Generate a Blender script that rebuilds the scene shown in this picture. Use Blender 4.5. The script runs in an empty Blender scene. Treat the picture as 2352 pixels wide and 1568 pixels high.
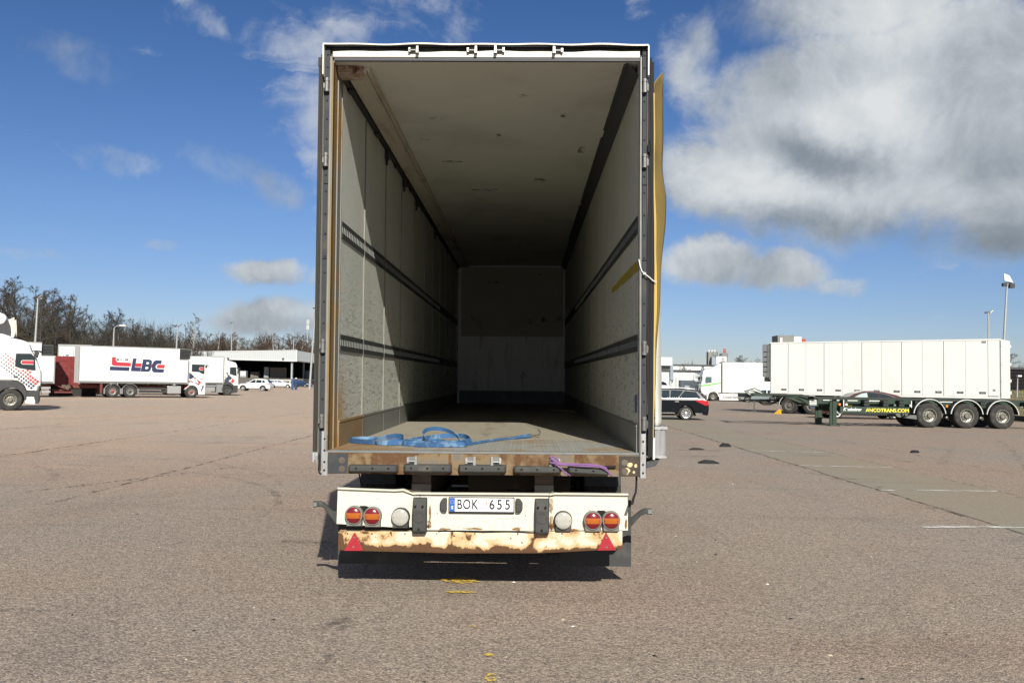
import bpy, bmesh, math, random
import numpy as np
from mathutils import Vector, Matrix, Euler
R = math.radians
random.seed(7)
rng = np.random.default_rng(11)
scene = bpy.context.scene
col = scene.collection

# ------------------------------------------------------------------ camera
cam_d = bpy.data.cameras.new('camera')
cam = bpy.data.objects.new('camera', cam_d); col.objects.link(cam)
yaw, pitch, roll = R(.846), math.atan(95.5 / 2100), R(.9)
fw = Vector((-math.sin(yaw) * math.cos(pitch), math.cos(yaw) * math.cos(pitch), math.sin(pitch)))
r0 = Vector((math.cos(yaw), math.sin(yaw), 0)); u0 = r0.cross(fw)
rt = r0 * math.cos(roll) + u0 * math.sin(roll); up = u0 * math.cos(roll) - r0 * math.sin(roll)
cam.matrix_world = Matrix(((rt.x, up.x, -fw.x, 0), (rt.y, up.y, -fw.y, 0), (rt.z, up.z, -fw.z, 1.69), (0, 0, 0, 1)))
cam_d.sensor_width = 36.0
cam_d.lens = 36.0 * 2100 / 2352
cam_d.clip_start = .05; cam_d.clip_end = 6000
scene.camera = cam

# ------------------------------------------------------------------ exposure, sampling
scene.view_settings.view_transform = 'Standard'
scene.view_settings.look = 'None'
scene.view_settings.gamma = 1.0
scene.view_settings.use_curve_mapping = False
scene.view_settings.exposure = 0.62
scene.render.engine = 'CYCLES'
scene.cycles.use_denoising = True
scene.cycles.max_bounces = 10
scene.cycles.diffuse_bounces = 7
scene.cycles.transparent_max_bounces = 12

# ------------------------------------------------------------------ sun
SUN_EL, SUN_AZ = R(32.4), R(10.5)          # the sun stands behind the camera, a little to the right
to_sun = Vector((math.sin(SUN_AZ) * math.cos(SUN_EL), -math.cos(SUN_AZ) * math.cos(SUN_EL), math.sin(SUN_EL)))
sun_d = bpy.data.lights.new('sun', 'SUN'); sun_d.energy = 4.6; sun_d.angle = R(.53); sun_d.color = (1, .955, .85)
sun = bpy.data.objects.new('sun', sun_d); col.objects.link(sun)
sun.rotation_euler = to_sun.to_track_quat('Z', 'Y').to_euler()
sun.location = (0, -30, 40)

# ------------------------------------------------------------------ node helpers
def nd(nt, typ, **kw):
    n = nt.nodes.new(typ)
    for k, v in kw.items():
        if k == 'ins':
            for a, b in v.items():
                if isinstance(b, bpy.types.NodeSocket): nt.links.new(b, n.inputs[a])
                else: n.inputs[a].default_value = b
        else: setattr(n, k, v)
    return n
def mth(nt, op, a, b=None, c=None, clamp=False):
    n = nt.nodes.new('ShaderNodeMath'); n.operation = op; n.use_clamp = clamp
    for i, v in enumerate((a, b, c)):
        if v is None: continue
        if isinstance(v, bpy.types.NodeSocket): nt.links.new(v, n.inputs[i])
        else: n.inputs[i].default_value = v
    return n.outputs[0]
def noise(nt, vec, scale, detail=4, rough=.55, dist=0.0, out=0):
    n = nd(nt, 'ShaderNodeTexNoise', ins={'Scale': scale, 'Detail': detail, 'Roughness': rough, 'Distortion': dist})
    if vec is not None: nt.links.new(vec, n.inputs['Vector'])
    return n.outputs[out]
def maprange(nt, v, a, b, c=0.0, d=1.0, smooth=True):
    n = nt.nodes.new('ShaderNodeMapRange'); n.interpolation_type = 'SMOOTHSTEP' if smooth else 'LINEAR'
    nt.links.new(v, n.inputs[0])
    for i, x in enumerate((a, b, c, d)): n.inputs[i + 1].default_value = x
    return n.outputs[0]
def mixc(nt, f, a, b, mode='MIX'):
    n = nt.nodes.new('ShaderNodeMix'); n.data_type = 'RGBA'; n.blend_type = mode
    for i, v in ((0, f), (6, a), (7, b)):
        if isinstance(v, bpy.types.NodeSocket): nt.links.new(v, n.inputs[i])
        else: n.inputs[i].default_value = (v if i == 0 else (*v, 1)) if not (i and len(v) == 4) else v
    return n.outputs[2]
def mapping(nt, vec, loc=(0, 0, 0), rot=(0, 0, 0), sc=(1, 1, 1), typ='POINT'):
    n = nt.nodes.new('ShaderNodeMapping'); n.vector_type = typ
    nt.links.new(vec, n.inputs[0]); n.inputs[1].default_value = loc; n.inputs[2].default_value = rot; n.inputs[3].default_value = sc
    return n.outputs[0]
def s2l(r, g, b):
    f = lambda c: c / 12.92 if c <= .04045 else ((c + .055) / 1.055) ** 2.4
    return tuple(f(c / 255) for c in (r, g, b))

# ------------------------------------------------------------------ sky with broken cloud
world = bpy.data.worlds.new('World'); scene.world = world; world.use_nodes = True
nt = world.node_tree; nt.nodes.clear()
sky = nd(nt, 'ShaderNodeTexSky', sky_type='NISHITA')
sky.sun_disc = False; sky.sun_elevation = SUN_EL; sky.sun_rotation = math.pi - SUN_AZ
sky.altitude = 0; sky.air_density = 1.0; sky.dust_density = .15; sky.ozone_density = 3.0
bg = nd(nt, 'ShaderNodeBackground'); bg.inputs['Strength'].default_value = .066
skc = nd(nt, 'ShaderNodeHueSaturation', ins={'Saturation': 1.12, 'Value': 1.0, 'Color': sky.outputs[0]}).outputs[0]
elr = mth(nt, 'ARCSINE', nd(nt, 'ShaderNodeSeparateXYZ', ins={0: nd(nt, 'ShaderNodeTexCoord').outputs['Generated']}).outputs[2])
tr_ = nd(nt, 'ShaderNodeValToRGB'); te = tr_.color_ramp.elements
te[0].position = 0; te[0].color = (.62, .64, .84, 1); te[1].position = .42; te[1].color = (.48, .58, .76, 1)
k = te.new(.18); k.color = (.66, .69, .87, 1); nt.links.new(elr, tr_.inputs[0])
skc = mixc(nt, 1.0, skc, tr_.outputs[0], 'MULTIPLY')
nt.links.new(skc, bg.inputs['Color'])
gen = nd(nt, 'ShaderNodeTexCoord').outputs['Generated']
sep = nd(nt, 'ShaderNodeSeparateXYZ', ins={0: gen})
az = mth(nt, 'ARCTAN2', sep.outputs[0], sep.outputs[1]); el = mth(nt, 'ARCSINE', sep.outputs[2])
ae = nd(nt, 'ShaderNodeCombineXYZ', ins={0: az, 1: el, 2: 0.0}).outputs[0]
wv = noise(nt, gen, 7.0, 9, .66, 0, 1)           # domain warp, from the direction itself so that it has no seam
warp = nd(nt, 'ShaderNodeVectorMath', operation='MULTIPLY_ADD', ins={0: wv, 1: (.075, .065, 0), 2: ae}).outputs[0]
warp = nd(nt, 'ShaderNodeVectorMath', operation='SUBTRACT', ins={0: warp, 1: (.0375, .0325, 0)}).outputs[0]
def blob(cx, cy, rx, ry, rot=0, amp=1.0, core=.25, vec=warp):
    m = mapping(nt, vec, (cx, cy, 0), (0, 0, R(rot)), (rx, ry, 1), 'TEXTURE')
    ln = nd(nt, 'ShaderNodeVectorMath', operation='LENGTH', ins={0: m}).outputs[1]
    return maprange(nt, ln, core, 1.0, amp, 0.0)
def acc(op, items):
    o = items[0]
    for i in items[1:]: o = mth(nt, op, o, i)
    return o
n_fine = noise(nt, gen, 10.0, 11, .63, .3)
n_mid = noise(nt, gen, 3.4, 5, .55, .2)
# heaped cloud: one large bank to the right of the view, smaller ones low down
heap = acc('MAXIMUM', [
    blob(.335, .225, .25, .115, 4), blob(.30, .30, .17, .11, 25), blob(.205, .215, .11, .070, -6), blob(.235, .30, .085, .075, 40, .72),
    blob(.46, .27, .26, .19, -8), blob(.56, .165, .25, .085, -14, 1.0), blob(.38, .395, .24, .085, 8, .95), blob(.185, .33, .05, .10, 0, .55), blob(.70, .30, .30, .2, 0, .9),
    blob(.195, .130, .10, .046, -4, .92), blob(.265, .120, .085, .036, 2, .80), blob(.33, .105, .05, .018, 0, .4),
    blob(-.272, .118, .085, .026, -5, .80), blob(-.20, .108, .075, .026, 0, .75), blob(-.255, .066, .13, .038, 2, .86), blob(-.17, .05, .13, .036, 0, .85),
    blob(-.50, .115, .06, .016, -8, .42), blob(-.47, .14, .07, .013, -8, .36), blob(-.58, .15, .05, .018, 0, .4), blob(-.385, .135, .03, .012, 0, .4),
    blob(-.45, .312, .12, .05, -4, .34), blob(-.56, .235, .08, .032, -18, .36), blob(-.33, .222, .09, .04, -15, .36), blob(-.27, .20, .07, .035, -10, .45), blob(-.42, .22, .08, .03, -10, .42)])
# outside the view the same broken cover goes on
aa = mth(nt, 'ABSOLUTE', az)
cover = mth(nt, 'MULTIPLY', mth(nt, 'MAXIMUM', maprange(nt, aa, .72, 1.2), maprange(nt, el, .46, .75)), .55)
heap = mth(nt, 'MAXIMUM', heap, cover)
hd = mth(nt, 'ADD', heap, mth(nt, 'MULTIPLY', mth(nt, 'SUBTRACT', mth(nt, 'ADD', mth(nt, 'MULTIPLY', n_fine, .68), mth(nt, 'MULTIPLY', n_mid, .32)), .5), 1.65))
h_alpha = maprange(nt, hd, .26, .84)
# light on the heaps: sunlit heads, grey hollows and bases
lit = acc('ADD', [blob(.345, .275, .10, .06, 15, .40, 0), blob(.225, .212, .10, .05, 0, .34, 0), blob(.40, .255, .07, .06, 0, .30, 0), blob(.41, .195, .17, .035, -6, .22, 0), blob(.40, .36, .16, .06, 10, .30, 0),
                  blob(.29, .237, .085, .042, -5, -.46, 0), blob(.34, .225, .07, .035, 0, -.30, 0), blob(.52, .24, .11, .09, 0, -.26, 0), blob(.36, .155, .30, .03, -8, -.26, 0), blob(.55, .145, .2, .05, -12, -.16, 0),
                  blob(.19, .145, .06, .02, 0, .22, 0), blob(.20, .108, .08, .02, 0, -.16, 0), blob(-.26, .125, .10, .02, 0, .16, 0), blob(-.22, .075, .14, .02, 0, .14, 0), blob(-.25, .100, .12, .012, 0, -.14, 0), blob(-.2, .05, .2, .02, 0, -.05, 0)])
n_lit = noise(nt, nd(nt, 'ShaderNodeVectorMath', operation='ADD', ins={0: gen, 1: (.013, 0, .02)}).outputs[0], 9.0, 10, .62, .35)
shade = mth(nt, 'ADD', mth(nt, 'ADD', .60, lit), mth(nt, 'MULTIPLY', mth(nt, 'SUBTRACT', n_lit, .5), 1.35))
ramp = nd(nt, 'ShaderNodeValToRGB'); e = ramp.color_ramp.elements
e[0].position = 0; e[0].color = (*s2l(120, 130, 142), 1); e[1].position = 1; e[1].color = (*s2l(232, 235, 236), 1)
for p, c in ((.3, (147, 157, 166)), (.55, (183, 190, 197)), (.78, (212, 218, 222))):
    k = e.new(p); k.color = (*s2l(*c), 1)
nt.links.new(shade, ramp.inputs[0])
bgc = nd(nt, 'ShaderNodeBackground', ins={'Color': ramp.outputs[0], 'Strength': .60})
# thin streaks of high cloud to the left of the trailer
st = mapping(nt, warp, (0, 0, 0), (0, 0, R(62)), (5.5, 17, 1))
n_st = noise(nt, st, 1.0, 8, .62, .9)
n_sv = noise(nt, gen, 26.0, 6, .6, .6)
cir = acc('MAXIMUM', [blob(-.195, .24, .14, .085, -60, 1.0, .25), blob(-.23, .315, .12, .08, -50, .95, .25), blob(-.15, .385, .13, .05, 10, .82, .2), blob(-.09, .37, .07, .06, 60, .75, .2), blob(-.21, .365, .09, .07, -40, .78, .2), blob(-.19, .205, .10, .045, -20, .75),
                      blob(.165, .345, .03, .06, 8, .7), blob(.06, .345, .06, .03, -30, .5), blob(.185, .29, .05, .05, 0, .8), blob(-.395, .385, .06, .012, -15, .65), blob(-.34, .36, .05, .02, -30, .45), blob(.12, .4, .03, .03, -40, .6)])
c_alpha = mth(nt, 'MULTIPLY', maprange(nt, mth(nt, 'ADD', cir, mth(nt, 'MULTIPLY', mth(nt, 'SUBTRACT', mth(nt, 'ADD', mth(nt, 'MULTIPLY', n_st, .66), mth(nt, 'MULTIPLY', n_sv, .34)), .5), 4.2)), .30, 1.45), .74)
bgw = nd(nt, 'ShaderNodeBackground', ins={'Color': (*s2l(214, 220, 230), 1), 'Strength': .55})
m1 = nd(nt, 'ShaderNodeMixShader', ins={0: c_alpha, 1: bg.outputs[0], 2: bgw.outputs[0]})
m2 = nd(nt, 'ShaderNodeMixShader', ins={0: mth(nt, 'MULTIPLY', h_alpha, .97), 1: m1.outputs[0], 2: bgc.outputs[0]})
nt.links.new(m2.outputs[0], nd(nt, 'ShaderNodeOutputWorld').inputs[0])

# ------------------------------------------------------------------ materials
MATS = {}
def pm(name, c, rough=.5, metal=0.0, var=.12, vs=2.5, dirt=None, da=.5, ds=1.2, dth=(.5, .7), bump=0.0, bs=60, coat=0.0, spec=.5, stretch=(1, 1, 1), trans=0.0, ior=1.45):
    """painted / bare surface: base colour with mottling, optional dirt colour patches and fine relief, in the thing's own coordinates"""
    m = bpy.data.materials.new(name); m.use_nodes = True; t = m.node_tree
    b = t.nodes['Principled BSDF']; co = nd(t, 'ShaderNodeTexCoord').outputs['Object']
    v = mapping(t, co, sc=stretch)
    n1 = noise(t, v, vs, 6, .6)
    lo = tuple(x * (1 - var) for x in c); hi = tuple(min(1, x * (1 + var * .7)) for x in c)
    k = mixc(t, n1, lo, hi)
    if dirt:
        n2 = noise(t, v, ds, 7, .62, .3)
        k = mixc(t, mth(t, 'MULTIPLY', maprange(t, n2, *dth), da), k, dirt)
    t.links.new(k, b.inputs['Base Color'])
    r = mth(t, 'ADD', rough - .08, mth(t, 'MULTIPLY', n1, .16), clamp=True); t.links.new(r, b.inputs['Roughness'])
    b.inputs['Metallic'].default_value = metal
    b.inputs['Coat Weight'].default_value = coat; b.inputs['Coat Roughness'].default_value = .06
    b.inputs['Specular IOR Level'].default_value = spec
    b.inputs['Transmission Weight'].default_value = trans; b.inputs['IOR'].default_value = ior
    if bump:
        bn = nd(t, 'ShaderNodeBump', ins={'Strength': bump, 'Distance': .01, 'Height': noise(t, v, bs, 4, .6)})
        t.links.new(bn.outputs[0], b.inputs['Normal'])
    MATS[name] = m
    return m

# ------------------------------------------------------------------ mesh helpers
class MB:
    """collects shapes and links them as one mesh object"""
    def __init__(s): s.v = []; s.f = []; s.m = []; s.sm = []; s.half = None
    def add(s, vs, fs, mi=0, smooth=False):
        o = len(s.v); s.v.extend([tuple(map(float, p)) for p in vs])
        for f in fs: s.f.append([i + o for i in f]); s.m.append(mi); s.sm.append(smooth)
        return s
    def box(s, a, b, mi=0):
        x0, y0, z0 = a; x1, y1, z1 = b
        return s.add([(x0, y0, z0), (x1, y0, z0), (x1, y1, z0), (x0, y1, z0), (x0, y0, z1), (x1, y0, z1), (x1, y1, z1), (x0, y1, z1)],
                     [(0, 3, 2, 1), (4, 5, 6, 7), (0, 1, 5, 4), (1, 2, 6, 5), (2, 3, 7, 6), (3, 0, 4, 7)], mi)
    def prism(s, pts, a0, a1, ax='y', mi=0, smooth=False):
        """polygon of 2-D points swept along ax; ax y: points are (x,z), ax x: (y,z), ax z: (x,y)"""
        mk = {'y': lambda p, a: (p[0], a, p[1]), 'x': lambda p, a: (a, p[0], p[1]), 'z': lambda p, a: (p[0], p[1], a)}[ax]
        n = len(pts)
        vs = [mk(p, a0) for p in pts] + [mk(p, a1) for p in pts]
        fs = [tuple(range(n))[::-1], tuple(range(n, 2 * n))] + [(i, (i + 1) % n, n + (i + 1) % n, n + i) for i in range(n)]
        o = len(s.v); s.v.extend(vs)
        for k, f in enumerate(fs): s.f.append([i + o for i in f]); s.m.append(mi); s.sm.append(smooth and k > 1)
        return s
    def loft(s, rings, mi=0, closed=True, caps=True, smooth=False):
        n = len(rings[0]); vs = [p for r in rings for p in r]; fs = []
        for j in range(len(rings) - 1):
            for i in range(n if closed else n - 1):
                k = (i + 1) % n; fs.append((j * n + i, j * n + k, (j + 1) * n + k, (j + 1) * n + i))
        if caps and closed: fs += [tuple(range(n))[::-1], tuple(range((len(rings) - 1) * n, len(rings) * n))]
        return s.add(vs, fs, mi, smooth)
    def tube(s, path, r, n=8, mi=0, smooth=True):
        P = [Vector(p) for p in path]; rs = r if isinstance(r, (list, tuple)) else [r] * len(P); rings = []
        prev = None
        for i, p in enumerate(P):
            t = (P[min(i + 1, len(P) - 1)] - P[max(i - 1, 0)]).normalized()
            if prev is None: a = t.orthogonal().normalized()
            else:
                a = prev - t * prev.dot(t)
                a = a.normalized() if a.length > 1e-6 else t.orthogonal().normalized()
            prev = a; b = t.cross(a)
            rings.append([p + (a * math.cos(2 * math.pi * k / n) + b * math.sin(2 * math.pi * k / n)) * rs[i] for k in range(n)])
        return s.loft(rings, mi, smooth=smooth)
    def cyl(s, c, r, h, ax='z', n=20, mi=0, r2=None):
        c = Vector(c); d = {'x': Vector((1, 0, 0)), 'y': Vector((0, 1, 0)), 'z': Vector((0, 0, 1))}[ax]
        return s.tube([c, c + d * h], [r, r if r2 is None else r2], n, mi)
    def lathe(s, c, prof, ax='y', n=32, mi=0, smooth=True):
        """prof: (radius, offset along ax)"""
        c = Vector(c); rings = []
        for rr, a in prof:
            ring = []
            for k in range(n):
                u, w = rr * math.cos(2 * math.pi * k / n), rr * math.sin(2 * math.pi * k / n)
                ring.append(c + Vector({'y': (u, a, w), 'x': (a, u, w), 'z': (u, w, a)}[ax]))
            rings.append(ring)
        return s.loft(rings, mi, smooth=smooth, caps=prof[-1][0] < .02)
    def text(s, body, size, mapf, depth=.004, mi=0, sx=1.0, bold=0.0, shear=0.0, align='CENTER', sp=1.0):
        c = bpy.data.curves.new('t', 'FONT'); c.body = body; c.size = size; c.extrude = depth / 2; c.offset = bold; c.shear = shear
        c.align_x = align; c.align_y = 'CENTER'; c.resolution_u = 4; c.space_character = sp
        o = bpy.data.objects.new('t', c); col.objects.link(o)
        me = bpy.data.meshes.new_from_object(o.evaluated_get(bpy.context.evaluated_depsgraph_get()))
        vs = [mapf(v.co.x * sx, v.co.y, v.co.z + depth / 2) for v in me.vertices]; fs = [tuple(p.vertices) for p in me.polygons]
        bpy.data.objects.remove(o); bpy.data.curves.remove(c); bpy.data.meshes.remove(me)
        return s.add(vs, fs, mi)
    def build(s, name, mats, parent=None, bevel=0.0, seg=2, smooth=False, ang=35, kind=None, label=None, recalc=True):
        if s.half is not None:                                         # a left and a right piece become two objects
            out = None
            for q in (0, 1):
                p = MB(); p.v = list(s.v); k = [i for i, h in enumerate(s.half) if h == q]
                p.f = [s.f[i] for i in k]; p.m = [s.m[i] for i in k]; p.sm = [s.sm[i] for i in k]
                used = sorted({i for f in p.f for i in f}); mp = {a: b for b, a in enumerate(used)}; p.v = [p.v[i] for i in used]; p.f = [[mp[i] for i in f] for f in p.f]
                out = p.build(name, mats, parent, bevel, seg, smooth, ang, kind, label, recalc)
            return out
        me = bpy.data.meshes.new(name); me.from_pydata(s.v, [], s.f)
        mats = mats if isinstance(mats, (list, tuple)) else [mats]
        for m in mats: me.materials.append(MATS[m] if isinstance(m, str) else m)
        me.polygons.foreach_set('material_index', s.m)
        if recalc:
            bm = bmesh.new(); bm.from_mesh(me); bmesh.ops.recalc_face_normals(bm, faces=bm.faces); bm.to_mesh(me); bm.free()
        if smooth:
            me.polygons.foreach_set('use_smooth', [True] * len(me.polygons)); me.set_sharp_from_angle(angle=R(ang))
        else: me.polygons.foreach_set('use_smooth', s.sm)
        if any(s.sm) and not smooth: me.set_sharp_from_angle(angle=R(45))
        me.update()
        return obj(name, me, parent, bevel, seg, kind, label)
def obj(name, me, parent=None, bevel=0.0, seg=2, kind=None, label=None):
    o = bpy.data.objects.new(name, me); col.objects.link(o)
    if parent is not None: o.parent = parent
    if bevel:
        b = o.modifiers.new('bevel', 'BEVEL'); b.width = bevel; b.segments = seg; b.limit_method = 'ANGLE'; b.angle_limit = R(40)
    if kind: o['kind'] = kind
    if label: o['label'] = label
    return o
def tag(o, label=None, cat=None, group=None, kind=None):
    for k, v in (('label', label), ('category', cat), ('group', group), ('kind', kind)):
        if v: o[k] = v
    return o
def thing(name, label, cat, loc=(0, 0, 0), rot=(0, 0, 0), group=None):
    o = bpy.data.objects.new(name, None); col.objects.link(o); o.empty_display_size = .3
    o.location = loc; o.rotation_euler = rot
    return tag(o, label, cat, group)
def dup(o, parent=None):
    c = o.copy(); col.objects.link(c); c.parent = parent
    for ch in list(o.children): dup(ch, c)
    return c
# ------------------------------------------------------------------ ground
def ground_mat(name, tint=(1, 1, 1), contrast=1.0, patch=.34, smoothness=0.0):
    m = bpy.data.materials.new(name); m.use_nodes = True; t = m.node_tree; b = t.nodes['Principled BSDF']
    pos = nd(t, 'ShaderNodeNewGeometry').outputs['Position']
    vo = nd(t, 'ShaderNodeTexVoronoi', ins={'Scale': 74.0, 'Randomness': 1.0, 'Vector': pos})
    vs = nd(t, 'ShaderNodeSeparateColor', ins={0: vo.outputs['Color']})
    vo2 = nd(t, 'ShaderNodeTexVoronoi', ins={'Scale': 130.0, 'Vector': pos})
    vs2 = nd(t, 'ShaderNodeSeparateColor', ins={0: vo2.outputs['Color']})
    rmp = nd(t, 'ShaderNodeValToRGB'); e = rmp.color_ramp.elements
    cols = [(0, (.075, .068, .066)), (.30, (.135, .118, .107)), (.62, (.225, .196, .172)), (.86, (.305, .268, .232)), (1, (.50, .47, .43))]
    mean = (.195, .171, .152)
    mixk = lambda c: tuple((mean[i] + (c[i] - mean[i]) * contrast) * tint[i] for i in range(3))
    e[0].position = 0; e[0].color = (*mixk(cols[0][1]), 1); e[1].position = 1; e[1].color = (*mixk(cols[4][1]), 1)
    for p, c in cols[1:4]:
        k = e.new(p); k.color = (*mixk(c), 1)
    g = noise(t, pos, 16, 5, .65)
    f = mth(t, 'ADD', mth(t, 'ADD', mth(t, 'MULTIPLY', vs.outputs[0], .52), mth(t, 'MULTIPLY', vs2.outputs[0], .30)), mth(t, 'MULTIPLY', mth(t, 'SUBTRACT', g, .5), .34))
    t.links.new(mth(t, 'ADD', f, .09), rmp.inputs[0])
    # pinkish and greyish binder, worn lanes, old spills
    big = noise(t, pos, .16, 6, .6, .4); mid = noise(t, mapping(t, pos, sc=(1, .35, 1)), .8, 6, .65, .3)
    c = mixc(t, maprange(t, big, .36, .66), rmp.outputs[0], (1.10, .99, .93), 'MULTIPLY')
    c = mixc(t, mth(t, 'MULTIPLY', maprange(t, mid, .50, .74), patch), c, mixc(t, 1.0, c, (.62, .62, .63), 'MULTIPLY'))
    sp = noise(t, pos, 2.6, 3, .5)
    c = mixc(t, mth(t, 'MULTIPLY', maprange(t, sp, .70, .76), .55), c, mixc(t, 1.0, c, (.5, .49, .49), 'MULTIPLY'))
    str_ = noise(t, mapping(t, pos, sc=(.09, 1.3, 1)), 1.0, 5, .6, .5)
    c = mixc(t, mth(t, 'MULTIPLY', maprange(t, str_, .54, .72), .32), c, mixc(t, 1.0, c, (.66, .64, .63), 'MULTIPLY'))
    if name == 'asphalt':                                             # base colour turns paler towards the left and far part of the yard
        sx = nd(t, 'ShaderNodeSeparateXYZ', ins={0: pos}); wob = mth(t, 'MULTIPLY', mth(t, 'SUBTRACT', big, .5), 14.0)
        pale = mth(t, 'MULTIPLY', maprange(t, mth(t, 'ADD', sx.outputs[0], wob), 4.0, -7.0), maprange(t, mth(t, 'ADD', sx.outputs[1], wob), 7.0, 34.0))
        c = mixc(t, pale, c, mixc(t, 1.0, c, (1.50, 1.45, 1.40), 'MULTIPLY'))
    t.links.new(c, b.inputs['Base Color'])
    b.inputs['Roughness'].default_value = .93 - smoothness; b.inputs['Specular IOR Level'].default_value = .25
    h = mth(t, 'ADD', mth(t, 'MULTIPLY', vo.outputs['Distance'], -1.0), mth(t, 'MULTIPLY', g, .6))
    bn = nd(t, 'ShaderNodeBump', ins={'Strength': .55, 'Distance': .012, 'Height': h}); t.links.new(bn.outputs[0], b.inputs['Normal'])
    MATS[name] = m; return m
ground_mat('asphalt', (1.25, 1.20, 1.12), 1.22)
ground_mat('concrete', (1.16, 1.20, 1.06), .45, .15, .05)

def decal_mat(name, c, scale, lo, hi, stretch=(1, 1, 1), amount=1.0, rough=.9):
    """thin worn layer: the noise decides where it has survived"""
    m = bpy.data.materials.new(name); m.use_nodes = True; t = m.node_tree; b = t.nodes['Principled BSDF']
    pos = nd(t, 'ShaderNodeNewGeometry').outputs['Position']
    v = mapping(t, pos, sc=stretch)
    n = noise(t, v, scale, 7, .7)
    b.inputs['Base Color'].default_value = (*c, 1); b.inputs['Roughness'].default_value = rough; b.inputs['Specular IOR Level'].default_value = .2
    t.links.new(mth(t, 'MULTIPLY', maprange(t, n, lo, hi), amount), b.inputs['Alpha'])
    MATS[name] = m; return m
decal_mat('worn_white', (.62, .62, .58), 9, .40, .56, (.5, 2, 1), .85)
decal_mat('faint_white', (.55, .55, .52), 9, .52, .66, (.5, 2, 1), .45)
decal_mat('worn_yellow', (.62, .42, .06), 26, .44, .54)
decal_mat('crack_dark', (.06, .05, .045), 3, .42, .62, (1, 1, 1), .75)
decal_mat('tyre_dark', (.06, .055, .052), 2.0, .42, .75, (1, 1, 1), .36)
decal_mat('oil_dark', (.06, .052, .047), 6.0, .42, .72, (1, 1, 1), .5)
decal_mat('rust_spill', (.26, .13, .05), 3.0, .38, .62, (.4, 2, 1), .7)
pm('kerb_grey', (.34, .33, .31), .9, var=.2, vs=6)

gm = MB(); S = 2200
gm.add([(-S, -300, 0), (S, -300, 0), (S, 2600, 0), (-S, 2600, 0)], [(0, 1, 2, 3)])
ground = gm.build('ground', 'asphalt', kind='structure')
# lighter concrete lane along the right-hand rows
cs = MB(); edge = []
n = 90
for i in range(n + 1):
    y = -4 + 62 * i / n
    edge.append((5.95 + .035 * math.sin(y * 1.7) + rng.normal(0, .018), 7.98 + rng.normal(0, .03), y))
cs.add([(a, y, .004) for a, b, y in edge] + [(b, y, .004) for a, b, y in edge], [(i, n + 1 + i, n + 2 + i, i + 1) for i in range(n)])
cs.build('concrete_lane', 'concrete', kind='structure')

def ribbon(path, w, z=.008, jit=0.0):
    b = MB(); vs = []; P = [Vector((p[0], p[1], 0)) for p in path]
    for i, p in enumerate(P):
        t = (P[min(i + 1, len(P) - 1)] - P[max(i - 1, 0)]).normalized(); nrm = Vector((-t.y, t.x, 0))
        j = nrm * rng.normal(0, jit) if jit else Vector((0, 0, 0)); ww = w * (1 + (rng.normal(0, .25) if jit else 0)) / 2
        vs += [p + j + nrm * ww + Vector((0, 0, z)), p + j - nrm * ww + Vector((0, 0, z))]
    b.add(vs, [(2 * i, 2 * i + 1, 2 * i + 3, 2 * i + 2) for i in range(len(P) - 1)]); return b
def line_pts(a, b, n=40): return [(a[0] + (b[0] - a[0]) * i / n, a[1] + (b[1] - a[1]) * i / n) for i in range(n + 1)]
for a, b, w, m, wig in (((5.93, 4), (5.93, 46), .05, 'crack_dark', .02), ((7.99, 8), (7.99, 50), .03, 'crack_dark', .03),
                   ((-6.25, 12), (-6.5, 31), .05, 'crack_dark', .02), ((-10.8, 15), (-11.6, 60), .06, 'crack_dark', .03), ((-3.4, 26), (-3.9, 48), .06, 'crack_dark', .03), ((9.9, 10), (10.3, 38), .03, 'crack_dark', .03), ((-16.0, 20), (-16.5, 52), .06, 'crack_dark', .04),
                   ((-5.5, 17.5), (-7.2, 13.2), .05, 'crack_dark', .04), ((-1.42, 8.5), (-1.05, 4.2), .05, 'tyre_dark', .01)):
    o = ribbon(line_pts(a, b, 120), w, .008, wig).build('pavement_joint', m, ground, recalc=False); o['kind'] = 'structure'
for (a, b, w, m) in (((6.02, 24.45), (7.98, 24.15), .10, 'worn_white'), ((5.98, 20.0), (7.95, 19.9), .11, 'worn_white'), ((3.3, 15.3), (5.93, 15.42), .11, 'faint_white'),
                     ((5.95, 15.43), (6.2, 15.44), .11, 'worn_white'), ((6.6, 15.49), (7.98, 15.57), .11, 'worn_white'), ((3.2, 11.3), (4.9, 11.4), .12, 'faint_white'), ((4.9, 11.4), (6.02, 11.5), .12, 'worn_white'), ((6.02, 11.5), (7.96, 11.58), .12, 'worn_white'),
                     ((6.0, 29.0), (7.9, 28.7), .10, 'faint_white'), ((6.0, 7.1), (7.96, 7.15), .12, 'worn_white')):
    o = ribbon(line_pts(a, b, 24), w, .009, .004).build('painted_line', m, ground, recalc=False); o['kind'] = 'structure'
def arc(cx, cy, r, a0, a1, n=50): return [(cx + r * math.cos(R(a0 + (a1 - a0) * i / n)), cy + r * math.sin(R(a0 + (a1 - a0) * i / n))) for i in range(n + 1)]
for p, w in ((arc(-10.2, 13.0, 6.5, 10, 100), .12), (arc(-9.4, 11.2, 6.2, 0, 85), .10), (arc(-13.5, 12.5, 6.3, 20, 110), .14), (arc(3.6, 16.6, 2.6, -50, 70), .10), (arc(-7.4, 19, 7.2, 30, 130), .12),
             (line_pts((-17.5, 26), (-9.0, 43), 50), .22), (line_pts((-19, 24.5), (-12.5, 36), 50), .3), (line_pts((-14, 40), (-3.8, 58), 50), .2), (line_pts((-20, 32), (-10, 60), 50), .25),
             (line_pts((9.5, 21), (13.0, 28), 30), .2), (line_pts((10.5, 19), (16, 31), 30), .22), (line_pts((3.0, 22), (5.8, 22.3), 20), .3)):
    o = ribbon(p, w, .012, .01).build('tyre_mark', 'tyre_dark', ground, recalc=False); o['kind'] = 'structure'
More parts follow.
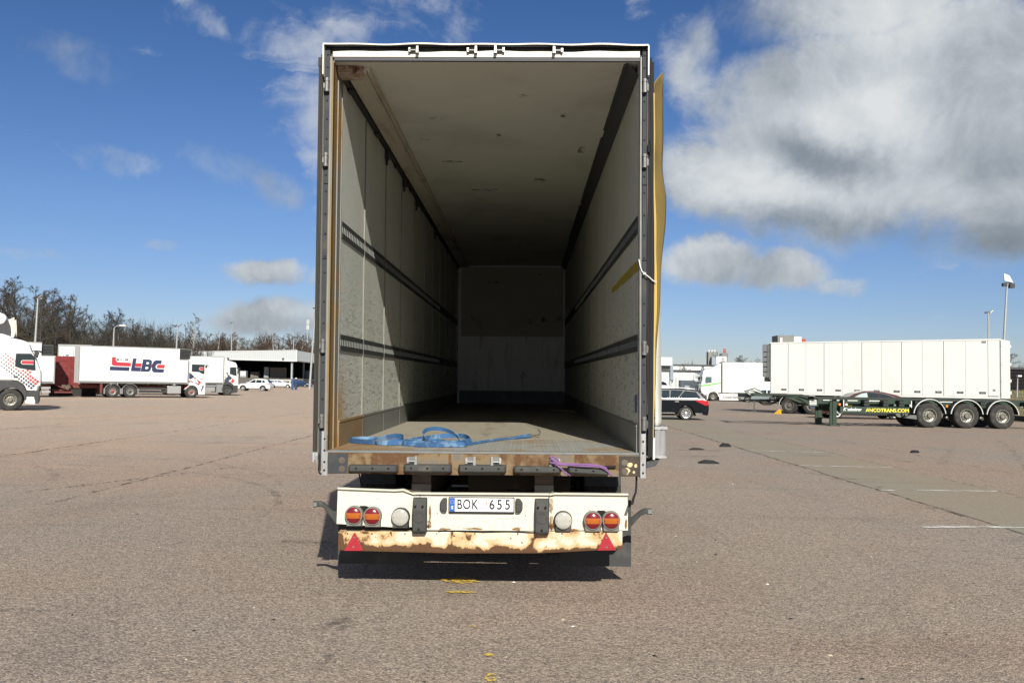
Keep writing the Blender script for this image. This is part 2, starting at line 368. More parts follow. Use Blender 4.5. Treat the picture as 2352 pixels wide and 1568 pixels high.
def ragged(cx, cy, rx, ry, n=22, z=.010):
    b = MB(); vs = [(cx + rx * math.cos(2 * math.pi * i / n) * rng.uniform(.55, 1.1), cy + ry * math.sin(2 * math.pi * i / n) * rng.uniform(.55, 1.1), z) for i in range(n)]
    b.add(vs, [tuple(range(n))]); return b
for (x, y, rx, ry, m) in ((-.52, 7.86, .17, .14, 'worn_yellow'), (-.49, 7.43, .14, .05, 'worn_yellow'), (-.17, 5.31, .04, .09, 'worn_yellow'), (-.33, 6.4, .04, .03, 'worn_yellow'), (-.2, 5.75, .03, .03, 'worn_yellow'),
                          (-1.29, 7.05, .06, .16, 'oil_dark'), (-1.27, 6.42, .10, .30, 'oil_dark'), (6.2, 17.26, .62, .10, 'rust_spill'), (4.6, 24.2, .8, .12, 'rust_spill'), (8.9, 21.6, .35, .22, 'oil_dark'), (6.9, 9.2, .12, .05, 'oil_dark'), (5.9, 13.2, .3, .1, 'oil_dark'),
                          (4.2, 12.9, .12, .06, 'oil_dark'), (3.4, 9.0, .1, .03, 'oil_dark'), (5.0, 9.4, .16, .05, 'oil_dark'), (2.35, 6.2, .05, .02, 'oil_dark'), (-2.3, 9.6, .35, .12, 'oil_dark'), (-3.6, 6.6, .3, .05, 'oil_dark'), (-2.6, 6.9, .1, .03, 'oil_dark'), (-3.2, 5.6, .08, .03, 'oil_dark'), (7.2, 23, .5, .25, 'oil_dark')):
    o = ragged(x, y, rx, ry).build('paint_patch' if 'yellow' in m else 'ground_stain', m, ground, recalc=False); o['kind'] = 'structure'
# grassy bank beyond the right-hand edge of the yard
pm('turf', (.085, .098, .035), .95, var=.35, vs=.6, dirt=(.20, .155, .075), da=.9, ds=.9, dth=(.40, .6), bump=.6, bs=9)
gb = MB(); rows = []
for j in range(13):
    v = j / 12; row = []
    for i in range(60):
        x = 26.5 + i * 2.2; y0 = 50.5 + .02 * i
        y = y0 + v * 48; z = .01 + 1.7 * (3 * min(1, v * 1.25) ** 2 - 2 * min(1, v * 1.25) ** 3) + (rng.normal(0, .05) if 0 < j else 0)
        row.append((x, y, z))
    rows.append(row)
gb.add([p for r in rows for p in r], [(j * 60 + i, j * 60 + i + 1, (j + 1) * 60 + i + 1, (j + 1) * 60 + i) for j in range(12) for i in range(59)], smooth=True)
gb.build('grass_bank', 'turf', kind='structure')
# blades on the bank
bl = MB(); bn_ = 9000
xs = rng.uniform(27, 75, bn_); vv = rng.uniform(0, .75, bn_)
vs = []; fs = []
for x, v in zip(xs, vv):
    y = 50.6 + v * 48; z = 1.7 * (3 * min(1, v * 1.25) ** 2 - 2 * min(1, v * 1.25) ** 3); a = rng.uniform(0, 6.28); h = rng.uniform(.08, .3); w = .03
    k = len(vs); vs += [(x - w * math.cos(a), y - w * math.sin(a), z - .03), (x + w * math.cos(a), y + w * math.sin(a), z - .03), (x + rng.normal(0, .1), y + rng.normal(0, .1), z + h)]; fs.append((k, k + 1, k + 2))
bl.add(vs, fs); bl.build('grass', 'turf', kind='stuff', recalc=False)
# ------------------------------------------------------------------ materials of the big trailer
def rust_mat(name, paint, halo, rust, scale=2.2, lo=.5, hi=.62, zb=None, zspan=.1, zamt=.35, streak=True, rough=.6, spots=True, xg=None, bump=.25):
    """paint that has rusted through: brown cores with an orange rim, vertical runs, and more of it along an edge where water sits"""
    m = bpy.data.materials.new(name); m.use_nodes = True; t = m.node_tree; b = t.nodes['Principled BSDF']
    co = nd(t, 'ShaderNodeTexCoord').outputs['Object']; sp = nd(t, 'ShaderNodeSeparateXYZ', ins={0: co})
    n = noise(t, co, scale, 8, .62, .3)
    f = n
    if zb is not None:
        g = maprange(t, sp.outputs[2], zb, zb + zspan, zamt, 0.0)
        f = mth(t, 'ADD', f, mth(t, 'MULTIPLY', g, mth(t, 'ADD', .35, noise(t, mapping(t, co, sc=(1, 1, .1)), 5.0, 5, .7))))
    if xg: f = mth(t, 'ADD', f, maprange(t, sp.outputs[0], xg[0], xg[1], xg[2], 0.0))
    if streak:
        s_ = noise(t, mapping(t, co, sc=(7, 7, .35)), 1.6, 4, .6)
        f = mth(t, 'ADD', f, mth(t, 'MULTIPLY', maprange(t, s_, .56, .74), .13))
    if spots:
        v = noise(t, co, 26, 2, .5)
        f = mth(t, 'ADD', f, mth(t, 'MULTIPLY', maprange(t, v, .69, .77), .22))
    fine = noise(t, co, 18, 6, .65)
    f = mth(t, 'ADD', f, mth(t, 'MULTIPLY', mth(t, 'SUBTRACT', fine, .5), .12))
    pv = mixc(t, fine, tuple(x * .86 for x in paint), tuple(min(1, x * 1.05) for x in paint))
    rv = mixc(t, noise(t, co, 40, 4, .7), tuple(x * .55 for x in rust), tuple(x * 1.5 for x in rust))
    c = mixc(t, mth(t, 'MULTIPLY', maprange(t, f, lo - .13, lo), .75), pv, halo)
    c = mixc(t, maprange(t, f, lo, hi), c, rv)
    t.links.new(c, b.inputs['Base Color'])
    t.links.new(maprange(t, f, lo - .1, hi, rough - .2, .95), b.inputs['Roughness'])
    bn = nd(t, 'ShaderNodeBump', ins={'Strength': bump, 'Distance': .006, 'Height': mth(t, 'ADD', fine, maprange(t, f, lo, hi, 0, 1.0))})
    t.links.new(bn.outputs[0], b.inputs['Normal'])
    MATS[name] = m; return m
cream = (.60, .565, .45)
rust_mat('beam_paint', cream, (.46, .25, .07), (.085, .042, .018), 4.6, .585, .645, .315, .10, .36, xg=(-1.15, -.35, .10))
rust_mat('bumper_paint', (.625, .60, .505), (.50, .33, .13), (.13, .06, .022), 2.4, .685, .75, streak=True, spots=False, bump=.08)
rust_mat('sill_steel', (.105, .103, .098), (.20, .128, .052), (.095, .047, .020), 2.6, .515, .62, 1.00, .16, -.10, rough=.8, xg=(-.7, .9, .12))
rust_mat('jamb_tan', (.20, .155, .085), (.23, .13, .038), (.17, .08, .025), 1.6, .56, .75, 1.1, .9, .16, spots=False, rough=.8, bump=.1)
rust_mat('jamb_strip_paint', (.19, .195, .185), (.27, .165, .05), (.20, .105, .03), 1.8, .56, .80, 1.1, 1.1, .20, spots=False, rough=.7, bump=.1)
rust_mat('kick_rusty', (.20, .205, .195), (.26, .165, .055), (.21, .12, .04), 1.8, .46, .75, 1.1, .6, .10, spots=False, rough=.7, bump=.1)
rust_mat('tread_rust', (.31, .31, .285), (.27, .175, .08), (.20, .115, .045), 2.0, .60, .80, xg=(-1.25, -.25, .26), spots=False, rough=.65, bump=.2)
rust_mat('bracket_beige', (.46, .42, .34), (.30, .17, .09), (.10, .04, .02), 3.5, .56, .66, spots=False, rough=.7)
pm('post_grey', (.042, .045, .050), .7, spec=.25, var=.25, vs=4, dirt=(.10, .09, .07), da=.5, ds=3)
pm('door_edge', (.040, .038, .033), .8, spec=.2, var=.3, vs=5, dirt=(.085, .07, .045), ds=2, da=.5, stretch=(4, 4, .3))
pm('rubber_seal', (.020, .020, .022), .75, spec=.2, var=.3, vs=7)
pm('silver', (.24, .24, .235), .42, .6, var=.2, vs=9, dirt=(.22, .2, .17), ds=5, da=.5)
pm('zinc', (.44, .445, .45), .42, .6, var=.25, vs=8, dirt=(.19, .13, .07), ds=6, da=.5, stretch=(3, 3, .6))
pm('white_strip', (.60, .585, .53), .45, var=.12, vs=6, dirt=(.4, .36, .28), ds=5, da=.6, dth=(.55, .75))
pm('hinge_steel', (.20, .20, .195), .45, .5, var=.3, vs=9, dirt=(.10, .08, .06), ds=7, da=.6)
pm('edge_dirty', (.20, .193, .168), .5, var=.3, vs=7, dirt=(.20, .17, .12), ds=5, da=.7)
pm('header_dark', (.05, .052, .058), .6, var=.3, vs=6)
pm('ceiling_white', (.57, .585, .525), .6, var=.10, vs=1.2, dirt=(.36, .355, .31), ds=.7, da=.5, dth=(.48, .7))
pm('cantrail_beige', (.50, .465, .385), .6, var=.15, vs=2, dirt=(.22, .17, .12), ds=2.2, da=.6, stretch=(3, .6, 3))
pm('black_rail', (.018, .019, .022), .55, var=.3, vs=5)
pm('flap_dark', (.050, .053, .058), .6, var=.2, vs=3)
pm('rail_rib', (.20, .21, .20), .45, .4, var=.3, vs=9)
pm('rail_galv', (.065, .068, .066), .5, .3, var=.35, vs=9, dirt=(.05, .05, .05), ds=7, da=.6)
pm('kick_alu', (.20, .205, .195), .5, .25, var=.2, vs=2.5, dirt=(.12, .115, .10), ds=2, da=.7, stretch=(1, .5, 2), bump=.15, bs=20)
pm('tread_alu', (.33, .33, .305), .5, .25, var=.2, vs=3, dirt=(.30, .20, .095), ds=1.1, da=.6, dth=(.5, .66), bump=.5, bs=38, stretch=(1, 2, 1))
pm('ply_floor', (.265, .24, .19), .8, var=.18, vs=3, dirt=(.13, .105, .075), ds=1.3, da=.6, stretch=(3, .5, 1), bump=.2, bs=30)
pm('rubber', (.046, .047, .045), .75, var=.3, vs=8, dirt=(.13, .12, .095), ds=5, da=.5, bump=.15, bs=60)
pm('black_hole', (.006, .006, .006), .9)
pm('flap_rubber', (.035, .037, .038), .7, var=.25, vs=4, dirt=(.10, .095, .085), ds=3, da=.4)
pm('chassis', (.045, .038, .032), .8, var=.4, vs=5, dirt=(.11, .06, .03), ds=3, da=.7)
pm('hanger_brown', (.10, .075, .058), .8, var=.35, vs=6, dirt=(.16, .15, .13), ds=5, da=.6)
pm('hanger_grey', (.15, .14, .125), .8, var=.3, vs=6, dirt=(.12, .07, .04), ds=5, da=.6)
pm('lens_red', (.15, .008, .014), .22, var=.15, vs=12, coat=.5)
pm('lens_amber', (.36, .095, .012), .22, var=.15, vs=12, coat=.5)
pm('lens_clear', (.42, .415, .38), .18, var=.25, vs=10, dirt=(.35, .33, .28), ds=8, da=.4, coat=.8)
pm('housing_grey', (.17, .17, .155), .6, var=.2)
pm('marker_grey', (.16, .19, .18), .4, var=.2)
pm('reflector_red', (.33, .016, .028), .35, var=.25, vs=14, coat=.4, bump=.3, bs=220)
pm('plate_white', (.78, .79, .80), .4, var=.04, vs=9)
pm('plate_blue', (.02, .10, .42), .4, var=.08)
pm('ink', (.012, .012, .014), .5)
pm('ink_red', (.35, .03, .03), .5)
pm('strap_blue', (.042, .115, .25), .75, var=.35, vs=16, dirt=(.20, .30, .40), ds=9, da=.6, dth=(.5, .62), bump=.5, bs=180, spec=.3)
pm('sling_purple', (.20, .10, .24), .75, var=.25, vs=22, bump=.4, bs=150, spec=.3)
pm('canvas_lit', (.52, .37, .10), .6, var=.1, vs=4)  # sunlit strip of the yellow skin, brightness put into the colour
pm('canvas_shaded', (.185, .128, .033), .7, var=.25, vs=4, dirt=(.11, .075, .02), ds=3, da=.5, bump=.1)  # same yellow skin where shaded, the shading put into the colour
pm('curtain_grey', (.52, .515, .47), .55, var=.12, vs=4, dirt=(.28, .26, .2), ds=2.4, da=.5)
pm('white_gel', (.78, .78, .75), .38, var=.05, vs=1.5, dirt=(.6, .58, .5), ds=1.4, da=.3, coat=.2)
pm('back_brown', (.46, .445, .38), .6, var=.12, vs=2, dirt=(.07, .065, .055), ds=1.5, da=.8, dth=(.60, .70))
pm('back_alu', (.78, .79, .79), .5, .1, var=.15, vs=2, dirt=(.22, .21, .2), ds=2.2, da=.5, stretch=(3, 1, .4))
pm('back_kick', (.14, .16, .18), .55, .2, var=.25, vs=4, dirt=(.3, .29, .27), ds=7, da=.5)
decal_mat('tape_yellow', (.33, .26, .035), 9, .38, .47, (1, 2.2, 1), 1, .7)
pm('sticker_blue', (.05, .11, .22), .5)
pm('pale_wood', (.42, .36, .25), .8, var=.2, vs=9, stretch=(1, 6, 1))
pm('cord_white', (.62, .62, .60), .7)
def wall_mat(name, base, rusty):
    m = bpy.data.materials.new(name); m.use_nodes = True; t = m.node_tree; b = t.nodes['Principled BSDF']
    co = nd(t, 'ShaderNodeTexCoord').outputs['Object']; sp = nd(t, 'ShaderNodeSeparateXYZ', ins={0: co})
    n1 = noise(t, mapping(t, co, sc=(1, 1, .45)), 2.4, 7, .62, .3); n2 = noise(t, mapping(t, co, sc=(1, .6, 3.6)), 8.5, 6, .68, .8); n3 = noise(t, mapping(t, co, sc=(1, 3.0, .9)), 7.0, 3, .6, .5)
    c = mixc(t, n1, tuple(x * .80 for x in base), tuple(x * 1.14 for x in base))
    low = maprange(t, sp.outputs[2], 3.0, 1.7, .12, 1.0)      # loads have scuffed the lower half
    c = mixc(t, mth(t, 'MULTIPLY', mth(t, 'MULTIPLY', maprange(t, n2, .50, .66), .85), low), c, tuple(x * .34 for x in base))
    c = mixc(t, mth(t, 'MULTIPLY', mth(t, 'MULTIPLY', maprange(t, n3, .60, .72), .55), low), c, tuple(min(1, x * 1.35) for x in base))
    if rusty:
        d = mth(t, 'MULTIPLY', maprange(t, sp.outputs[1], 1.0, .30), maprange(t, sp.outputs[2], 2.05, 1.35))
        c = mixc(t, mth(t, 'MULTIPLY', mth(t, 'MULTIPLY', d, .95), maprange(t, n1, .28, .6)), c, (.36, .215, .055))
    t.links.new(c, b.inputs['Base Color']); b.inputs['Roughness'].default_value = .55
    h = mth(t, 'ADD', n2, mth(t, 'MULTIPLY', noise(t, mapping(t, co, sc=(1, .7, 2.0)), 9, 5, .7, 1.2), .8))
    bn = nd(t, 'ShaderNodeBump', ins={'Strength': mth(t, 'MULTIPLY', low, .55), 'Distance': .012, 'Height': h}); t.links.new(bn.outputs[0], b.inputs['Normal'])
    MATS[name] = m
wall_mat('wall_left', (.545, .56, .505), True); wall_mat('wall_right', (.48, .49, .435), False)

# ------------------------------------------------------------------ wheels shared by the lorries and trailers
WCACHE = {}
def truck_wheel(parent, x, y, z, side, r=.51, w=.30, rim='grey', axis='x', hub='dish'):
    """side: +1 / -1 = direction of the outer face along axis"""
    key = (r, w, rim, axis, side, hub)
    if key not in WCACHE:
        s = side
        b = MB(); pr = [(r * .56, 0), (r * .60, .012), (r * .90, .02), (r * .975, .0), (r, -.03), (r, -w + .03), (r * .97, -w), (r * .6, -w), (r * .56, -w + .01)]
        b.lathe((0, 0, 0), [(a, o * s) for a, o in pr], axis, 40)
        for k in range(5):                                            # tread grooves stand as ribs
            o = -.045 - k * (w - .09) / 4
            b.lathe((0, 0, 0), [(r * .99, (o + .016) * s), (r + .006, (o + .013) * s), (r + .006, (o - .013) * s), (r * .99, (o - .016) * s)], axis, 40)
        ty = b.build('wheel', 'tyre'); ty.hide_render = False
        b = MB(); dp = -.05 if hub == 'dish' else .01
        b.lathe((0, 0, 0), [(r * .575, .012 * s), (r * .565, .03 * s), (r * .53, .03 * s), (r * .51, .0 * s), (r * .48, (dp - .02) * s), (r * .36, (dp - .04) * s), (r * .33, (dp - .01) * s), (r * .20, (dp - .0) * s)], axis, 36)
        b2 = MB(); b2.lathe((0, 0, 0), [(r * .20, (dp - .01) * s), (r * .20, (dp + .05) * s), (r * .15, (dp + .09) * s), (.01, (dp + .09) * s)], axis, 20)
        for k in range(10):
            a = 2 * math.pi * k / 10; u, v = r * .285 * math.cos(a), r * .285 * math.sin(a)
            c = {'x': ((dp - .02) * s, u, v), 'y': (u, (dp - .02) * s, v)}[axis]
            b2.cyl(c, .022, .055 * s, axis, 6)
        b3 = MB()
        for k in range(10):
            a = 2 * math.pi * (k + .5) / 10; u, v = r * .425 * math.cos(a), r * .425 * math.sin(a)
            c = {'x': ((dp - .032) * s, u, v), 'y': (u, (dp - .032) * s, v)}[axis]
            b3.cyl(c, .026, .006 * s, axis, 10)
        meshes = (ty.data, b.build('rim', {'grey': 'rim_grey', 'red': 'rim_grey', 'alu': 'rim_alu', 'dark': 'rim_dark'}[rim]).data,
                  b2.build('hub', {'grey': 'hub_dark', 'red': 'hub_red', 'alu': 'hub_alu', 'dark': 'hub_dark'}[rim]).data, b3.build('rim_hole', 'black_hole').data)
        for o in [o for o in list(bpy.data.objects) if o.data in meshes]: bpy.data.objects.remove(o)
        WCACHE[key] = meshes
    me = WCACHE[key]
    wh = obj('wheel', me[0], parent); wh.location = (x, y, z)
    obj('rim', me[1], wh); obj('hub', me[2], wh); h = obj('rim_hole', me[3], wh); h['kind'] = 'stuff'
    return wh
pm('tyre', (.035, .034, .033), .85, var=.3, vs=9, dirt=(.085, .08, .072), ds=4, da=.6, spec=.3)
pm('rim_grey', (.30, .30, .29), .5, .4, var=.25, vs=9, dirt=(.12, .11, .1), ds=6, da=.6)
pm('rim_alu', (.25, .245, .215), .42, .5, var=.2, vs=9, dirt=(.3, .27, .2), ds=8, da=.5)
pm('rim_dark', (.10, .10, .10), .6, .2, var=.25, vs=9)
pm('hub_dark', (.075, .07, .06), .6, .3, var=.4, vs=12)
pm('hub_red', (.30, .055, .035), .6, var=.3, vs=10)
pm('hub_alu', (.20, .19, .165), .45, .5, var=.3, vs=10)

# ------------------------------------------------------------------ the big trailer, doors open towards the camera
TR_LOC, TR_ROT = Vector((-.33, 7.217, 0)), (R(.37), R(-.45), 0)
T = thing('semi_trailer', 'tall empty trailer with its rear doors folded open and rusty bumper with number plate', 'trailer', TR_LOC, TR_ROT)
XL, XR, FZ, CZ = -1.2, 1.237, 1.145, 4.25
seams = [.33, 1.44, 2.72, 3.99, 5.29, 6.58, 7.86, 9.12, 10.39, 11.66, 12.92, 13.4]
b = MB(); b.box((XL - .04, 1.45, FZ - .05), (XR + .02, 13.45, FZ)); b.build('floor', 'ply_floor', T)
b = MB(); b.box((XL - .04, .004, FZ - .03), (XR + .02, 1.455, FZ + .004))
b.build('floor_plate', 'tread_rust', T)
tb = MB()                                                           # raised tread pattern on the plate
for i in range(46):
    for j in range(22):
        x = XL + .06 + i * .052 + (.026 if j % 2 else 0); y = .06 + j * .062
        if x > XR - .03: continue
        a = .7 if (i + j) % 2 else -.7; c, s_ = math.cos(a) * .018, math.sin(a) * .018
        tb.add([(x - c, y - s_, FZ + .004), (x + s_ * .25, y - c * .25, FZ + .0065), (x + c, y + s_, FZ + .004), (x - s_ * .25, y + c * .25, FZ + .0065)], [(0, 1, 2), (0, 2, 3)])
tb.build('tread', 'tread_rust', T, kind='stuff', recalc=False)
b = MB(); b.box((-1.235, -.004, FZ - .012), (1.25, .05, FZ + .006)); b.build('floor_lip', 'silver', T)

def side_wall(side):
    x = XL if side < 0 else XR; s = -side                        # s points into the box
    X = lambda a: x + s * a
    bx = lambda b, a0, y0, z0, a1, y1, z1, mi=0: b.box((min(X(a0), X(a1)), y0, z0), (max(X(a0), X(a1)), y1, z1), mi)
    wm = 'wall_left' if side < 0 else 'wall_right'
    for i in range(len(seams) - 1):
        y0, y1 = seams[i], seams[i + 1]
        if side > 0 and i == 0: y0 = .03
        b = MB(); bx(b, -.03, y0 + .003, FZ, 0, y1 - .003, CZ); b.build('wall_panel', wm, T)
        b = MB(); bx(b, 0, y0 + .012, FZ, .012, y1 - .006, FZ + .225); bx(b, .012, y0 + .012, FZ + .205, .017, y1 - .006, FZ + .217)
        if side < 0 and i < 5:
            for k in range(int((y1 - y0) / .07)): b.cyl((X(.012), y0 + .05 + k * .07, FZ + .190), .006, .003 * s, 'x', 6)
        b.build('kick_plate', 'kick_rusty' if (side < 0 and i == 0) else 'kick_alu', T)
        for za, zb_ in ((2.885, 3.025), (1.945, 2.08)):
            b = MB(); g = .035
            bx(b, 0, y0 + g, za, .006, y1 - .006, zb_)
            bx(b, .006, y0 + g, za, .009, y1 - .006, za + .04); bx(b, .006, y0 + g, zb_ - .04, .009, y1 - .006, zb_)
            if i < 7:
                nn = int((y1 - y0 - g) / .075)
                for k in range(nn):
                    yy = y0 + g + .012 + k * .075
                    bx(b, .006, yy, za + .042, .0115, yy + .022, zb_ - .042, 1)
            b.build('lashing_rail', ['rail_galv', 'rail_rib'], T)
    for y in seams[1:-1]:
        b = MB(); bx(b, 0, y - .006, FZ, .011 if side < 0 else .002, y + .007, CZ - .06); b.build('seam_strip', 'edge_dirty' if side < 0 else 'wall_right', T)
side_wall(-1); side_wall(1)
b = MB(); b.add([(1.142, .02, 4.249), (1.236, .02, 4.150), (1.236, 13.4, 4.150), (1.142, 13.4, 4.249)], [(0, 1, 2, 3)]); b.add([(1.142, .02, 4.249), (1.135, .02, 4.249), (1.135, 13.4, 4.235), (1.142, 13.4, 4.24)], [(0, 1, 2, 3)])
for y, l in ((.0, 2.0), (2.25, 3.6), (6.0, 3.2)): b.box((1.120, y + .05, 4.238), (1.144, y + l, 4.2495))
b.build('cover_flap', 'flap_dark', T, recalc=False)
# left: curtain rail, cantrail and its rusty end bracket
b = MB(); b.box((-1.199, .16, 4.192), (-1.150, 13.4, 4.249)); b.box((-1.150, .16, 4.205), (-1.135, 13.4, 4.249))
for k in range(9): b.box((-1.195, .5 + k * 1.4, 4.17), (-1.15, .62 + k * 1.4, 4.192))
b.build('roof_rail', 'black_rail', T)
for y in (2.62, 4.05, 5.35, 8.0):
    b = MB(); b.box((-1.196, y, 4.09), (-1.15, y + .07, 4.20)); b.box((-1.19, y + .02, 4.03), (-1.165, y + .05, 4.09)); b.build('hanger', 'black_rail', T, bevel=.006)
b = MB(); b.loft([[(-1.135, y, 4.249), (-1.135, y, 4.202), (-1.00, y, 4.214), (-.985, y, 4.199), (-.972, y, 4.199), (-.968, y, 4.220), (-.955, y, 4.220), (-.950, y, 4.205), (-.940, y, 4.205), (-.935, y, 4.249)] for y in (.14, 13.4)])
b.build('cantrail', 'cantrail_beige', T)
b = MB(); b.box((-1.195, .11, 4.185), (-1.02, .28, 4.248)); b.box((-1.195, .10, 4.20), (-1.05, .11, 4.245)); b.loft([[(-1.02, .115, 4.248), (-.985, .115, 4.248), (-.985, .13, 4.248), (-1.02, .13, 4.248)], [(-1.02, .115, 4.19), (-1.0, .13, 4.185), (-1.0, .15, 4.185), (-1.02, .13, 4.19)], [(-1.005, .30, 4.15), (-1.0, .31, 4.148), (-1.0, .32, 4.15), (-1.005, .31, 4.152)]])
b.build('end_bracket', 'bracket_beige', T)
b = MB(); b.box((-1.25, .03, CZ), (1.265, 13.5, CZ + .045)); b.build('ceiling', 'ceiling_white', T)
decal_mat('scuff_dark', (.10, .098, .085), 12, .42, .64, (1, 1, 1), .8, .8)
for x, y, rx, ry in ((.31, .9, .05, .06), (.33, 3.1, .06, .05), (-.55, 1.6, .10, .04), (-.5, 3.4, .14, .06), (.05, 2.2, .03, .1), (.7, 1.5, .04, .12), (-.2, 5.0, .2, .08), (.5, 4.4, .1, .15), (-.75, 2.4, .06, .05), (.95, 2.8, .05, .2)):
    b = MB(); b.add([(x + rx * math.cos(2 * math.pi * k / 14) * rng.uniform(.5, 1.2), y + ry * math.sin(2 * math.pi * k / 14) * rng.uniform(.5, 1.2), 4.2482) for k in range(14)], [tuple(range(14))]); b.build('ceiling_scuff', 'scuff_dark', T, recalc=False)
for x, z, rx, rz in ((-.35, 3.87, .20, .03), (.70, 4.05, .10, .02), (.82, 3.5, .03, .06), (.45, 3.0, .09, .06), (.55, 3.63, .07, .015), (.30, 1.78, .07, .08), (-.75, 1.8, .04, .05), (.9, 2.98, .06, .02), (-.4, 3.06, .02, .02)):
    b = MB(); b.add([(x + rx * math.cos(2 * math.pi * k / 14) * rng.uniform(.5, 1.2), 13.386, z + rz * math.sin(2 * math.pi * k / 14) * rng.uniform(.5, 1.2)) for k in range(14)], [tuple(range(14))]); b.build('headboard_scuff', 'scuff_dark', T, recalc=False)
# headboard
b = MB(); b.box((XL - .03, 13.431, FZ), (XR + .03, 13.5, CZ)); b.box((-1.11, 13.40, 2.655), (1.20, 13.43, CZ - .03)); b.build('headboard', 'back_brown', T)
b = MB(); b.box((-1.11, 13.39, 1.43), (1.20, 13.43, 2.65))
b.build('headboard_plate', 'back_alu', T)
b = MB(); b.box((-1.13, 13.36, FZ), (1.215, 13.43, 1.428)); b.box((-1.13, 13.345, FZ), (1.215, 13.36, FZ + .10)); b.build('headboard_kick', 'back_kick', T)
for x0, x1 in ((-1.17, -1.11), (1.20, 1.235)):
    b = MB(); b.box((x0, 13.37, FZ), (x1, 13.43, CZ)); b.build('headboard_post', 'back_alu', T)
b = MB(); b.box((-1.0, 13.385, CZ - .03), (1.23, 13.43, CZ)); b.build('headboard_trim', 'back_alu', T)
# peeling tape and sticker on the right wall
b = MB(); vs = []; n = 40
for i in range(n + 1):
    y = .03 + 2.2 * i / n; h = .045 * (1 - .45 * (i / n) ** 2)
    vs += [(XR - .003, y, 2.63 - h + rng.normal(0, .004)), (XR - .003, y, 2.63 + h + rng.normal(0, .004))]
b.add(vs, [(2 * i, 2 * i + 1, 2 * i + 3, 2 * i + 2) for i in range(n)]); b.build('tape', 'tape_yellow', T, recalc=False)
b = MB(); b.box((XR - .004, .10, 1.46), (XR - .001, .22, 1.60)); b.build('sticker', 'sticker_blue', T)

# rear frame: posts, header, roof lip
b = MB(); b.box((-1.275, .0, .99), (-1.234, .20, 4.36)); pL = b.build('corner_post', 'post_grey', T, bevel=.004)
b = MB(); b.box((-1.233, -.014, 1.14), (-1.213, .05, 4.285)); b.build('post_edge', 'edge_dirty', T, bevel=.004)
b = MB(); b.box((-1.233, .052, 1.14), (-1.204, .165, 4.25)); b.box((-1.2125, -.010, 1.142), (-1.203, .05, 4.25)); b.add([(-1.203, -.012, 1.142), (-1.203, .16, 1.142), (-1.203, .16, 4.24), (-1.203, -.012, 4.24)], [(0, 1, 2, 3)]); b.build('post_lining', 'jamb_tan', T, recalc=False)
b = MB(); b.box((-1.233, .166, FZ), (-1.199, .325, 4.19)); b.box((-1.199, .166, FZ), (-1.195, .178, 4.19)); b.box((-1.199, .316, FZ), (-1.193, .328, 4.19)); b.build('jamb_strip', 'jamb_strip_paint', T)
b = MB(); b.box((1.262, .0, .99), (1.299, .20, 4.36)); b.build('corner_post', 'post_grey', T, bevel=.004)
b = MB(); b.tube([(1.25, -.004, 1.14), (1.249, -.006, 1.9), (1.248, -.006, 2.35), (1.249, -.008, 2.75), (1.249, -.004, 3.3), (1.25, -.004, 4.285)], [.010, .011, .0125, .0125, .010, .010], 10); b.box((1.239, .005, 1.14), (1.26, .04, 4.25)); b.build('post_edge', 'silver', T)
for xs in ((-1.252, -1.203), (1.251, 1.293)):                       # bare angle at each foot
    b = MB(); b.box((xs[0], -.010, .955), (xs[1], -.002, 1.30)); b.box((xs[0], -.012, .955), (xs[0] + .006, .06, 1.20))
    for z in (.995, 1.06, 1.15, 1.24): b.cyl(((xs[0] + xs[1]) / 2, -.010, z), .008, -.006, 'y', 8, 1)
    b.build('foot_angle', ['zinc', 'black_hole'], T)
HZ = ((4.0, 4.1), (3.4, 3.5), (1.92, 2.02), (1.33, 1.43))
for sx in (-1, 1):
    xc = -1.252 if sx < 0 else 1.278
    for z0, z1 in HZ:
        b = MB(); b.cyl((xc, -.022, z0), .0165, z1 - z0, 'z', 14); b.cyl((xc, -.022, z0 - .004), .020, .022, 'z', 14); b.cyl((xc, -.022, z1 - .018), .020, .022, 'z', 14)
        b.box((xc - .014, -.016, z0 + .02), (xc + .014, .001, z1 - .02)); b.box((xc + sx * .010, -.012, z0 + .03), (xc + sx * .030, .004, z1 - .03))
        b.build('hinge', 'hinge_steel', T)
    b = MB()
    for z in (1.55, 1.7, 1.84, 2.15, 2.32, 2.55, 2.68, 2.86, 3.02, 3.2, 3.33, 3.62, 3.78, 3.93, 4.2, 4.3): b.cyl((xc, .0005, z), .0075, -.003, 'y', 8)
    b.build('bolt_hole', 'black_hole', T, kind='stuff')
    for z in (2.66, 3.26):
        b = MB(); b.box((xc - .02, -.004, z), (xc + .02, .001, z + .006)); b.build('post_joint', 'black_hole', T)
b = MB(); b.box((-1.275, .03, 4.28), (1.30, .14, 4.385)); b.box((-1.20, .0, 4.255), (1.24, .03, 4.284)); b.build('header', 'header_dark', T)
b = MB(); n = 60; rg = []
for i in range(n + 1):
    x = -1.212 + 2.452 * i / n; w = .0035 * math.sin(x * 7.0 + .6) + .003 * math.sin(x * 16) - (.006 if -.95 < x < -.3 else 0) * math.sin((x + .95) / .65 * math.pi)
    rg.append([(x, -.004, 4.284), (x, -.004, 4.331 + w), (x, .03, 4.331 + w), (x, .03, 4.284)])
b.loft(rg); b.build('header_strip', 'white_strip', T)
b = MB(); rg = []
for i in range(n + 1):
    x = -1.285 + 2.59 * i / n; w = .004 * math.sin(x * 6.1) * math.sin(x * 2.2 + 1) + .003 * math.sin(x * 13 + 2); q = .010 * math.sin(x * 5 + .4)
    rg.append([(x, -.050 + q * .6, 4.367 + w), (x, -.050 + q * .6, 4.379 + w), (x, .12, 4.398), (x, .2, 4.402), (x, .2, 4.388), (x, .12, 4.386)])
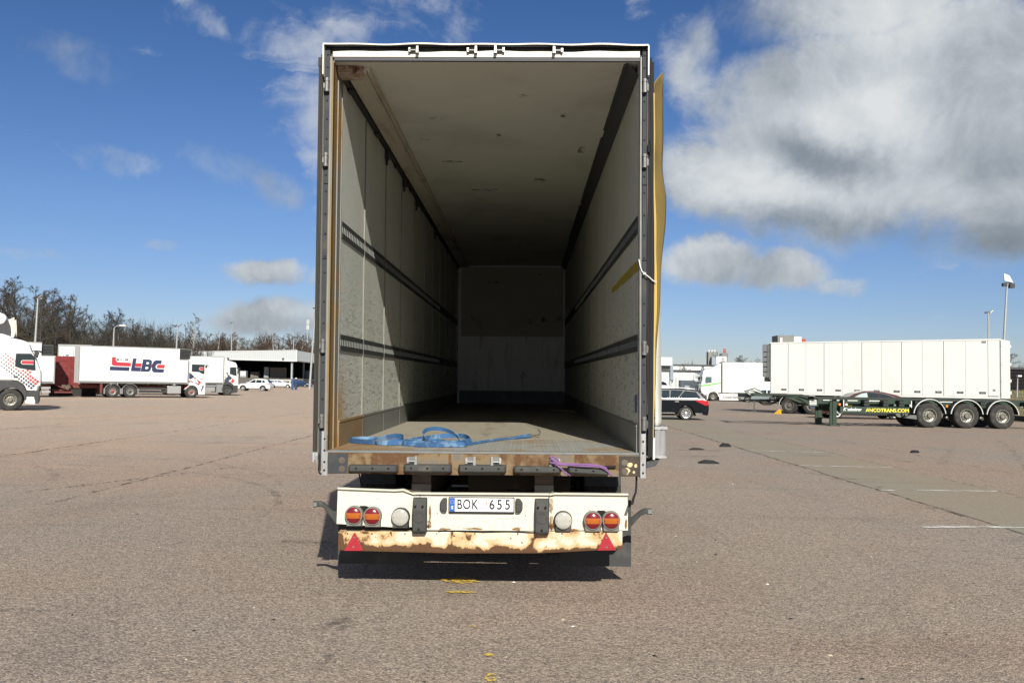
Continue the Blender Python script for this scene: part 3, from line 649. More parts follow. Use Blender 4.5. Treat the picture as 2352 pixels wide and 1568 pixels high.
b.loft(rg); b.build('roof_lip', 'white_strip', T)
b = MB(); b.loft([[(x, -.036, 4.3600), (x, -.036, 4.3620), (x, .028, 4.3690), (x, .028, 4.3670)] for x in (-1.27, 1.295)]); b.build('lip_shade', 'black_rail', T)  # dark sheet added under the lip, painting its underside as shade
for x0, x1 in ((-1.286, -1.276), (1.301, 1.311)):
    b = MB(); b.loft([[(x0, -.048, 4.368), (x1, -.048, 4.368), (x1, .2, 4.386), (x0, .2, 4.386)], [(x0, -.045, 4.13), (x1, -.045, 4.13), (x1, .2, 4.08), (x0, .2, 4.08)]]); b.build('lip_end', 'white_strip', T)
for x in (-1.0, 1.03):
    b = MB(); b.loft([[(x - .062, y, z) for x, y, z in ((x, .029, 4.325), (x, .012, 4.318), (x, .012, 4.352), (x, .029, 4.36))], [(x + .062, .029, 4.325), (x + .062, .012, 4.318), (x + .062, .012, 4.352), (x + .062, .029, 4.36)]]); b.build('marker_lamp', 'rubber', T)
def keeper(name, xc, zc, y, mir, up=1):
    b = MB(); s = mir
    b.box((xc - .038, y, zc - .028), (xc + .038, y + .03, zc + .028))
    b.loft([[(xc + s * (.02), y - .035, zc - .034), (xc + s * .042, y - .035, zc - .034), (xc + s * .042, y + .01, zc - .034), (xc + s * .02, y + .01, zc - .034)], [(xc + s * .024, y - .028, zc + .036), (xc + s * .040, y - .028, zc + .036), (xc + s * .040, y + .01, zc + .04), (xc + s * .024, y + .01, zc + .04)]])
    b.loft([[(xc - s * .04, y - .022, zc - .022), (xc - s * .024, y - .022, zc - .022), (xc - s * .024, y, zc - .022), (xc - s * .04, y, zc - .022)], [(xc - s * .042, y - .016, zc + .02), (xc - s * .024, y - .016, zc + .02), (xc - s * .024, y, zc + .02), (xc - s * .042, y, zc + .02)]])
    b.cyl((xc - .036, y - .014, zc - .008), .009, .072, 'x', 10)
    b.build(name, 'silver', T)
for x, m_ in ((-.563, 1), (-.097, 1), (.122, -1), (.588, -1)): keeper('lock_keeper', x, 4.338, -.012, m_)
for x, m_ in ((-.537, 1), (-.078, 1), (.122, -1), (.582, -1)): keeper('lock_keeper', x, 1.078, -.002, m_)
# sill with buffers
b = MB(); n = 24; rg = []
for i in range(n + 1):
    x = -1.20 + 2.448 * i / n; w = .002 * math.sin(x * 5)
    rg.append([(x, .0, .966 + w), (x, .0, 1.134), (x, .014, 1.139), (x, .14, 1.139), (x, .14, .966)])
b.loft(rg); b.build('sill', 'sill_steel', T)
b = MB(); b.box((-1.2, .015, 1.1395), (1.245, .10, FZ - .012)); b.build('sill_gap', 'black_hole', T)
for xa, xb_, m_ in ((-1.20, -1.045, 'post_grey'), (1.085, 1.247, 'chassis')):
    b = MB(); b.box((xa, -.006, .97), (xb_, -.001, 1.125)); b.build('sill_plate', m_, T)
    for z in (1.005, 1.072):
        b = MB(); xx = xb_ - .045 if xa < 0 else xa + .045
        b.cyl((xx, -.006, z), .013, -.006, 'y', 6); b.lathe((xx, -.006, z), [(.026, 0), (.026, -.003), (.018, -.004)], 'y', 16); b.build('sill_bolt', 'hanger_brown', T)
pm('flaked_paint', (.55, .46, .26), .8, var=.3, vs=20)
for x, z, r_ in ((1.17, 1.06, .022), (1.145, 1.01, .028), (1.215, 1.05, .016), (1.2, 1.0, .012)):
    b = MB(); b.prism([(x + r_ * math.cos(k * .7) * rng.uniform(.6, 1.2), z + r_ * math.sin(k * .7) * rng.uniform(.6, 1.2)) for k in range(9)], -.0075, -.006, 'y'); b.build('paint_flake', 'flaked_paint', T)
def buffer(x0, x1, z0, z1, holes, tilt=0):
    b = MB(); zc = (z0 + z1) / 2; hz = (z1 - z0) / 2
    ring = lambda x, k, sc: [(x, .0, zc - hz * 1.0 + k), (x, -.05, zc - hz * .92 * sc + k), (x, -.062, zc - hz * .55 * sc + k), (x, -.062, zc + hz * .55 * sc + k), (x, -.05, zc + hz * .85 * sc + k), (x, .0, zc + hz + k)]
    rg = [[(p[0], p[1] * .55, p[2]) for p in ring(x0, 0, .8)], ring(x0 + .015, 0, 1)] + [ring(x0 + .015 + (x1 - x0 - .03) * i / 4, tilt * i / 4, 1) for i in (1, 2, 3)] + [ring(x1 - .015, tilt, 1), [(p[0], p[1] * .55, p[2]) for p in ring(x1, tilt, .8)]]
    b.loft(rg)
    o = b.build('rubber_buffer', 'rubber', T, bevel=.006)
    b = MB()
    for h in holes: b.cyl((x0 + (x1 - x0) * h, -.0605, zc + tilt * h + .004), .0085, -.0035, 'y', 10)
    b.build('buffer_bolt', 'black_hole', o)
buffer(-1.034, -.646, .982, 1.043, (.17, .5, .82)); buffer(-.600, -.223, .985, 1.05, (.16, .5, .83)); buffer(-.171, .203, .986, 1.05, (.16, .5, .84)); buffer(.258, .630, .986, 1.043, (.17, .5, .85)); buffer(.683, 1.001, .990, 1.045, (.2, .62), -.016)
b = MB(); b.box((.93, -.03, 1.035), (1.06, -.002, 1.05)); b.build('torn_rubber', 'rubber_seal', T, bevel=.004)

# doors folded right round against the sides (their edges face the camera)
b = MB(); b.loft([[(-1.322, .0, z), (-1.290, .0, z), (-1.290, 1.24, z), (-1.322, 1.24, z)] for z in (1.10, 1.2, 4.235)]); dL = b.build('rear_door', 'white_gel', T)
b = MB(); b.box((-1.320, -.012, 1.12), (-1.302, .0, 4.24)); b.box((-1.299, -.018, 1.10), (-1.289, .0, 4.20)); b.box((-1.3235, -.003, 1.10), (-1.2885, -.0005, 4.235)); b.build('door_seal', 'door_edge', dL)
b = MB(); b.box((-1.326, -.016, 4.205), (-1.30, .02, 4.275)); b.loft([[(-1.305, -.01, 4.30), (-1.298, -.01, 4.30), (-1.298, .02, 4.3), (-1.305, .02, 4.3)], [(-1.30, -.01, 4.18), (-1.279, -.01, 4.16), (-1.279, .02, 4.16), (-1.30, .02, 4.18)]]); b.build('door_cap', 'post_grey', dL)
b = MB(); b.tube([(-1.262, -.03, 1.12), (-1.267, -.035, 1.0), (-1.262, -.02, .972), (-1.25, -.01, .965)], .007, 6); b.build('door_stay', 'rubber_seal', dL)
b = MB(); b.box((-1.318, -.03, 1.075), (-1.276, .02, 1.135)); b.cyl((-1.312, -.028, 1.06), .012, .07, 'z', 8); b.cyl((-1.285, -.028, 1.05), .010, .06, 'z', 8); b.build('door_foot', 'zinc', dL)
b = MB(); b.box((1.316, .0, 1.12), (1.352, 1.24, 4.25)); dR = b.build('rear_door', 'white_gel', T)
b = MB()
for i, (xa, xb_, z0, z1) in enumerate(((1.306, 1.322, 1.11, 4.27), (1.326, 1.338, 1.15, 4.285), (1.341, 1.352, 1.12, 4.25))):
    rg = []
    for k in range(25):
        z = z0 + (z1 - z0) * k / 24; w = .005 * math.sin(z * 2.1 + i) + .003 * math.sin(z * 6 + i * 2)
        rg.append([(xa + w, -.012 + .004 * i, z), (xb_ + w, -.012 + .004 * i, z), (xb_ + w, .0, z), (xa + w, .0, z)])
    b.loft(rg)
b.box((1.314, -.003, 1.12), (1.354, -.0005, 4.25)); b.build('door_seal', 'rubber_seal', dR)
b = MB(); b.loft([[(1.300, -.006, z), (1.308, -.006, z), (1.308, .08, z), (1.300, .08, z)] for z in (1.45, 4.2)]); b.build('door_liner', 'flap_dark', dR)
for z0, z1 in HZ:
    b = MB(); b.loft([[(1.297, -.014, z0 + .02), (1.306, -.018, z0 + .01), (1.312, -.01, z0 + .02), (1.304, .0, z0 + .01)], [(1.297, -.014, z1 - .02), (1.308, -.02, z1 - .05), (1.314, -.01, z1 - .04), (1.304, .0, z1 - .02)]]); b.build('hinge_lug', 'zinc' if z0 > 1.9 else 'hinge_steel', dR)
b = MB(); b.box((1.305, -.03, 3.52), (1.332, -.01, 3.585)); b.box((1.318, -.03, 3.50), (1.326, -.01, 3.62)); b.build('door_hook', 'rubber_seal', dR)
b = MB(); b.loft([[(1.300, .0, 1.08), (1.405, .0, 1.10), (1.405, .3, 1.10), (1.300, .3, 1.08)], [(1.300, .0, 1.03), (1.375, .0, 1.05), (1.395, .3, 1.05), (1.300, .3, 1.0)]]); b.build('door_foot', 'flap_dark', dR)
# loose canvas-coloured skin bulging off the door, and the grey side curtain behind it
def sheet(name, prof, m, thick=.006, parent=T, n=44):
    """prof: list of (z, x_inner, y_inner, x_mid, y_mid, x_outer, y_outer)"""
    b = MB(); zs = [p[0] for p in prof]; g = []
    for k in range(n + 1):
        z = zs[0] + (zs[-1] - zs[0]) * k / n; q = [np.interp(z, zs, [p[j] for p in prof]) for j in range(1, 7)]; row = []
        for t in np.linspace(0, 1, 9):
            x = (1 - t) ** 2 * q[0] + 2 * t * (1 - t) * q[2] + t * t * q[4]; y = (1 - t) ** 2 * q[1] + 2 * t * (1 - t) * q[3] + t * t * q[5]
            row.append((x + .004 * math.sin(z * 9 + t * 6) * t, y, z))
        g.append(row)
    m_ = 9; o = len(b.v); b.add([p for r in g for p in r], [(i * m_ + j, i * m_ + j + 1, (i + 1) * m_ + j + 1, (i + 1) * m_ + j) for i in range(n) for j in range(m_ - 1)], smooth=True)
    ob = b.build(name, m, parent, recalc=False); so = ob.modifiers.new('solid', 'SOLIDIFY'); so.thickness = thick
    return ob
sheet('door_skin', [(1.30, 1.352, .0, 1.358, .03, 1.362, .06), (2.1, 1.354, .0, 1.376, .02, 1.395, .05), (2.6, 1.355, .0, 1.392, .02, 1.425, .06), (2.95, 1.353, .0, 1.415, .05, 1.466, .16), (3.2, 1.353, .0, 1.43, .05, 1.486, .2), (3.45, 1.352, .0, 1.39, .10, 1.456, .22), (3.8, 1.352, .0, 1.37, .12, 1.462, .24), (4.0, 1.353, .0, 1.375, .12, 1.464, .22), (4.1, 1.364, .04, 1.39, .12, 1.462, .21), (4.22, 1.448, .17, 1.454, .18, 1.458, .20)], 'canvas_shaded', .007)
sheet('door_skin', [(1.12, 1.352, -.004, 1.353, .004, 1.356, .016), (2.0, 1.356, -.006, 1.366, .002, 1.373, .012), (2.6, 1.362, -.006, 1.374, .004, 1.384, .015), (3.2, 1.355, -.004, 1.360, .004, 1.366, .015), (4.0, 1.354, -.004, 1.357, .004, 1.36, .012)], 'canvas_lit', .004)
sheet('side_curtain', [(1.36, 1.375, .03, 1.445, .05, 1.49, .5), (1.8, 1.38, .06, 1.44, .10, 1.485, .5), (2.2, 1.39, .08, 1.44, .12, 1.478, .5), (2.6, 1.41, .09, 1.44, .12, 1.468, .5), (2.95, 1.45, .16, 1.455, .2, 1.46, .5)], 'curtain_grey', .006)
b = MB(); b.loft([[(1.366, .0, z), (1.40, -.01, z), (1.418, .004, z), (1.442, -.004, z), (1.456, .02, z), (1.46, .5, z), (1.366, .5, z)] for z in (1.115, 1.355)]); b.box((1.362, -.012, 1.335), (1.462, .0, 1.357)); b.box((1.364, -.012, 1.112), (1.456, .0, 1.128)); sk = b.build('curtain_skirt', 'zinc', T)
b = MB(); b.tube([(1.356, -.008, 1.10), (1.357, -.008, 1.25), (1.358, -.008, 1.27)], .010, 8); b.build('curtain_pole', 'white_strip', T)
b = MB(); b.tube([(1.236, -.01, 2.67), (1.242, -.03, 2.62), (1.256, -.03, 2.575), (1.275, -.035, 2.555), (1.31, -.035, 2.53), (1.345, -.03, 2.50), (1.372, -.02, 2.49)], .0045, 6); b.tube([(1.272, -.036, 2.548), (1.272, -.036, 2.562), (1.287, -.036, 2.554)], .007, 6); b.build('tie_cord', 'cord_white', T)

# outside skins, roof, chassis
for x0, x1 in ((-1.276, -1.236), (1.268, 1.298)):
    b = MB(); b.box((x0, .201, 1.0), (x1, 13.6, 4.33)); b.build('side_skin', 'white_gel', T)
b = MB(); b.box((-1.276, .201, 4.331), (1.298, 13.6, 4.387)); b.build('roof', 'white_gel', T)
b = MB(); b.box((-1.276, 13.51, 1.0), (1.298, 13.6, 4.33)); b.build('front_wall', 'white_gel', T)
for x in (-.49, .505):
    b = MB(); b.box((x - .07, .34, .93), (x + .07, 11.2, .96)); b.box((x - .012, .34, .62), (x + .012, 11.2, .93)); b.box((x - .07, .34, .59), (x + .07, 11.2, .62)); b.box((x - .07, 11.0, .93), (x + .07, 13.4, .99)); b.build('chassis_beam', 'chassis', T)
    b = MB(); b.box((x - .075, .24, .865), (x + .075, .30, .965)); b.box((x - .077, .23, .70), (x + .077, .32, .865), 1); b.box((x - .06, .24, .40), (x + .06, .34, .70)); b.build('bumper_hanger', ['hanger_brown', 'hanger_grey'], T)
b = MB()
for k in range(12): b.box((-1.2, .5 + k * 1.1, 1.0), (1.23, .56 + k * 1.1, 1.09))
b.build('cross_member', 'chassis', T, kind='stuff')
for y in (2.3, 3.65, 5.0):
    b = MB(); b.cyl((-1.0, y, .53), .07, 2.03, 'x', 14); b.build('axle', 'chassis', T)
    truck_wheel(T, -1.255, y, .525, -1, .525, .34); truck_wheel(T, 1.275, y, .525, 1, .525, .34)
    for x in (-1.08, 1.10):
        b = MB(); a = [R(15 + 150 * k / 14) for k in range(15)]
        b.loft([[(x - .17, y + .6 * math.cos(t), .53 + .6 * math.sin(t)), (x + .17, y + .6 * math.cos(t), .53 + .6 * math.sin(t)), (x + .17, y + .615 * math.cos(t), .53 + .615 * math.sin(t)), (x - .17, y + .615 * math.cos(t), .53 + .615 * math.sin(t))] for t in a]); b.build('mudguard', 'flap_rubber', T)
for x in (-.9, .92):
    b = MB(); b.box((x - .06, 10.6, .05), (x + .06, 10.74, 1.0)); b.box((x - .14, 10.52, .0), (x + .14, 10.82, .05)); b.build('landing_leg', 'chassis', T)
b = MB(); b.cyl((-.15, 1.0, .86), .14, .9, 'x', 16); b.build('air_tank', 'chassis', T)
BUMP0 = set(bpy.data.objects)
# rear mudflaps, light panels, underrun beam
for x0, x1 in ((-1.235, -.63), (.648, 1.252)):
    b = MB(); b.loft([[(x0, .62, .70), (x1, .62, .70), (x1, .63, .70), (x0, .63, .70)], [(x0, .60, .145), (x1, .60, .145), (x1, .61, .145), (x0, .61, .145)]]); b.build('mudflap', 'flap_rubber', T)
def panel(name, top, bot, lip=True):
    b = MB(); n = len(top)
    vs = [(x, .31 + d, z) for x, z, d in bot] + [(x, .31 + d, z) for x, z, d in top]
    fs = [(i, i + 1, n + i + 1, n + i) for i in range(n - 1)]; b.add(vs, fs)
    b.add([(x, .31 + d + .012, z) for x, z, d in bot] + [(x, .31 + d + .012, z) for x, z, d in top], [f[::-1] for f in fs])
    for i in range(n - 1):
        p, q = top[i], top[i + 1]
        b.add([(p[0], .282 + p[2], p[1] + .001), (q[0], .282 + q[2], q[1] + .001), (q[0], .33 + q[2], q[1] + .001), (p[0], .33 + p[2], p[1] + .001), (p[0], .282 + p[2], p[1] - .011), (q[0], .282 + q[2], q[1] - .011), (q[0], .309 + q[2], q[1] - .011), (p[0], .309 + p[2], p[1] - .011)],
              [(0, 1, 2, 3), (0, 4, 5, 1), (4, 7, 6, 5), (0, 3, 7, 4), (1, 5, 6, 2)])
        p, q = bot[i], bot[i + 1]
        b.add([(p[0], .31 + p[2], p[1]), (q[0], .31 + q[2], q[1]), (q[0], .36 + q[2], q[1] - .004), (p[0], .36 + p[2], p[1] - .004)], [(0, 1, 2, 3)])
    for e in (0, -1): b.add([(top[e][0], .29 + top[e][2], top[e][1]), (top[e][0], .40 + top[e][2], top[e][1]), (bot[e][0], .40 + bot[e][2], bot[e][1]), (bot[e][0], .31 + bot[e][2], bot[e][1])], [(0, 1, 2, 3)])
    return b.build(name, 'bumper_paint', T, recalc=False)
panel('lamp_panel', [(-1.174, .825, .0), (-.80, .814, .0), (-.70, .812, .0), (-.635, .818, -.006), (-.56, .785, .02), (-.50, .786, .03)], [(-1.182, .529, -.004), (-.83, .512, -.008), (-.73, .507, -.008), (-.645, .505, -.004), (-.57, .505, .02), (-.50, .49, .03)])
panel('centre_panel', [(-.497, .789, 0), (.02, .791, 0), (.552, .792, 0)], [(-.497, .485, 0), (.02, .486, 0), (.552, .487, 0)])
panel('lamp_panel', [(.556, .787, .012), (.60, .797, .004), (.9, .797, 0), (1.196, .797, 0)], [(.556, .487, .008), (.60, .493, 0), (.9, .496, 0), (1.197, .499, 0)])
b = MB(); rg = []; n = 30
for i in range(n + 1):
    u = i / n; x = -1.165 + 2.315 * u; zb_ = np.interp(u, [0, .04, .4, .7, 1], [.318, .312, .302, .308, .350]); zt = np.interp(u, [0, .3, 1], [.466, .470, .492]); q = .003 * math.sin(x * 6)
    rg.append([(x, .302 + q, zb_), (x, .300 + q, zb_ + .01), (x, .300 + q, zt - .008), (x, .305 + q, zt), (x, .40, zt), (x, .40, zb_)])
b.loft(rg); b.build('underrun_beam', 'beam_paint', T)
b = MB()
for x in (-1.09, -.89, -.62, -.36, -.05, .30, .66, .92): b.cyl((x, .2995, .452 + .010 * (x + 1)), .006, -.003, 'y', 8)
b.build('rivet_hole', 'black_hole', T, kind='stuff')
for (a, c_) in (((-.35, .455), (.53, .478)),):
    b = MB(); b.tube([(a[0] + (c_[0] - a[0]) * i / 12, .305, .476 + .004 * math.sin(i)) for i in range(13)], .007, 6); b.build('beam_seam', 'black_hole', T)
def tri(p, holes):
    b = MB(); b.prism(p, .284, .2985, 'y'); o = b.build('warning_reflector', 'reflector_red', T, bevel=.003)
    b = MB()
    for h in holes: b.cyl((h[0], .2835, h[1]), .0075, -.003, 'y', 10)
    b.build('screw', 'silver', o)
decal_mat('rust_run', (.22, .105, .03), 14, .40, .58, (1, 1, .4), .9, .85)
decal_mat('rust_chip', (.085, .04, .018), 22, .38, .52, (1, 1, 1), 1, .9)
def patch(name, m, x, z, rx, rz, y=.3082, n=16):
    b = MB(); b.add([(x + rx * math.cos(2 * math.pi * k / n) * rng.uniform(.6, 1.15), y, z + rz * math.sin(2 * math.pi * k / n) * rng.uniform(.6, 1.15)) for k in range(n)], [tuple(range(n))]); return b.build(name, m, T, recalc=False)
for x, z, rx, rz in ((-.425, .53, .022, .05), (-.42, .62, .010, .09), (.575, .55, .020, .07), (.57, .70, .016, .08), (.60, .515, .03, .02), (.30, .50, .05, .012), (-.30, .495, .06, .010), (-.62, .515, .05, .014), (1.18, .55, .010, .05), (-1.17, .60, .008, .07), (-.06, .50, .10, .008), (.74, .50, .06, .010), (-.68, .74, .012, .06), (.39, .52, .020, .03)): patch('rust_stain', 'rust_run', x, z, rx, rz)
for x, z, rx, rz in ((-.43, .515, .012, .018), (.568, .52, .012, .03), (.575, .78, .02, .010), (.60, .60, .006, .010), (1.185, .575, .008, .010), (-1.16, .535, .012, .006), (-.85, .73, .005, .005), (.88, .66, .005, .005), (-.36, .62, .005, .006), (.36, .61, .005, .006), (-.58, .80, .02, .012)): patch('rust_chip', 'rust_chip', x, z, rx, rz, .3080)
tri([(-1.115, .314), (-.957, .316), (-1.025, .460), (-1.034, .460)], ((-1.031, .424), (-1.037, .348)))
tri([(.947, .338), (1.10, .341), (1.022, .479), (1.013, .479)], ((1.019, .442), (1.022, .367)))
def lamp(x, z, kind):
    b = MB(); b.lathe((x, .0, z), [(.076, .309), (.074, .262), (.070, .256), (.055, .256)], 'y', 28); 
    b.loft([[(x - .068, .309, z - .095), (x + .068, .309, z - .095), (x + .07, .309, z), (x - .07, .309, z)], [(x - .058, .27, z - .085), (x + .058, .27, z - .085), (x + .066, .262, z), (x - .066, .262, z)]])
    h = b.build('lamp_housing', 'rubber' if kind == 'clear' else 'housing_grey', T)
    r_ = .0685
    if kind == 'clear':
        b = MB(); b.lathe((x, .0, z), [(r_, .262), (r_, .252), (r_ * .9, .245), (r_ * .5, .240), (.004, .2385)], 'y', 30)
        for k in range(-6, 7):
            hh = math.sqrt(max(0, (r_ * .88) ** 2 - (k * .0092) ** 2)); dome = .2385 + .010 * (k * .0092 / r_) ** 2
            b.loft([[(x + k * .0092 - .0022, dome + .004, z - hh), (x + k * .0092 + .0022, dome + .004, z - hh), (x + k * .0092, dome + .001, z - hh)], [(x + k * .0092 - .0022, dome - .0005, z), (x + k * .0092 + .0022, dome - .0005, z), (x + k * .0092, dome - .004, z)], [(x + k * .0092 - .0022, dome + .004, z + hh), (x + k * .0092 + .0022, dome + .004, z + hh), (x + k * .0092, dome + .001, z + hh)]])
        b.build('lens', 'lens_clear', h)
    else:
        for (z0, z1, m_) in ((-r_, -.0235, 'lens_red'), (-.0225, .0225, 'lens_amber'), (.0235, r_, 'lens_red')):
            b = MB(); rows = 7; cols_ = 14; g = []
            for i in range(rows + 1):
                zz_ = z0 + (z1 - z0) * i / rows; hw = math.sqrt(max(1e-7, r_ * r_ - zz_ * zz_))
                g.append([(x + hw * (2 * j / cols_ - 1), .262 - .024 * max(0, 1 - ((hw * (2 * j / cols_ - 1)) ** 2 + zz_ ** 2) / r_ ** 2) ** .55, z + zz_) for j in range(cols_ + 1)])
            b.add([p for r in g for p in r], [(i * 15 + j, i * 15 + j + 1, (i + 1) * 15 + j + 1, (i + 1) * 15 + j) for i in range(rows) for j in range(cols_)], smooth=True)
            b.build('lens', m_, h, recalc=False)
    b = MB()
    for q in (-.052, .052): b.cyl((x + q, .249, z), .0055, -.006, 'y', 8)
    b.build('lamp_screw', 'hanger_brown', h)
for x, z, k in ((-1.035, .605, 'tail'), (-.884, .599, 'tail'), (-.656, .593, 'clear'), (.668, .579, 'clear'), (.908, .581, 'tail'), (1.056, .583, 'tail')): lamp(x, z, k)
for xc, zc in ((-.96, .663), (.982, .644)):
    b = MB(); b.prism([(xc - .045, zc - .05), (xc + .045, zc - .05), (xc + .05, zc), (xc + .02, zc + .014), (xc - .03, zc + .014), (xc - .05, zc)], .304, .3085, 'y'); b.build('panel_cutout', 'black_hole', T)
for xa in (-.559, .435):
    b = MB(); xb_ = xa + .12
    b.loft([[(xa, .309, z), (xb_, .309, z), (xb_ - .008, y, z), (xa + .008, y, z)] for z, y in ((.463, .25), (.49, .225), (.66, .225), (.70, .245), (.752, .275))]); o = b.build('dock_buffer', 'rubber', T, bevel=.008)
    b = MB()
    for hx, hz in ((.028, .688), (.088, .688), (.058, .505)): b.cyl((xa + hx, .232, hz), .010, -.012, 'y', 10)
    b.build('buffer_bolt', 'black_hole', o)
    b = MB(); b.lathe((xa + .06, .225, .60), [(.045, .0), (.045, -.004), (.040, -.004), (.040, 0)], 'y', 24); b.build('buffer_ring', 'rubber', o)
for xa, xb_, s in ((-.336, -.279, 1), (.282, .349, -1)):
    b = MB(); pr = [(0, .64), (.055, .63), (.058, .752), (.02, .752), (0, .72)]
    pts = [(xb_ - p if s > 0 else xa + p, z) for p, z in [(0, .638), (.04, .640), (.056, .665), (.056, .715), (.035, .748), (0, .752)]]
    b.prism(pts, .265, .309, 'y'); b.build('plate_lamp', 'rubber', T, bevel=.012, seg=3)
# number plate
b = MB(); b.box((-.266, .291, .625), (.271, .309, .757)); pf = b.build('number_plate', 'ink', T, bevel=.006)
b = MB(); b.box((-.258, .2885, .642), (.263, .2915, .750)); b.build('plate_face', 'plate_white', pf)
b = MB(); b.box((-.257, .2870, .643), (-.214, .2884, .749)); pb = b.build('country_band', 'plate_blue', pf)
b = MB(); mp = lambda x0, z0: (lambda u, v, w: (x0 + u, .2870 - w, z0 + v))
b.text('S', .036, mp(-.2355, .672), .0012, bold=.0008); b.build('country_letter', 'plate_white', pf)
b = MB()
for k in range(12):
    a = 2 * math.pi * k / 12; b.cyl((-.2355 + .013 * math.cos(a), .2870, .719 + .013 * math.sin(a)), .0023, -.001, 'y', 5)
b.build('star_ring', 'flaked_paint', pf)
for ch, xx in zip('BOK655', (-.176, -.117, -.052, .088, .150, .216)):
    b = MB(); b.text(ch, .112, (lambda u, v, w, xx=xx: (xx + u, .2885 - w, .696 + v)), .002, sx=.72 if ch in 'BOK' else .86, bold=.0014); b.build('plate_character', 'ink', pf)
b = MB(); b.box((.020, .2872, .676), (.062, .2884, .735)); b.build('plate_sticker', 'white_strip', pf)
b = MB(); b.text('2', .034, mp(.042, .706), .001); b.build('sticker_digit', 'ink_red', pf)
# raised maker's name pressed into the centre panel
b = MB(); b.text('SCHMITZ', .125, (lambda u, v, w: (.005 + u, .3095 - w, .553 + v)), .0045, sx=1.18, sp=1.1); b.build('pressed_lettering', 'bumper_paint', T)
# side marker arms of rubber
def arm(pts, head):
    b = MB(); rg = []
    for (x, z, h, y) in pts: rg.append([(x, y, z - h), (x, y - .035, z - h), (x, y - .035, z + h), (x, y, z + h)])
    b.loft(rg); o = b.build('marker_arm', 'rubber', T, bevel=.006)
    b = MB(); b.box((min(head[0], head[1]), .245, head[2]), (max(head[0], head[1]), .2508, head[3])); b.build('marker_lens', 'marker_grey', o)
arm([(-1.183, .57, .055, .35), (-1.215, .60, .034, .33), (-1.285, .685, .022, .30), (-1.31, .696, .022, .29), (-1.366, .692, .026, .285)], (-1.362, -1.335, .676, .708))
arm([(1.198, .55, .055, .35), (1.23, .575, .034, .33), (1.30, .648, .022, .30), (1.33, .662, .022, .29), (1.384, .660, .026, .285)], (1.352, 1.380, .645, .676))
# the lamp carrier hangs just inside the sill, so that the sun clears the sill above it
done = set()
for o in set(bpy.data.objects) - BUMP0:
    if o.type != 'MESH' or o.name.startswith('mudflap') or o.data in done: continue
    done.add(o.data)
    for v in o.data.vertices: v.co = (v.co.x * .984 - .0, v.co.y - .125, 1.645 - (1.645 - v.co.z) * .984)
b = MB(); b.tube([(1.232, .08, .97), (1.229, .06, .90), (1.222, .04, .84), (1.205, .03, .80), (1.188, .02, .745)], [.008, .008, .008, .009, .011], 8); b.build('rubber_cord', 'rubber_seal', T)
for (pp, r_) in (([(-.62, .33, .815), (-.55, .30, .802), (-.45, .30, .803), (-.36, .32, .80), (-.2, .4, .80)], .008), ([(.2, .42, .80), (.28, .33, .806), (.36, .32, .803), (.43, .36, .81)], .007), ([(-.5, .35, .82), (-.42, .31, .812), (-.36, .33, .80)], .006), ([(-1.02, .34, .95), (-1.0, .32, .87), (-.985, .34, .83)], .006)):
    b = MB(); b.tube(pp, r_, 6); b.build('cable', 'rubber_seal', T)

# ------------------------------------------------------------------ loose things on the trailer
TM = Matrix.Translation(TR_LOC) @ Euler(TR_ROT).to_matrix().to_4x4()
def on_trailer(name, label, cat, base): return thing(name, label, cat, TM @ Vector(base), TR_ROT)
def webbing(path, tilt, w, name, m, parent, off, th=.0022):
    """flat strap standing on its edge; path (x,y,z) is the lower edge, tilt leans the upper edge sideways"""
    P = [Vector(p) - Vector(off) for p in path]; b = MB(); rg = []
    for i, p in enumerate(P):
        t = (P[min(i + 1, len(P) - 1)] - P[max(i - 1, 0)]); t.z = 0; t = t.normalized() if t.length > 1e-6 else Vector((1, 0, 0)); nrm = Vector((-t.y, t.x, 0))
        tl = tilt[i] if isinstance(tilt, (list, tuple, np.ndarray)) else tilt
        upv = Vector((0, 0, 1)) * math.cos(tl) + nrm * math.sin(tl); nn = t.cross(upv)
        rg.append([p - nn * th, p + nn * th, p + upv * w + nn * th, p + upv * w - nn * th])
    b.loft(rg); return b.build(name, m, parent)
def spline(pts, n=12):
    out = []; P = [np.array(p, float) for p in pts]
    for i in range(len(P) - 1):
        p0, p1, p2, p3 = P[max(i - 1, 0)], P[i], P[i + 1], P[min(i + 2, len(P) - 1)]
        for k in range(n):
            t = k / n; out.append(.5 * ((2 * p1) + (-p0 + p2) * t + (2 * p0 - 5 * p1 + 4 * p2 - p3) * t * t + (-p0 + 3 * p1 - 3 * p2 + p3) * t ** 3))
    out.append(P[-1]); return out
fz = FZ + .008
base = (-.6, .6, FZ)
S_ = on_trailer('ratchet_strap', 'tangled blue lashing strap in loops on the trailer floor with its hook end stretched out', 'strap', base)
lp = [(-.92, .62, fz), (-1.02, .66, fz), (-1.14, .74, fz), (-1.20, .86, fz), (-1.12, .98, fz), (-.98, .98, fz), (-.90, .86, fz), (-.95, .70, fz + .004), (-.92, .60, fz), (-.82, .56, fz), (-.72, .64, fz + .02), (-.72, .78, fz + .035), (-.80, .84, fz + .04), (-.90, .78, fz + .02), (-.94, .64, fz), (-.84, .52, fz), (-.70, .62, fz), (-.60, .82, fz + .01), (-.48, .98, fz + .02)]
sp_ = spline(lp, 8); webbing(sp_, [.25 * math.sin(i * .21) + .1 for i in range(len(sp_))], .042, 'webbing', 'strap_blue', S_, base)
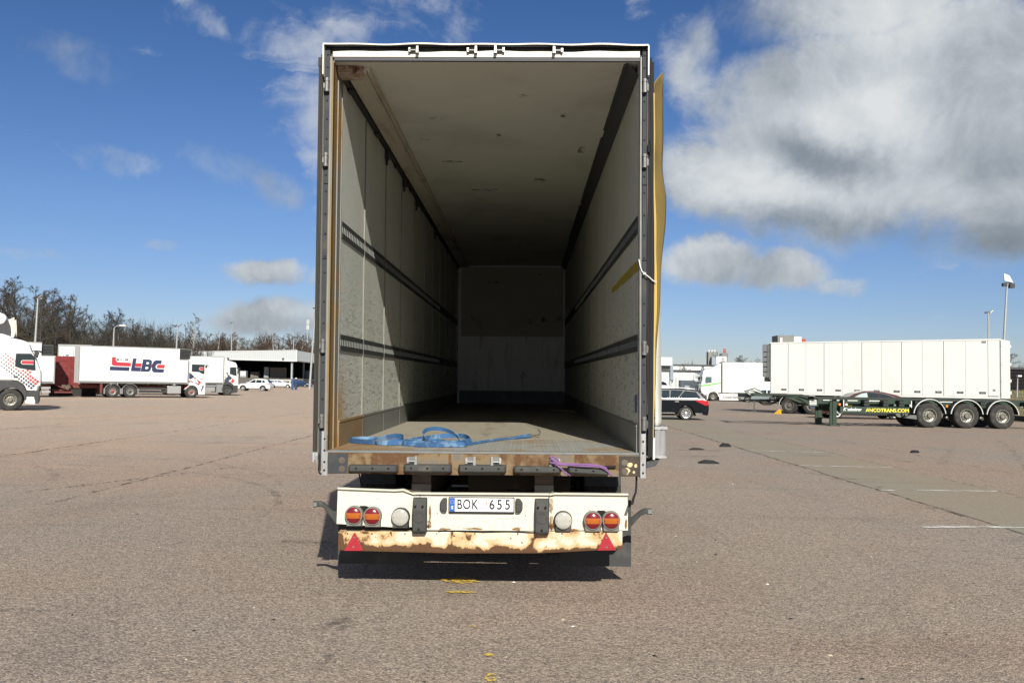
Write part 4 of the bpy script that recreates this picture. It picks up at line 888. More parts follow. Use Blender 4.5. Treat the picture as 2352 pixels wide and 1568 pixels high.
lp = [(-.48, .98, fz + .02), (-.34, 1.06, fz + .03), (-.18, .98, fz + .03), (-.12, .80, fz + .01), (-.24, .62, fz), (-.44, .52, fz), (-.62, .48, fz), (-.70, .58, fz), (-.62, .72, fz), (-.46, .74, fz), (-.34, .62, fz + .004), (-.40, .44, fz), (-.56, .38, fz), (-.30, .40, fz), (-.16, .42, fz), (-.15, .54, fz), (-.22, .62, fz)]
sp_ = spline(lp, 8); webbing(sp_, [.3 * math.sin(i * .17 + 1) - .1 for i in range(len(sp_))], .042, 'webbing', 'strap_blue', S_, base)
ring = []; tl = []                                                   # one loop stands up in the heap
for k in range(41):
    a = 2 * math.pi * k / 40; x = -.36 + .155 * math.cos(a); y = .56 + .16 * math.sin(a); z = fz + .055 + .055 * math.sin(a) - .03 * math.cos(a); ring.append((x, y, z)); tl.append(.35 * math.sin(a + .5))
webbing(ring, tl, .034, 'webbing', 'strap_blue', S_, base)
lp = [(-.3, .50, fz), (-.22, .44, fz), (-.12, .62, fz), (0, .98, fz), (.15, 1.3, fz), (.30, 1.58, fz), (.42, 1.76, fz)]
sp_ = spline(lp, 8); webbing(sp_, [1.3 - .5 * max(0, (i - 38) / 10) for i in range(len(sp_))], .045, 'webbing', 'strap_blue', S_, base)
b = MB(); ho = Vector(base); b.tube([Vector(p) - ho for p in ((.40, 1.75, fz + .012), (.45, 1.80, fz + .014), (.49, 1.83, fz + .02), (.50, 1.83, fz + .05), (.475, 1.82, fz + .072))], .008, 8); b.tube([Vector(p) - ho for p in ((.395, 1.73, fz + .004), (.405, 1.77, fz + .03))], .006, 6); b.build('hook', 'hanger_brown', S_)
base = (.6, -.05, 1.06)
S2 = on_trailer('lifting_sling', 'purple round sling wound on a lock keeper and trailing along the rusty sill', 'sling', base)
for path, rr in (([(.55, -.055, 1.105), (.575, -.062, 1.09), (.61, -.066, 1.072), (.70, -.072, 1.066), (.80, -.078, 1.064), (.90, -.078, 1.058), (.97, -.075, 1.038), (1.0, -.06, 1.0), (1.03, -.05, .972)], .011), ([(.56, -.05, 1.10), (.59, -.066, 1.062), (.63, -.074, 1.03), (.66, -.074, 1.0), (.70, -.06, .975)], .010), ([(.545, -.05, 1.075), (.58, -.068, 1.068), (.66, -.075, 1.058), (.80, -.082, 1.05), (.93, -.08, 1.044), (.99, -.07, 1.01)], .009), ([(.548, -.046, 1.112), (.565, -.05, 1.12), (.60, -.055, 1.10), (.615, -.06, 1.08)], .011)):
    pth = [Vector(p) - Vector(base) for p in spline(path, 5)]
    b = MB(); b.tube(pth, [rr * .68 * (1 + .22 * math.sin(i * .9)) for i in range(len(pth))], 8); b.build('sling_cord', 'sling_purple', S2)
base = (1.0, 9.0, FZ + .001)
S3 = on_trailer('wooden_slat', 'broken pale wooden slat lying in the dark at the far end of the trailer floor', 'slat', base)
b = MB(); b.loft([[(-.20, .30, 0), (-.17, .36, 0), (-.17, .36, .022), (-.20, .30, .022)], [(.20, -.40, 0), (.24, -.36, 0), (.24, -.36, .022), (.20, -.40, .022)]]); b.build('slat', 'pale_wood', S3)
# ------------------------------------------------------------------ parked lorries and cars
pm('lorry_white', (.62, .62, .60), .35, var=.05, vs=1.2, dirt=(.55, .53, .47), ds=1.0, da=.35, dth=(.52, .75), coat=.4)
pm('box_white', (.69, .695, .67), .5, var=.03, vs=.8, dirt=(.54, .53, .47), ds=.6, da=.35, dth=(.5, .75))
pm('box_trim', (.30, .305, .30), .45, .4, var=.2, vs=4)
pm('box_base', (.15, .155, .155), .6, var=.2, vs=4)
pm('dark_plastic', (.035, .037, .040), .6, var=.25, vs=5, dirt=(.09, .085, .075), ds=4, da=.4)
pm('under_dark', (.028, .026, .025), .85, var=.4, vs=4)
pm('under_red', (.14, .035, .028), .75, var=.4, vs=5, dirt=(.06, .04, .035), ds=3, da=.7)
pm('alu', (.52, .525, .52), .35, .7, var=.15, vs=6)
pm('reefer_dark', (.03, .033, .035), .6, var=.3, vs=5)
pm('reefer_grey', (.19, .20, .205), .55, var=.2, vs=3)
pm('deco_red', (.40, .035, .05), .4, var=.08)
pm('deco_navy', (.025, .035, .085), .4, var=.08)
pm('deco_slate', (.04, .055, .07), .4, var=.08)
pm('deco_green', (.13, .42, .07), .45, var=.08)
pm('letter_grey', (.14, .14, .15), .5)
pm('skip_red', (.18, .022, .022), .5, var=.3, vs=4, dirt=(.14, .06, .045), ds=2, da=.7)
pm('lamp_orange', (.65, .22, .03), .4)
pm('seat_dark', (.02, .025, .035), .8)
def glass_mat(name, tint=(.02, .03, .035)):
    m = bpy.data.materials.new(name); m.use_nodes = True; b = m.node_tree.nodes['Principled BSDF']
    b.inputs['Base Color'].default_value = (*tint, 1); b.inputs['Roughness'].default_value = .05; b.inputs['Specular IOR Level'].default_value = .45
    MATS[name] = m
glass_mat('car_glass'); glass_mat('glass_blue', (.025, .055, .13)); glass_mat('glass_green', (.07, .12, .12)); glass_mat('glass_pale', (.35, .44, .43))

def place(name, label, cat, contact, local, heading, group=None, scale=1.0):
    c, s_ = math.cos(heading), math.sin(heading)
    loc = (contact[0] - scale * (c * local[0] - s_ * local[1]), contact[1] - scale * (s_ * local[0] + c * local[1]), 0)
    o = thing(name, label, cat, loc, (0, 0, heading), group); o.scale = (scale,) * 3
    return o
def both(b, pts, ya, yb_, mi=0):
    if b.half is None: b.half = []
    b.prism(pts, ya, yb_, 'y', mi); b.half += [0] * (len(b.f) - len(b.half)); b.prism(pts, -yb_, -ya, 'y', mi); b.half += [1] * (len(b.f) - len(b.half)); return b
def arcpts(cx, cz, r, a0, a1, n=14): return [(cx + r * math.cos(R(a0 + (a1 - a0) * i / n)), cz + r * math.sin(R(a0 + (a1 - a0) * i / n))) for i in range(n + 1)]

def lorry_cab(root, prof, win, door, screen, arch, low, hw=1.24, paint='lorry_white', arch_m='dark_plastic', sign=False, mirror=None, handle=None, steps=None, glass='car_glass', bumper=None):
    b = MB(); b.prism(prof, -hw, hw, 'y'); b.build('cab', paint, root, bevel=.07, seg=3)
    for sy in (-1, 1):
        y0, y1 = sorted((sy * hw, sy * (hw + .012)))
        b = MB(); b.prism(door, y0, y1, 'y'); d = b.build('door', paint, root, bevel=.006)
        y0, y1 = sorted((sy * (hw + .012), sy * (hw + .020)))
        cx = sum(p[0] for p in win) / len(win); cz = sum(p[1] for p in win) / len(win)
        b = MB(); b.prism([(cx + (p[0] - cx) * 1.05 + .0, cz + (p[1] - cz) * 1.06) for p in win], y0, y1, 'y'); b.build('window_frame', 'dark_plastic', d)
        y0, y1 = sorted((sy * (hw + .020), sy * (hw + .026)))
        b = MB(); b.prism(win, y0, y1, 'y'); b.build('window', glass, d)
        if sign:
            y0, y1 = sorted((sy * (hw + .027), sy * (hw + .031)))
            x0, x1, z0, z1 = sign
            b = MB(); b.prism(arcpts(x0 + .1, z1 - .1, .1, 180, 90, 4) + [(x1, z1), (x1, z0)] + arcpts(x0 + .1, z0 + .1, .1, 270, 180, 4), y0, y1, 'y', 1)
            y0, y1 = sorted((sy * (hw + .029), sy * (hw + .034)))
            b.prism(arcpts(x0 + .1, z1 - .1, .075, 180, 90, 4) + [(x1, z1 - .025), (x1, z0 + .025)] + arcpts(x0 + .1, z0 + .1, .075, 270, 180, 4), y0, y1, 'y', 0)
            b.build('window_sign', ['deco_red', 'lorry_white'], d)
        if handle:
            y0, y1 = sorted((sy * (hw + .01), sy * (hw + .04))); b = MB(); b.box((handle[0] - .09, y0, handle[1] - .04), (handle[0] + .09, y1, handle[1] + .04)); b.build('handle', 'dark_plastic', d, bevel=.01)
        if mirror:
            mx, mz, ml = mirror
            y0, y1 = sorted((sy * (hw + .08), sy * (hw + .30)))
            b = MB(); b.loft([[(mx - .05, y0, mz - ml), (mx + .07, y0, mz - ml), (mx + .07, y1, mz - ml), (mx - .05, y1, mz - ml)], [(mx - .02, y0, mz), (mx + .12, y0, mz), (mx + .12, y1, mz), (mx - .02, y1, mz)]])
            b.tube([(mx - .1, sy * hw, mz + .02), (mx + .02, sy * (hw + .2), mz + .03), (mx + .22, sy * (hw + .1), mz + .02), (mx + .30, sy * (hw - .1), mz - .06)], .03, 6); b.build('mirror', 'dark_plastic', root, bevel=.02)
    (xa, za), (xb, zb) = screen; dx, dz = xb - xa, zb - za; L_ = math.hypot(dx, dz); nx, nz = -dz / L_ * -1, dx / L_ * -1
    nx, nz = (dz / L_, -dx / L_) if dz > 0 else (-dz / L_, dx / L_)
    b = MB(); o1, o2 = .004, .014; w = hw - .10
    b.add([(xa + nx * o2, -w, za + nz * o2), (xa + nx * o2, w, za + nz * o2), (xb + nx * o2, w - .05, zb + nz * o2), (xb + nx * o2, -w + .05, zb + nz * o2), (xa - nx * .02, -w, za - nz * .02), (xa - nx * .02, w, za - nz * .02), (xb - nx * .02, w - .05, zb - nz * .02), (xb - nx * .02, -w + .05, zb - nz * .02)],
          [(0, 1, 2, 3), (4, 7, 6, 5), (0, 4, 5, 1), (1, 5, 6, 2), (2, 6, 7, 3), (3, 7, 4, 0)]); b.build('windscreen', glass, root)
    if arch: b = MB(); both(b, arch, .92, hw + .02); b.build('wheel_arch', arch_m, root, bevel=.015)
    if low: b = MB(); b.prism(low, -hw + .02, hw - .02, 'y'); b.build('step_well', 'dark_plastic', root)
    if steps: b = MB(); both(b, steps, hw - .06, hw + .015); b.build('step_panel', paint, root, bevel=.02)
    if bumper: b = MB(); b.prism(bumper, -hw, hw, 'y'); b.build('bumper', 'dark_plastic', root, bevel=.04)
    for sy in (-1, 1):
        fx = max(p[0] for p in prof); b = MB(); y0, y1 = sorted((sy * (hw - .45), sy * (hw - .08))); b.box((fx - .06, y0, .72), (fx + .012, y1, .92)); b.build('headlight', 'lens_clear', root, bevel=.02)
    for k in range(4): 
        b = MB(); fx = max(p[0] for p in prof); b.box((fx - .05, -.7, .98 + k * .12), (fx + .010, .7, 1.06 + k * .12)); b.build('grille_bar', 'dark_plastic', root)

def chassis(root, x0, x1, z=.95, m='under_dark', m2=None):
    for y in (-.42, .42):
        b = MB(); b.box((x0, y - .05, z - .25), (x1, y + .05, z)); b.build('chassis_rail', m, root)
    b = MB()
    for k in range(int(abs(x1 - x0) / 1.1) + 1): b.box((min(x0, x1) + .1 + k * 1.1, -.9, z - .02), (min(x0, x1) + .18 + k * 1.1, .9, z + .12))
    b.build('cross_member', m2 or m, root, kind='stuff')
def axle(root, x, r, rim, dual=False, hw=1.25):
    b = MB(); b.cyl((x, -hw + .3, r), .08, 2 * hw - .6, 'y', 12); b.build('axle', 'under_dark', root)
    for s in (-1, 1): truck_wheel(root, x, s * hw, r, s, r, .30, rim, 'y')
    if dual:
        for s in (-1, 1): truck_wheel(root, x, s * (hw - .34), r, s, r, .30, rim, 'y')
def fender(root, x, r, z, m='dark_plastic', a0=5, a1=175, w=.34, hw=1.27, th=.03, trim=None):
    for s in (-1, 1):
        y0, y1 = sorted((s * (hw - w), s * hw)); b = MB(); n = 20
        A_ = [R(a0 + (a1 - a0) * i / n) for i in range(n + 1)]
        b.loft([[(x + r * math.cos(t), y0, z + r * math.sin(t)), (x + r * math.cos(t), y1, z + r * math.sin(t)), (x + (r + th) * math.cos(t), y1, z + (r + th) * math.sin(t)), (x + (r + th) * math.cos(t), y0, z + (r + th) * math.sin(t))] for t in A_])
        f = b.build('mudguard', m, root)
        if trim: b = MB(); b.tube([(x + (r + .004) * math.cos(t), s * (hw + .006), z + (r + .004) * math.sin(t)) for t in A_], trim, 6); b.build('mudguard_edge', 'lorry_white', f)
def box_body(root, x0, x1, z0, z1, step=None, hw=1.275, name='box_body', panels=None, trim='box_trim', base=True):
    """step = (x, z): the front top corner is cut back for the cooling unit"""
    prof = [(x0, z0), (x1, z0), (x1, z1), (x0, z1)] if not step else [(x0, z0), (x1, z0), (x1, step[1]), (step[0], step[1]), (step[0], z1), (x0, z1)]
    b = MB(); b.prism(prof, -hw, hw, 'y'); bb = b.build(name, 'box_white', root)
    b = MB(); t = .06; e = hw + .012
    xr = step[0] if step else x1
    for s in (-1, 1):
        y0, y1 = sorted((s * (hw - .05), s * e))
        b.box((x0 - .01, y0, z1 - .07), (xr + .01, y1, z1 + .012))
        if step: b.box((step[0] + .012, y0, step[1] - .06), (x1 + .01, y1, step[1] + .012)); b.box((step[0] - .03, y0, step[1]), (step[0] + .012, y1, z1 - .092))
    b.build('top_rail', trim, root)
    for xx in (x0, x1):
        b = MB(); zt = step[1] if (step and xx == x1) else z1
        for s in (-1, 1):
            y0, y1 = sorted((s * (hw - .04), s * (e + .004))); b.box((xx - (.012 if xx == x0 else .09), y0, z0 - .02), (xx + (.09 if xx == x0 else .012), y1, zt - .1))
        b.build('corner_post', trim, root)
    if base:
        b = MB()
        for s in (-1, 1):
            y0, y1 = sorted((s * (hw - .03), s * (e - .003))); b.box((x0 + .1, y0, z0 - .01), (x1 - .1, y1, z0 + .16))
        b.build('base_rail', 'box_base', root)
    return bb
def reefer(root, x0, x1, z0, z1, m='reefer_dark', hw=1.0):
    b = MB(); b.box((x0, -hw, z0), (x1, hw, z1)); u = b.build('cooling_unit', m, root, bevel=.05)
    b = MB()
    for s in (-1, 1):
        for k in range(5): y0, y1 = sorted((s * hw, s * (hw + .01))); b.box((x0 + .1, y0, z0 + (z1 - z0) * (.15 + .15 * k)), (x1 - .1, y1, z0 + (z1 - z0) * (.15 + .15 * k) + .05))
    b.build('grille', 'black_hole', u)

# --- (1) white lorry at the left edge, chequered with red and navy squares
k_ = .00355; V = lambda x, y: ((x - 127) * k_, (1490 - y) * k_)
HV = R(27)
v1 = place('lorry', 'white lorry at the left edge with red and navy squares over its cab door', 'lorry', (-24.65, 43.57), (0, -1.25), HV)
prof = [(-1.05, 1.45), (-1.05, 3.44), V(0, 515), V(130, 515), V(215, 528), V(290, 552), V(330, 590), V(362, 690), V(420, 785), V(478, 960), V(484, 1000), V(484, 1120), V(470, 1235), (1.05, .94), (.70, .94), (.62, 1.12), (.50, 1.27), (.3, 1.40), (0, 1.45)]
lorry_cab(v1, prof, [V(178, 725), V(355, 722), V(398, 770), V(412, 938), V(372, 938), V(225, 912), V(172, 890)],
          [V(150, 700), V(365, 700), V(412, 778), V(440, 905), V(440, 1120), V(405, 1215), V(320, 1215), V(285, 1130), V(230, 1085), V(150, 1078)], (V(478, 960), V(362, 690)),
          [(-1.05, 1.43), (0, 1.43), (.3, 1.38), (.49, 1.25), (.60, 1.10), (.69, .92), (.69, .5), (.60, .5)] + arcpts(0, .51, .585, 0, 165, 16) + [(-1.05, .9)],
          [(.68, .34), (1.20, .34), (1.22, .93), (.68, .93)], sign=(.38, .93, 2.22, 2.43), mirror=(.98, 2.86, .26), handle=V(182, 1035), steps=[(.62, .33), (1.05, .30), (1.07, .42), (1.0, .66), (.66, .66)], glass='car_glass',
          bumper=[(1.06, .33), (1.21, .36), (1.24, .75), (1.24, 1.24), (1.08, 1.24), (1.06, .95)])
sq = {0: MB(), 1: MB()}                                               # printed squares that grow towards the front
u_, w_ = (30.2, 24.2), (-24.5, 29.0)
ox, oy = 108, 776
for i in range(-2, 13):
    for j in range(0, 9):
        x = ox + i * u_[0] + j * w_[0]; y = oy + i * u_[1] + j * w_[1]
        sz = 12.5 + .036 * (x - 20)
        if x > 446 or y > 1215 or x < -30: continue
        bandt = y - (776 + (x - 108) * .84)                            # distance below the band's upper edge
        if not (-10 < bandt < 232): continue
        if (170 < x < 420 and y < 912 + (x - 220) * .14 + 15) : continue
        if y > 1080 + max(0, x - 200) * .85: continue
        c_ = 0 if bandt < 118 else 1
        cx, cz = V(x, y); h = sz * k_ * .62; a = R(-39)
        pts = [(cx + h * math.cos(a + R(45 + 90 * q)) * 1.3, cz + h * math.sin(a + R(45 + 90 * q)) * 1.3) for q in range(4)]
        for s in (-1, 1): y0, y1 = sorted((s * 1.2525, s * 1.2565)); sq[c_].prism(pts, y0, y1, 'y')
sq[0].build('red_print', 'deco_red', v1); sq[1].build('navy_print', 'deco_navy', v1)
# roof deflector with side fins
b = MB(); b.prism([(-1.6, 4.05), (-1.5, 4.45), (-1.1, 4.66), (-.6, 4.70), (-.36, 4.60), (-.29, 4.45), (-.34, 4.28), (-.42, 4.15), (-1.0, 4.0)], -1.05, 1.05, 'y'); b.build('roof_deflector', 'lorry_white', v1, bevel=.08, seg=3)
b = MB(); both(b, [V(62, 262), V(132, 225), V(140, 300), V(146, 400), V(146, 470), V(130, 512), V(100, 500), V(104, 430), V(95, 360), V(72, 300)], 1.06, 1.10); b.build('deflector_fin', 'curtain_grey', v1)
b = MB(); b.prism([(-1.05, 3.47), (.02, 3.49), (-.05, 3.75), (-.15, 4.05), (-.25, 4.35), (-.4, 4.16), (-1.05, 3.98)], -.98, .98, 'y'); b.build('deflector_stay', 'dark_plastic', v1)
b = MB(); b.prism([(-1.05, 3.445), (-.05, 3.462), (-.12, 3.56), (-.4, 3.66), (-1.05, 3.72)], -1.1, 1.1, 'y'); b.build('roof_hump', 'lorry_white', v1, bevel=.04)
axle(v1, 0, .51, 'alu'); chassis(v1, .8, -8.6)
for x in (-4.8, -6.15): axle(v1, x, .51, 'alu', True); fender(v1, x, .60, .51)
box_body(v1, -9.2, -1.35, 1.15, 4.0)
b = MB(); both(b, [(-3.9, .42), (-2.4, .42), (-2.4, .95), (-3.9, .95)], .75, 1.2); b.build('fuel_tank', 'alu', v1, bevel=.08)

# --- (2) box lorry with the big logo, and its coupled trailer
HL = R(33)
v2 = place('box_lorry', 'white box lorry with a large red and navy logo along its side', 'lorry', (-32.95, 74.35), (-5.55, -1.25), HL)
Q = lambda x, y: ((x - 405) * .003135, (1375 - y) * .003135)
prof = [(-.235, 1.40), Q(330, 355), Q(620, 378), Q(700, 400), Q(745, 470), Q(775, 680), Q(778, 960), Q(772, 1010), (1.10, .95), (.75, .95), (.62, 1.1), (.45, 1.25), (.2, 1.32), (0, 1.34)]
lorry_cab(v2, prof, [Q(402, 468), Q(716, 474), Q(726, 714), Q(655, 708), Q(600, 668), Q(402, 660)], [Q(345, 440), Q(735, 440), Q(764, 690), Q(764, 1010), Q(660, 1010), Q(600, 960), Q(345, 950)], (Q(778, 690), Q(745, 470)),
          [(-.25, 1.0), (-.25, 1.33), (0, 1.33), (.3, 1.28), (.52, 1.12), (.62, .9), (.62, .5)] + arcpts(0, .51, .56, 0, 155, 14), [(.58, .34), (1.12, .34), (1.13, .94), (.58, .94)],
          sign=(.57, .93, 2.36, 2.62), mirror=(1.1, 2.78, .22), handle=Q(480, 840), steps=[Q(590, 1280), Q(760, 1280), Q(768, 1010), Q(560, 1010), Q(570, 1120)], arch_m='lorry_white', bumper=[(1.0, .32), (1.14, .32), (1.16, .95), (1.0, .95)])
for m_, polys in (('deco_navy', ([Q(332, 690), Q(385, 720), Q(474, 800), Q(375, 868), Q(332, 850)], [Q(332, 895), Q(375, 945), Q(332, 970)], [Q(650, 1035), Q(735, 1050), Q(672, 1190), Q(640, 1190), Q(690, 1075)])),
                  ('deco_red', ([Q(480, 830), Q(520, 850), Q(655, 950), Q(560, 1062), Q(535, 1050), Q(585, 970), Q(540, 880)], [Q(335, 865), Q(470, 965), Q(380, 1012), Q(330, 1025), Q(400, 960)], [Q(240, 1085), Q(330, 1045), Q(330, 1075), Q(245, 1115)]))):
    b = MB()
    for p in polys: both(b, p, 1.2525, 1.2565)
    b.build('navy_print' if 'navy' in m_ else 'red_print', m_, v2)
b = MB(); b.text('LBC', .16, (lambda u, v, w: (.80 + u, -1.253 - w, 1.63 + v)), .003, bold=.006, shear=.2); b.build('door_lettering', 'deco_red', v2)
axle(v2, 0, .51, 'red'); chassis(v2, .7, -9.4, 1.0, 'under_red')
for x in (-4.88, -6.22):
    axle(v2, x, .51, 'red' if x < -6 else 'grey', True); fender(v2, x, .60, .51, 'reefer_grey', 20, 160)
    for s in (-1, 1):
        for q in (-.66, .56):
            b = MB(); y0, y1 = sorted((s * .95, s * 1.26)); b.box((x + q, y0, .30), (x + q + .1, y1, .75)); b.build('mudflap', 'reefer_grey', v2)
box_body(v2, -8.8, -.3, 1.18, 4.17, (-1.05, 3.24))
reefer(v2, -1.0, -.12, 3.28, 4.08)
b = MB(); b.tube([(-.08, -1.1, 3.2), (-.08, -1.1, 4.10), (-1.0, -1.1, 4.13)], .03, 6); b.build('unit_frame', 'box_trim', v2)
b = MB()
for s in (-1, 1): 
    for z in (.42, .68): y0, y1 = sorted((s * 1.18, s * 1.23)); b.box((-4.2, y0, z), (-2.1, y1, z + .17))
b.build('side_guard', 'reefer_dark', v2)
b = MB(); both(b, [(-1.95, .36), (-.85, .36), (-.85, 1.0), (-1.95, 1.0)], .6, 1.22); b.build('fuel_tank', 'alu', v2, bevel=.04)
b = MB(); both(b, [(-7.15, .35), (-6.98, .35), (-6.98, 1.15), (-7.15, 1.15)], 1.0, 1.22); b.build('support_leg', 'under_red', v2)
# logo on the box side: red bent bar, navy bar, three slanted capitals, a thin word above
lg = .00875; K = lambda x, y: (-8.8 + (x - 780) * lg, 1.29 + (1090 - y) * lg)
yA, yB = -1.2795, -1.2835
b = MB(); b.prism([K(1060, 860), K(1094, 860), K(1094, 893), K(1106, 906), K(1228, 910), K(1226, 945), K(1075, 942), K(1058, 928)], yB, yA, 'y'); b.build('logo_red', 'deco_red', v2)
b = MB(); b.prism([K(1268, 912), K(1322, 912), K(1319, 947), K(1264, 947)], yB, yA, 'y'); b.build('logo_red', 'deco_red', v2)
b = MB(); b.prism([K(1462, 921), K(1531, 921), K(1527, 956), K(1458, 955)], yB, yA, 'y'); b.build('logo_red', 'deco_red', v2)
b = MB(); b.prism([K(1404, 918), K(1420, 918), K(1414, 950), K(1402, 950)], yB, yA, 'y'); b.build('logo_red', 'deco_red', v2)
b = MB(); b.prism([K(1045, 948), K(1216, 952), K(1213, 988), K(1042, 984)], yB, yA, 'y'); b.build('logo_navy', 'deco_navy', v2)
b = MB(); b.prism([K(1243, 868), K(1276, 868), K(1262, 950), K(1318, 952), K(1312, 990), K(1226, 988)], yB, yA, 'y'); b.build('logo_navy', 'deco_navy', v2)
b = MB(); b.prism([K(1332, 873), K(1395, 875), K(1412, 888), K(1414, 908), K(1404, 926), K(1410, 945), K(1402, 978), K(1385, 992), K(1314, 991), K(1328, 905)], yB, yA, 'y'); b.build('logo_navy', 'deco_navy', v2)
b = MB(); b.prism([K(1502, 880), K(1498, 915), K(1462, 915), K(1448, 932), K(1448, 952), K(1458, 962), K(1526, 964), K(1520, 998), K(1432, 996), K(1414, 978), K(1414, 920), K(1430, 890), K(1448, 880)], yB, yA, 'y'); b.build('logo_navy', 'deco_navy', v2)
b = MB(); b.prism([K(1365, 900), K(1384, 901), K(1388, 910), K(1380, 920), K(1362, 919)], yB - .003, yA, 'y'); b.build('logo_counter', 'box_white', v2)
b = MB(); b.prism([K(1358, 944), K(1378, 945), K(1382, 955), K(1374, 966), K(1354, 965)], yB - .003, yA, 'y'); b.build('logo_counter', 'box_white', v2)
b = MB(); c_ = K(1166, 884); b.text('MALMÖ', .40, (lambda u, v, w: (c_[0] + u, yA - w, c_[1] + v)), .003, sx=.86, bold=.001); b.build('logo_word', 'letter_grey', v2)

M2 = Matrix.Translation(v2.location) @ Euler(v2.rotation_euler).to_matrix().to_4x4()
t2 = thing('box_trailer', 'white stepped box trailer parked between the chequered lorry and a red skip', 'trailer', M2 @ Vector((-10.5, 0, 0)), (0, 0, HL))
box_body(t2, -8.2, 0, 1.1, 4.30, (-.98, 3.28)); reefer(t2, -.95, -.08, 3.32, 4.15)
for x in (-3.6, -4.95): axle(t2, x, .50, 'grey', True)
chassis(t2, -.2, -8.0, 1.0, 'under_red')
b = MB()
for s in (-1, 1):
    for z in (.36, .66): y0, y1 = sorted((s * 1.16, s * 1.22)); b.box((-3.0, y0, z), (-.25, y1, z + .17))
b.build('side_guard', 'alu', t2)
b = MB(); b.box((0, -.12, .50), (1.3, .12, .62)); b.tube([(.15, -.3, 1.0), (.7, -.35, .75), (1.2, -.2, .55)], .06, 6); b.box((.05, -1.0, .35), (1.35, -.9, .47)); b.build('drawbar', 'under_red', t2)
b = MB(); b.cyl((1.0, -1.0, .80), .17, .2, 'y', 12); b.box((.55, -1.02, .78), (.85, -.9, 1.0)); b.build('coupling_gear', 'hanger_brown', t2)

# red steel skip and the doors of a further box, seen through the gap
t3 = thing('steel_skip', 'red rust-streaked steel skip standing in the gap between the white boxes', 'skip', (-38.45, 77.0, 0), (0, 0, HL))
b = MB(); b.prism([(-1.6, .95), (1.95, .95), (1.85, 2.0), (1.62, 3.05), (1.5, 3.35), (-1.6, 3.35)], -1.1, 1.1, 'y'); b.build('skip_body', 'skip_red', t3, bevel=.04)
for x in (-1.2, -.35, .5): b = MB(); b.box((x, -1.16, 1.0), (x + .16, -1.10, 3.3)); b.build('skip_rib', 'skip_red' if x < .4 else 'box_trim', t3)
for z in (1.0, 1.75, 2.4, 2.95): b = MB(); b.box((-1.6, -1.13, z), (1.6, -1.10, z + .09)); b.build('skip_rib', 'skip_red', t3)
b = MB(); b.box((1.1, -1.135, 1.25), (1.3, -1.101, 1.45)); b.build('side_lamp', 'lamp_orange', t3)
b = MB()
for z in (2.62, 2.75, 2.42, 2.3): b.loft([[(1.0, -1.103, z), (1.28, -1.103, z + .12), (1.28, -1.103, z + .18), (1.0, -1.103, z + .06)], [(1.0, -1.11, z), (1.28, -1.11, z + .12), (1.28, -1.11, z + .18), (1.0, -1.11, z + .06)]])
b.build('warning_stripe', 'lorry_white', t3)
b = MB(); b.box((-1.6, -.6, 0), (1.9, .6, .95)); b.build('skid', 'under_dark', t3)
t4 = thing('swap_body', 'white box body showing its logo-printed rear doors above the red skip', 'container', (-41.3, 83.0, 0), (0, 0, R(14)))
b = MB(); b.box((-1.3, 0, 1.2), (1.5, 7, 4.55)); b.build('box_body', 'box_white', t4)
b = MB(); b.box((-1.32, -.03, 4.40), (1.52, .05, 4.58)); b.box((-1.32, -.03, 1.15), (-1.2, .05, 4.40)); b.box((1.4, -.03, 1.15), (1.52, .05, 4.40)); b.build('door_frame', 'box_trim', t4)
for x0, x1 in ((-1.18, .07), (.12, 1.38)):
    b = MB(); b.box((x0, -.045, 1.2), (x1, -.001, 4.35)); d = b.build('rear_door', 'box_white', t4)
    b = MB(); b.text('LBC', .36, (lambda u, v, w, c_=(x0 + x1) / 2: (c_ + u, -.046 - w, 3.55 + v)), .004, bold=.012, shear=.2); b.box((x0 + .12, -.05, 3.40), (x0 + .55, -.046, 3.50)); b.build('door_lettering', 'deco_navy', d)
    for xx in (x0 + .12, x1 - .06): b = MB(); b.cyl((xx, -.07, 1.2), .025, 3.2, 'z', 6); b.build('lock_rod', 'alu', d)
b = MB(); b.box((-1.0, .2, 0), (1.2, 6.8, 1.2)); b.build('chassis', 'under_dark', t4)

# --- (3) third lorry
HT = R(31)
v3 = place('box_lorry', 'plain white box lorry with slate and red chevrons on its cab beside the white car', 'lorry', (-29.87, 91.57), (0, -1.25), HT)
U = lambda x, y: ((x - 1520) * .00357, (1330 - y) * .00357)
prof = [(-.36, 1.3), U(1420, 335), U(1480, 345), U(1620, 370), U(1725, 405), U(1762, 455), U(1776, 520), U(1812, 800), U(1815, 1010), U(1800, 1045), U(1690, 1045), U(1660, 1010), U(1600, 950), U(1450, 940), U(1410, 990)]
lorry_cab(v3, prof, [U(1578, 545), U(1738, 535), U(1762, 775), U(1660, 750), U(1578, 718)], [U(1470, 500), U(1745, 500), U(1790, 800), U(1795, 1000), U(1690, 1000), U(1610, 930), U(1470, 925)], (U(1812, 800), U(1776, 520)),
          [U(1395, 1235), U(1405, 1010), U(1450, 945), U(1600, 955), U(1655, 1020), U(1690, 1260), U(1640, 1260)] + arcpts(0, .51, .57, 8, 168, 14), [(.55, .3), (.95, .3), (.98, 1.0), (.55, 1.0)],
          mirror=(.95, 2.75, .5), handle=U(1500, 700), bumper=[(.62, .28), (.96, .28), (1.03, .5), (1.035, 1.02), (.62, 1.02)])
b = MB(); both(b, [U(1440, 645), U(1480, 680), U(1520, 730), U(1640, 830), U(1610, 880), U(1560, 900), U(1560, 935), U(1425, 960), U(1430, 890), U(1520, 790), U(1490, 720)], 1.2525, 1.2565); b.build('slate_print', 'deco_slate', v3)
